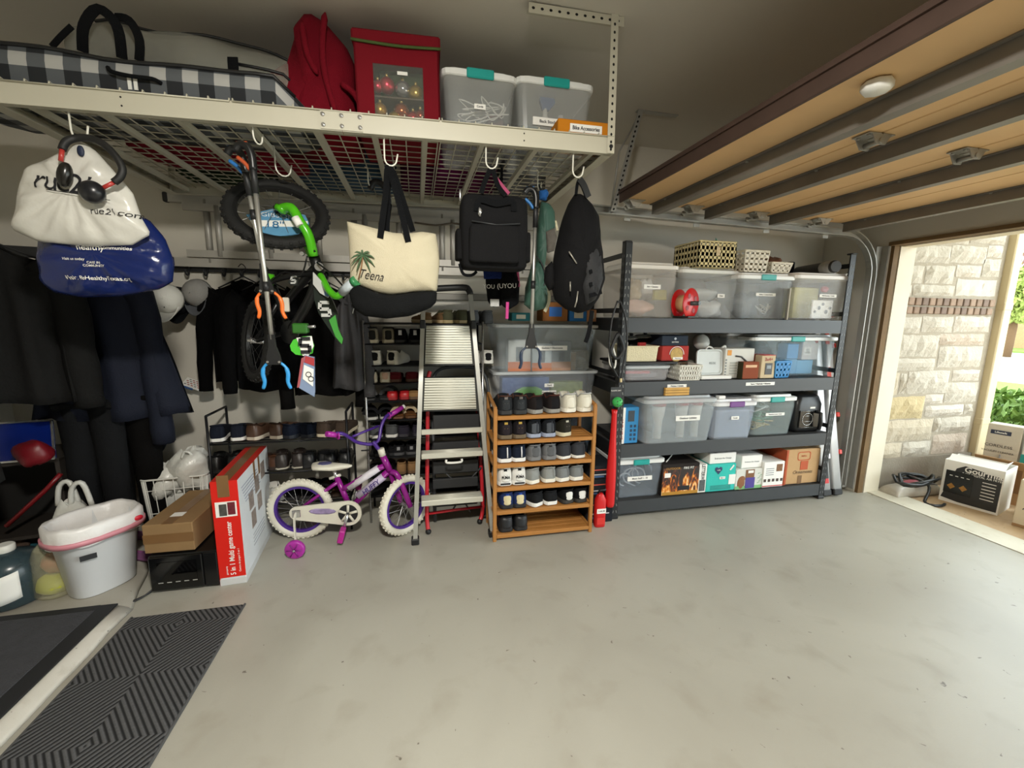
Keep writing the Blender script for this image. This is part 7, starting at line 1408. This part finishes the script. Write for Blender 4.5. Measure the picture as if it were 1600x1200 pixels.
gt('pedal_axle', [(462, 512, 2.34), (492, 510, 2.28)], .007, CHROME, False); bx('pedal', at(470, 513, 2.30), (.07, .05, .05), plastic('#2f6a24', .4), gb, .006); bx('reflector', at(447, 476, 2.34), (.03, .02, .07), mat('#cfc9bc', .4), gb, .004)
gt('crank_arm', [(455, 520, 2.40), (470, 513, 2.33)], .010, CHROME, False); MB().lathe([(.06, -.006), (.06, .006)], 20, at(453, 519, 2.42), (-.5, -.8, .1)).obj('chain_guard', plastic('#121314'), gb)
rg = []
for u, wd in ((0, .02), (.03, .055), (.10, .06), (.17, .03), (.24, .015)): c = at(425, 452, 2.55)+Vector((-.02-.1*u, .05*u, -.3*u+.02)); rg.append([c+Vector((wd*math.cos(2*PI*j/10), .03*math.sin(2*PI*j/10), .0)) for j in range(10)])
MB().loft(rg).obj('saddle', BK, gb); gt('brake_cable', [(423, 440, 2.42), (445, 425, 2.30), (470, 430, 2.26), (480, 400, 2.24)], .004, BK); gt('brake_cable', [(540, 452, 2.1), (520, 430, 2.18), (495, 410, 2.24)], .004, BK)
bk_ = plate([(476, 555), (491, 558), (492, 612), (491, 620), (467, 606), (472, 580)], 2.215, mat('#7d8fae', .5, var=.1), 'booklet', .012); plate([(477, 556), (491, 560), (491, 572), (475, 566)], 2.212, mat('#a8353a', .5), 'red_band', .003, bk_); plate([(475, 570), (490, 577), (489, 604), (473, 592)], 2.211, PAPER, 'white_panel', .003, bk_); plate([(471, 560), (476, 557), (468, 605), (464, 606)], 2.214, mat('#a8555a', .5), 'booklet_spine', .01, bk_)
MB().tube([at(476, 555, 2.22), at(474, 545, 2.24)], .002, 4).obj('booklet_string', PAPER, gb); 
for x, y in ((482, 585), (486, 592)): MB().tube(arc(at(x, y, 2.207), .012, 0, 2*PI, 12)[:-1], .0016, 4, close=True).obj('printed_wheel', INK, bk_)
# ================================================================ step ladder and stool
SLA = mat('#c2c2bc', .35, metal=.7, var=.1); TREAD = mat('#d4d3c6', .45, metal=.35, var=.06, scale=5)
def LY(z): return 2.645+.175*z
sl = thing('step_ladder', 'tall aluminium step ladder with black joints in front of the tall shoe rack', 'step ladder')
def lad(px, py):                                   # pixel -> point on the plane of the front rails
    d = ray(px, py); o_ = Vector((0, 0, CAMH)); t = (2.645+.175*CAMH)/(d.y-.175*d.z); return o_+d*t
rl_ = [lad(649, 848), lad(653, 680), lad(659, 505), lad(662, 462)]; rr_ = [lad(769, 836), lad(752, 650), lad(740, 505), lad(735, 460)]
for P in (rl_, rr_):
    a, b = Vector((P[0].x, 2.645, .03)), P[-1]
    d = (b-a).normalized(); rg = []
    for p in (a, b): rg.append([p+Vector((-.014, -.018, 0)), p+Vector((.014, -.018, 0)), p+Vector((.014, .018, 0)), p+Vector((-.014, .018, 0))])
    MB().loft(rg, smooth=False).obj('front_rail', SLA, sl); bx('foot', (a.x, 2.65, .022), (.05, .06, .044), BLACK, sl, .006)
    j = a+(b-a)*((1.42-.03)/(b.z-.03)); MB().box(j, (.036, .048, .06), .005).obj('joint_block', BLACK, sl)
    s = 1 if P is rr_ else -1
    MB().tube([j+Vector((0, .04, 0)), (a.x+.02*s*0, 2.92, .02)], .013, 8).obj('rear_leg', mat('#45474a', .5, metal=.4), sl); bx('foot', (a.x, 2.92, .012), (.04, .04, .024), BLACK, sl, .004)
tl_, tr_p = rl_[-1], rr_[-1]
MB().tube(smoothpts([tl_, tl_+Vector((.012, .004, .03)), tl_+Vector((.05, .006, .045)), tr_p+Vector((-.05, .006, .045)), tr_p+Vector((-.012, .004, .03)), tr_p]), .022, 8).obj('top_hoop', BLACK, sl)
def quad(nm, px, m_, th, ribs=0, parent=sl, ribm=None):
    P = [lad(x, y)+Vector((0, -.012, 0)) for x, y in px]; B = [p+Vector((0, th, 0)) for p in P]; o = MB(); o.add(P+B, [(0, 1, 2, 3), (7, 6, 5, 4), (0, 4, 5, 1), (1, 5, 6, 2), (2, 6, 7, 3), (3, 7, 4, 0)]); o = o.obj(nm, m_, parent)
    r = MB()
    for i in range(ribs):
        t = (i+.5)/ribs; a, b = P[0].lerp(P[3], t), P[1].lerp(P[2], t); r.tube([a+Vector((0, -.001, 0)), b+Vector((0, -.001, 0))], .0045, 6)
    if ribs: r.obj('rib', ribm or m_, o, kind='stuff')
    return o
quad('platform', [(666, 509), (733, 509), (738, 568), (664, 568)], TREAD, .025, 15); quad('upper_tread', [(664, 591), (741, 590), (744, 638), (662, 640)], TREAD, .025, 12)
quad('platform_frame', [(660, 508), (739, 506), (745, 571), (658, 571)], mat('#1d1f1c', .6), .02); quad('tread_frame', [(658, 590), (746, 589), (750, 642), (657, 643)], mat('#1d1f1c', .6), .02)
for o_ in sl.children:
    if o_.name.startswith(('platform_frame', 'tread_frame')): o_.location.y += .014
for py, dpt, hh in ((672, .02, .035), (709, .085, .036), (781, .10, .038)):
    a, b = lad(657, py), lad(755, py); zc = (a.z+b.z)/2; x0 = rl_[0].x+.0; c = ((a.x+b.x)/2, LY(zc)+dpt/2-.03, zc); w_ = b.x-a.x-.01
    o = bx('tread', c, (w_, dpt, hh), TREAD, sl, .004); r = MB()
    for i in range(5): y = c[1]-dpt/2+.012+i*(dpt-.02)/5; r.tube([(c[0]-w_/2+.01, y, zc+hh/2), (c[0]+w_/2-.01, y, zc+hh/2)], .004, 5)
    if dpt > .05: r.obj('rib', TREAD, o, kind='stuff')
p = lad(709, 716); MB().tube(smoothpts([p+Vector((-.05, -.02, 0)), p+Vector((-.045, -.025, -.02)), p+Vector((.045, -.025, -.02)), p+Vector((.05, -.02, 0))]), .008, 7).obj('carry_handle', WHITE, sl)
# red folding stool behind
RDT = plastic('#c02430', .35); DK = mat('#2a2b2d', .6, var=.15)
rs = thing('red_step_stool', 'folding step stool with red tube frame and black treads behind the ladder', 'step stool'); SY_ = 2.80
def s_(px, py, Y=SY_): return at(px, py, Y+.10*(1 if Y > 2.84 else 0) if py > 900 else Y+min(.16, max(0, (800-py)/220*.16)))
fl_ = Vector((.045, 2.755, .02)); fr_ = Vector((.41, 2.83, .02))
MB().tube(smoothpts([fl_, s_(667, 800), s_(668, 700), s_(669, 600), s_(672, 580)]), .014, 10).obj('front_leg', RDT, rs); MB().tube(smoothpts([fr_, s_(754, 790, 2.86), s_(750, 700, 2.86), s_(744, 600, 2.86)]), .014, 10).obj('front_leg', RDT, rs); MB().tube([s_(667, 803), s_(700, 798), s_(757, 791, 2.86)], .010, 8).obj('cross_bar', RDT, rs)
for p in (fl_, fr_): MB().blob(p, (.02, .02, .02), 10, 8).obj('ball_foot', BLACK, rs)
for py, hh in ((655, .10), (693, .05), (728, .09), (755, .07), (790, .03)): a, b = s_(676, py, 2.85), s_(746, py, 2.85); bx('tread', ((a.x+b.x)/2, 2.87, a.z), (b.x-a.x, .03, hh), DK, rs, .004)
GRT = mat('#4b4d50', .5, metal=.3)
MB().tube(smoothpts([s_(676, 640, 2.9), s_(676, 595, 2.9), s_(690, 576, 2.9), (s_(725, 573, 2.9)), s_(752, 580, 2.9), s_(763, 610, 2.9), s_(765, 700, 2.9), Vector((s_(765, 760, 2.9).x, 2.9, .02))]), .012, 8).obj('back_hoop', GRT, rs); MB().tube([Vector((s_(676, 640, 2.9).x, 2.9, .02)), s_(676, 640, 2.9)], .012, 8).obj('rear_leg', GRT, rs)
for a, b in (((692, 735), (708, 750)), ((752, 730), (735, 748)), ((705, 800), (713, 788)), ((735, 800), (728, 788))): MB().tube([s_(*a, 2.83), s_(*b, 2.83)], .006, 6).obj('folding_arm', GRT, rs)
# ================================================================ things on the floor at the left
gm = thing('game_center_box', 'tall narrow red and white game box standing beside the purple bike', 'box', (-1.018, 2.41, 0), .075); gw, gd, gh = .125, .62, .600
bx('carton_body', (0, gd/2, gh/2), (gw, gd, gh), card('#d5d9dc'), gm, .003); RC = mat('#d62015', .45, var=.05)
bx('red_front', (0, -.0008, gh*.54), (gw, .002, gh*.92), RC, gm); bx('red_top', (0, gd/2, gh+.001), (gw, gd, .002), mat('#c4281e', .5, var=.15), gm); bx('red_side', (-gw/2-.001, gd/2, gh/2), (.002, gd, gh), RC, gm)
bx('tape', (-.005, -.0025, gh*.955), (.055, .003, .12), TAPE, gm); bx('tape', (0, gd/2, gh+.003), (.05, gd, .002), TAPE, gm)
for y in (.30, .40): bx('tape', (gw/2+.001, y, gh-.055), (.002, .03, .11), TAPE, gm)
bx('photo', (.0, -.003, gh*.74), (.10, .002, .085), PAPER, gm, .0); bx('photo_arcade', (.025, -.0045, gh*.745), (.035, .002, .07), mat('#6b2630', .5, var=.7, scale=60), gm); bx('photo_people', (-.015, -.0045, gh*.735), (.035, .002, .065), mat('#4a4a46', .5, var=.7, scale=50), gm)
text('5 in 1 Multi game center', .036, PAPER, gm, (.005, -.003, gh*.36), rot=(PI/2, -PI/2, 0), squash=.88, bold=.012); text('Centro de juegos 5 en 1', .014, PAPER, gm, (.038, -.003, gh*.24), rot=(PI/2, -PI/2, 0)); text('gameparty', .012, PAPER, gm, (-.025, -.003, gh*.15), rot=(PI/2, -PI/2, 0))
for y, z in ((.20, .40), (.33, .45), (.47, .49), (.22, .28), (.36, .33)): bx('side_photo', (gw/2+.001, y, z), (.002, .085, .10), mat('#8d8078', .5, var=.8, scale=30), gm)
for k in range(6): bx('text_line', (gw/2+.001, .2+.01*k, .535-.02*k), (.002, .30, .004), mat('#9a9fb0', .6), gm)
for k in range(4): bx('text_line', (gw/2+.001, .30, .19-.022*k), (.002, .24, .004), mat('#a4a8ae', .6), gm)
bx('base_tray', (0, gd/2, .02), (gw+.002, gd+.002, .036), mat('#c9cbcc', .6), gm)
mw = thing('microwave', 'black microwave on the floor under the cardboard box', 'microwave', (-1.245, 2.41, 0)); mW, mH, mD = .325, .205, .42; MBK = plastic('#0d0e10', .25)
bx('housing', (0, mD/2, mH/2+.008), (mW, mD, mH), MBK, mw, .006); dr = bx('door', (-.035, -.004, mH/2+.008), (mW*.76, .012, mH*.94), plastic('#0a0b0c', .15), mw, .004); bx('glass', (-.03, -.0112, mH/2+.012), (mW*.56, .002, mH*.60), mat('#050506', .05, var=0), dr); bx('control_panel', (mW*.39, -.003, mH/2+.008), (mW*.2, .01, mH*.94), MBK, mw, .003)
for k in range(5): bx('vent_glint', (-.11+.04*k, -.0125, mH*.30), (.022, .001, .004), mat('#b5b5b0', .4), dr)
for x in (-.13, .13):
    for y in (.05, .36): bx('foot', (x, y, .004), (.03, .03, .008), BLACK, mw)
MB().tube(smoothpts([(-.15, .01, .03), (-.19, -.04, .008), (-.24, -.09, .006), (-.255, -.1, .006), (-.22, -.06, .006), (-.17, -.0, .008), (-.15, .02, .03)]), .004, 6).obj('power_cable', BLACK, mw); MB().box((-.262, -.115, .012), (.03, .045, .02), .005, Euler((0, 0, -.7)).to_matrix()).obj('plug', BLACK, mw)
cb = carton('taped_carton', 'brown cardboard carton with tape lying on the microwave', 'box', (-1.315, 2.425, mH+.014), (.235, .46, .16), -.02, KRAFT)
bx('tape', (0, -.2305, .08), (.235, .002, .05), TAPE, cb); bx('tape', (0, 0, .1605), (.05, .46, .002), TAPE, cb); bx('shipping_label', (.0, -.12, .1615), (.06, .05, .001), PAPER, cb); cb.location = (-1.305, 2.425+.23, mH+.014)
kb = thing('black_grip', 'black rubber grip lying between carton and game box', 'grip', (0, 0, 0)); gz = .43; MB().tube(smoothpts([Vector((-1.24, 2.80, gz)), Vector((-1.19, 2.82, gz)), Vector((-1.15, 2.86, gz+.02)), Vector((-1.12, 2.92, gz+.04))]), [.022]*8+[.028]*5, 10).obj('grip_body', plastic('#1d2120', .6), kb); MB().tube([(-1.16, 2.86, gz), (-1.16, 2.86, mH+.17)], .012, 8).obj('stem', BLACK, kb)
# wire basket with plastic bags
wbk = thing('wire_basket', 'white wire basket full of plastic bags behind the cardboard carton', 'basket', (-1.50, 2.98, .03), .12); WR = mat('#d8d8d2', .35)
for z, s in ((.44, 1.), (.37, .97), (.22, .93), (.02, .88)): MB().tube(rr(.34*s, .22*s, .03, z), .006 if z == .44 else .003, 6, close=True).obj('hoop', WR, wbk)
up_, lo_ = rr(.34, .22, .03, .44, 6), rr(.30, .19, .03, .02, 6); ww = MB()
for a, b in zip(up_, lo_): ww.tube([a, b], .0028, 5)
for i in range(7):
    for s in (-1, 1): x = -.15+.05*i; ww.tube([(x, s*.11, .44), (x*.88, s*.097, .02)], .0028, 5)
ww.obj('upright_wires', WR, wbk, kind='stuff')
PBG = mat('#d2d2cc', .3, var=.15, bump=.8, bscale=18)
for i, (x, y, z, d) in enumerate(((-1.58, 2.97, .30, (.20, .2, .24)), (-1.43, 2.97, .36, (.24, .2, .26)), (-1.50, 3.03, .12, (.28, .18, .26)))):
    o = wad('plastic_bag', ['pale plastic bag at the left of the wire basket', 'crumpled white plastic bag on top in the wire basket', 'plastic bag at the bottom of the wire basket'][i], 'bag', (x, y, z), d, PBG, 60+i, .22)
hl_ = MB().tube(smoothpts([at(284, 716, 2.93), at(288, 706, 2.92), at(297, 708, 2.92), at(303, 718, 2.93)]), .008, 7).obj('bag_handle', PBG, bpy.data.objects['plastic_bag.001']); hl_.matrix_parent_inverse = Matrix.Translation(-bpy.data.objects['plastic_bag.001'].location)
# white bin with liner
bn = thing('waste_bin', 'white plastic waste bin with a pink edged liner', 'bin', (-1.675, 2.50, .036), .95); BNW = mat('#d9dbdd', .35, var=.03)
def ov(a, b, z, n=36, p=.75): return [(a*math.copysign(abs(math.cos(2*PI*i/n))**p, math.cos(2*PI*i/n)), b*math.copysign(abs(math.sin(2*PI*i/n))**p, math.sin(2*PI*i/n)), z) for i in range(n)]
MB().loft([ov(.128, .098, 0), ov(.132, .102, .006), ov(.172, .130, .37), ov(.178, .134, .375), ov(.168, .124, .375), ov(.122, .092, .012)], True).obj('bin_body', BNW, bn)
g = random.Random(5); rg = []
for a, b, z, w_ in ((.190, .146, .30, .006), (.192, .148, .33, .004), (.192, .148, .38, .003), (.180, .136, .40, .002), (.166, .122, .385, .003), (.153, .112, .28, .006), (.133, .094, .15, .008), (.08, .05, .13, .004)):
    rg.append([Vector(p)*1+Vector((w_*math.sin(j*1.9+a*40), w_*math.cos(j*2.3), w_*1.5*math.sin(j*1.1+z*9))) for j, p in enumerate(ov(a, b, z))])
MB().loft(rg, False).obj('liner', mat('#e6e4e2', .3, var=.05, bump=.4, bscale=25), bn)
MB().loft([[Vector(p) for p in ov(.199, .155, z_)] for z_ in (.305, .33)]+[[Vector(p) for p in ov(.191, .147, z_)] for z_ in (.33, .305)], False, True, True).obj('pink_drawstring', mat('#d18a96', .4, var=.1), bn)
MB().blob((.13, -.13, .345), (.022, .006, .014), 10, 6).obj('red_tab', plastic('#c92034'), bn); MB().blob((.02, .0, .17), (.07, .05, .05), 12, 8, .2, 3).obj('trash_heap', mat('#c9b58a', .7, var=.5, scale=30), bn)
lb = MB().box((-.09, -.128, .235), (.062, .003, .026), 0, Euler((-.07, 0, -.35)).to_matrix()).obj('bin_label', mat('#24262a', .5, var=.3, scale=80), bn)
# jug and bags
jg = thing('blue_jug', 'translucent blue grey jug with white cap at the left edge', 'jug', (-2.02, 2.44, .036)); JB = mat('#34444a', .25, var=.15, alpha=.9)
MB().lathe([(.11, 0), (.122, .01), (.126, .19), (.10, .235), (.04, .262), (.03, .265)], 28).obj('jug_body', JB, jg); MB().lathe([(.034, .262), (.036, .268), (.036, .295), (.03, .30)], 18).obj('cap', WHITE, jg); MB().sheet(lambda u, v: (.1265*math.sin(.15+u*.75)*1.0, -.1275*math.cos(.15+u*.75), .035+.14*v+.02*u), 8, 4, .002).obj('paper_label', PAPER, jg)
yb = thing('produce_bag', 'clear bag of yellow green produce beside the white bin', 'bag', (-1.855, 2.45, .036)); MB().loft([[(a*math.cos(2*PI*j/18)*(1+.06*math.sin(3*j)), a*.8*math.sin(2*PI*j/18), z) for j in range(18)] for a, z in ((.07, 0), (.085, .02), (.08, .10), (.075, .20), (.055, .26), (.02, .30))]).obj('film', mat('#d6d2b0', .15, var=.2, alpha=.32), yb); MB().blob((0, 0, .06), (.075, .06, .055), 16, 8, .12, 4).obj('green_produce', mat('#b3b63a', .5, var=.35, scale=30), yb); MB().blob((.01, .01, .17), (.055, .045, .05), 14, 8, .2, 5).obj('red_packet', mat('#a0563c', .5, var=.5, scale=30), yb)
ng = thing('handle_bag', 'white plastic carrier bag with loop handles behind the bin', 'bag', (-1.92, 2.72, .036)); MB().blob((0, 0, .20), (.10, .08, .20), 18, 10, .12, 7).obj('bag_body', PBG, ng)
for p in ((-.03, .03), (.05, .0)): MB().tube(smoothpts([(p[0]-.05, p[1], .36), (p[0]-.03, p[1], .47), (p[0]+.02, p[1], .49), (p[0]+.05, p[1], .36)]), .013, 8).obj('handle', PBG, ng)
for i, (px, py) in enumerate(((214, 838), (216, 870))):
    p = atz(px, py, .036); fo = thing('pink_flip_flop', ['pink flip flop farther behind the white bin', 'pink flip flop nearer beside the white bin'][i], 'shoe', p, 1.2, 'pink flip flops'); MB().loft([[(x*1.0, y, z) for x, y in [(.04*interp(HW, t), .22*t-.11) for t in (0, .05, .2, .4, .6, .8, .95, 1)]+[(-.04*interp(HW, t), .22*t-.11) for t in (1, .95, .8, .6, .4, .2, .05, 0)]] for z in (0, .016)]).obj('sole', plastic('#8d5a86', .6), fo); strap([(-.035, .0, .014), (-.01, .06, .03), (.035, .0, .014)], .012, plastic('#a05c92'), fo, 'strap', .004, up=(0, .3, 1))
# clutter under the coats
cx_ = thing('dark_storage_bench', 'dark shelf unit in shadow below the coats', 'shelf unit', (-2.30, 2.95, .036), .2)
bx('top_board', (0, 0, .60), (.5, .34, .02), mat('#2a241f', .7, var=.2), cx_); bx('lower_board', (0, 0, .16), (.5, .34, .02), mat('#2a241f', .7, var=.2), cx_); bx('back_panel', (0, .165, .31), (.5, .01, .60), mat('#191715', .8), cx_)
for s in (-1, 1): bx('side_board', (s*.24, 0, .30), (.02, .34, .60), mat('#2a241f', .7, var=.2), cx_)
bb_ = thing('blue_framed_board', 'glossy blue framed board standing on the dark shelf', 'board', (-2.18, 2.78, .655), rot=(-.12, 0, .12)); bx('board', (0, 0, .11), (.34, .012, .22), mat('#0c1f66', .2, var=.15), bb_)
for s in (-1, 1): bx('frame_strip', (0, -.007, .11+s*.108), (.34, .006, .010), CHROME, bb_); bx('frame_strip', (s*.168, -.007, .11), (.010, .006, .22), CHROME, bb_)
rp = wad('red_boxing_glove', 'red padded glove hanging beside the blue board', 'glove', (0, 0, 0), (.16, .12, .14), leather('#6a0d18'), 71, .12); rp.location = (-2.02, 2.68, .655)
wad('pink_toy', 'pink toy arm at the left image edge', 'toy', (-2.20, 2.62, .655), (.05, .05, .14), plastic('#c98a92'), 72, .1)
bm_ = MB().tube([at(10, 822, 2.75), at(72, 765, 2.80), at(95, 740, 2.83)], .012, 8).obj('red_broom_handle', plastic('#7a161c')); tag(bm_, 'dark red broom handle slanting in front of the shelf unit', 'broom handle')
for i, (px, py, cl, d) in enumerate(((40, 812, '#2d5c66', (.12, .1, .08)), (75, 800, '#254a5c', (.10, .1, .12)), (20, 800, '#4a3c34', (.14, .1, .14)), (110, 800, '#3c2a2c', (.12, .1, .1)))):
    p = at(px, py, 2.88); wad('bundled_cloth', ['small teal cloth bundle under the coats', 'dark teal cloth bundle beside the carrier bag', 'brown cloth bundle at the far left floor', 'maroon cloth bundle behind the bin'][i], 'cloth', (p.x, 2.86, .038), d, fabric(cl), 80+i, .2)
pq = thing('patterned_card', 'white card with red dash pattern leaning on the back wall', 'card', at(305, 601, 3.30), rot=(.35, .45, .2)); bx('card_panel', (0, 0, 0), (.13, .10, .012), PAPER, pq)
for i in range(6):
    for j in range(4): bx('dash', (-.05+.02*i+(.01 if j % 2 else 0), -.036+.022*j, .0065), (.012, .008, .001), mat('#a2342c' if (i+j) % 3 else '#6b6b6b', .6), pq)
bx('blue_edge', (-.03, -.05, -.008), (.07, .012, .012), mat('#3a5a8c', .5), pq); MB().tube([(0, 0, -.006), (0, .03, -.06)], .004, 5).obj('stand', BLACK, pq)
# ================================================================ mats
def ribmat():
    M = bpy.data.materials.new('ribbed_mat'); M.use_nodes = True; N, L = M.node_tree.nodes, M.node_tree.links; b = N['Principled BSDF']; tc = N.new('ShaderNodeTexCoord'); sx = N.new('ShaderNodeSeparateXYZ'); L.new(tc.outputs['Object'], sx.inputs[0])
    def mth(op, a, b_=None, c=None):
        m_ = N.new('ShaderNodeMath'); m_.operation = op
        for i, v in enumerate((a, b_, c)):
            if v is None: continue
            if isinstance(v, (int, float)): m_.inputs[i].default_value = v
            else: L.new(v, m_.inputs[i])
        return m_.outputs[0]
    X, Y = sx.outputs[0], sx.outputs[1]; ay_ = mth('PINGPONG', mth('ADD', Y, 4.13), .30); ax_ = mth('PINGPONG', mth('ADD', X, 4.0), .25)
    s_ = mth('ADD', mth('MULTIPLY', ax_, 1.25), ay_); f = mth('PINGPONG', mth('MULTIPLY', s_, 34.), .5); r = N.new('ShaderNodeValToRGB'); r.color_ramp.elements[0].position = .12; r.color_ramp.elements[1].position = .32; r.color_ramp.elements[0].color = lin('#17181a')+(1,); r.color_ramp.elements[1].color = lin('#5d5e60')+(1,)
    L.new(f, r.inputs[0]); nz = N.new('ShaderNodeTexNoise'); nz.inputs['Scale'].default_value = 120; L.new(tc.outputs['Object'], nz.inputs['Vector']); mx = N.new('ShaderNodeMix'); mx.data_type = 'RGBA'; mx.blend_type = 'MULTIPLY'; mx.inputs['Factor'].default_value = .5; L.new(r.outputs[0], mx.inputs['A']); L.new(nz.outputs['Fac'], mx.inputs['B']); L.new(mx.outputs['Result'], b.inputs['Base Color']); b.inputs['Roughness'].default_value = .95
    bp = N.new('ShaderNodeBump'); bp.inputs['Distance'].default_value = .006; L.new(f, bp.inputs['Height']); L.new(bp.outputs[0], b.inputs['Normal']); return M
gm_ = thing('ribbed_floor_mat', 'grey ribbed floor mat with diamond pattern on the concrete', 'mat', (-1.145, 1.45, .0)); MB().box((0, 0, .005), (.49, 1.52, .009), .003).obj('mat_pile', ribmat(), gm_)
for s in (-1, 1): bx('mat_border', (s*.249, 0, .004), (.010, 1.54, .008), mat('#4a4b4c', .8), gm_, .002)
dmm = thing('dark_floor_mat', 'dark charcoal floor mat with black border on the raised slab', 'mat', (-1.87, 1.52, .036)); MB().box((0, 0, .005), (.62, 1.46, .010), .003).obj('mat_pile', mat('#3b3c40', .95, var=.3, scale=25, bump=.6, bscale=150), dmm)
for s in (-1, 1): bx('mat_border', (s*.345, 0, .004), (.075, 1.54, .008), mat('#1b1c1e', .7), dmm, .002); bx('mat_border', (0, s*.75, .004), (.62, .045, .008), mat('#1b1c1e', .7), dmm, .002)
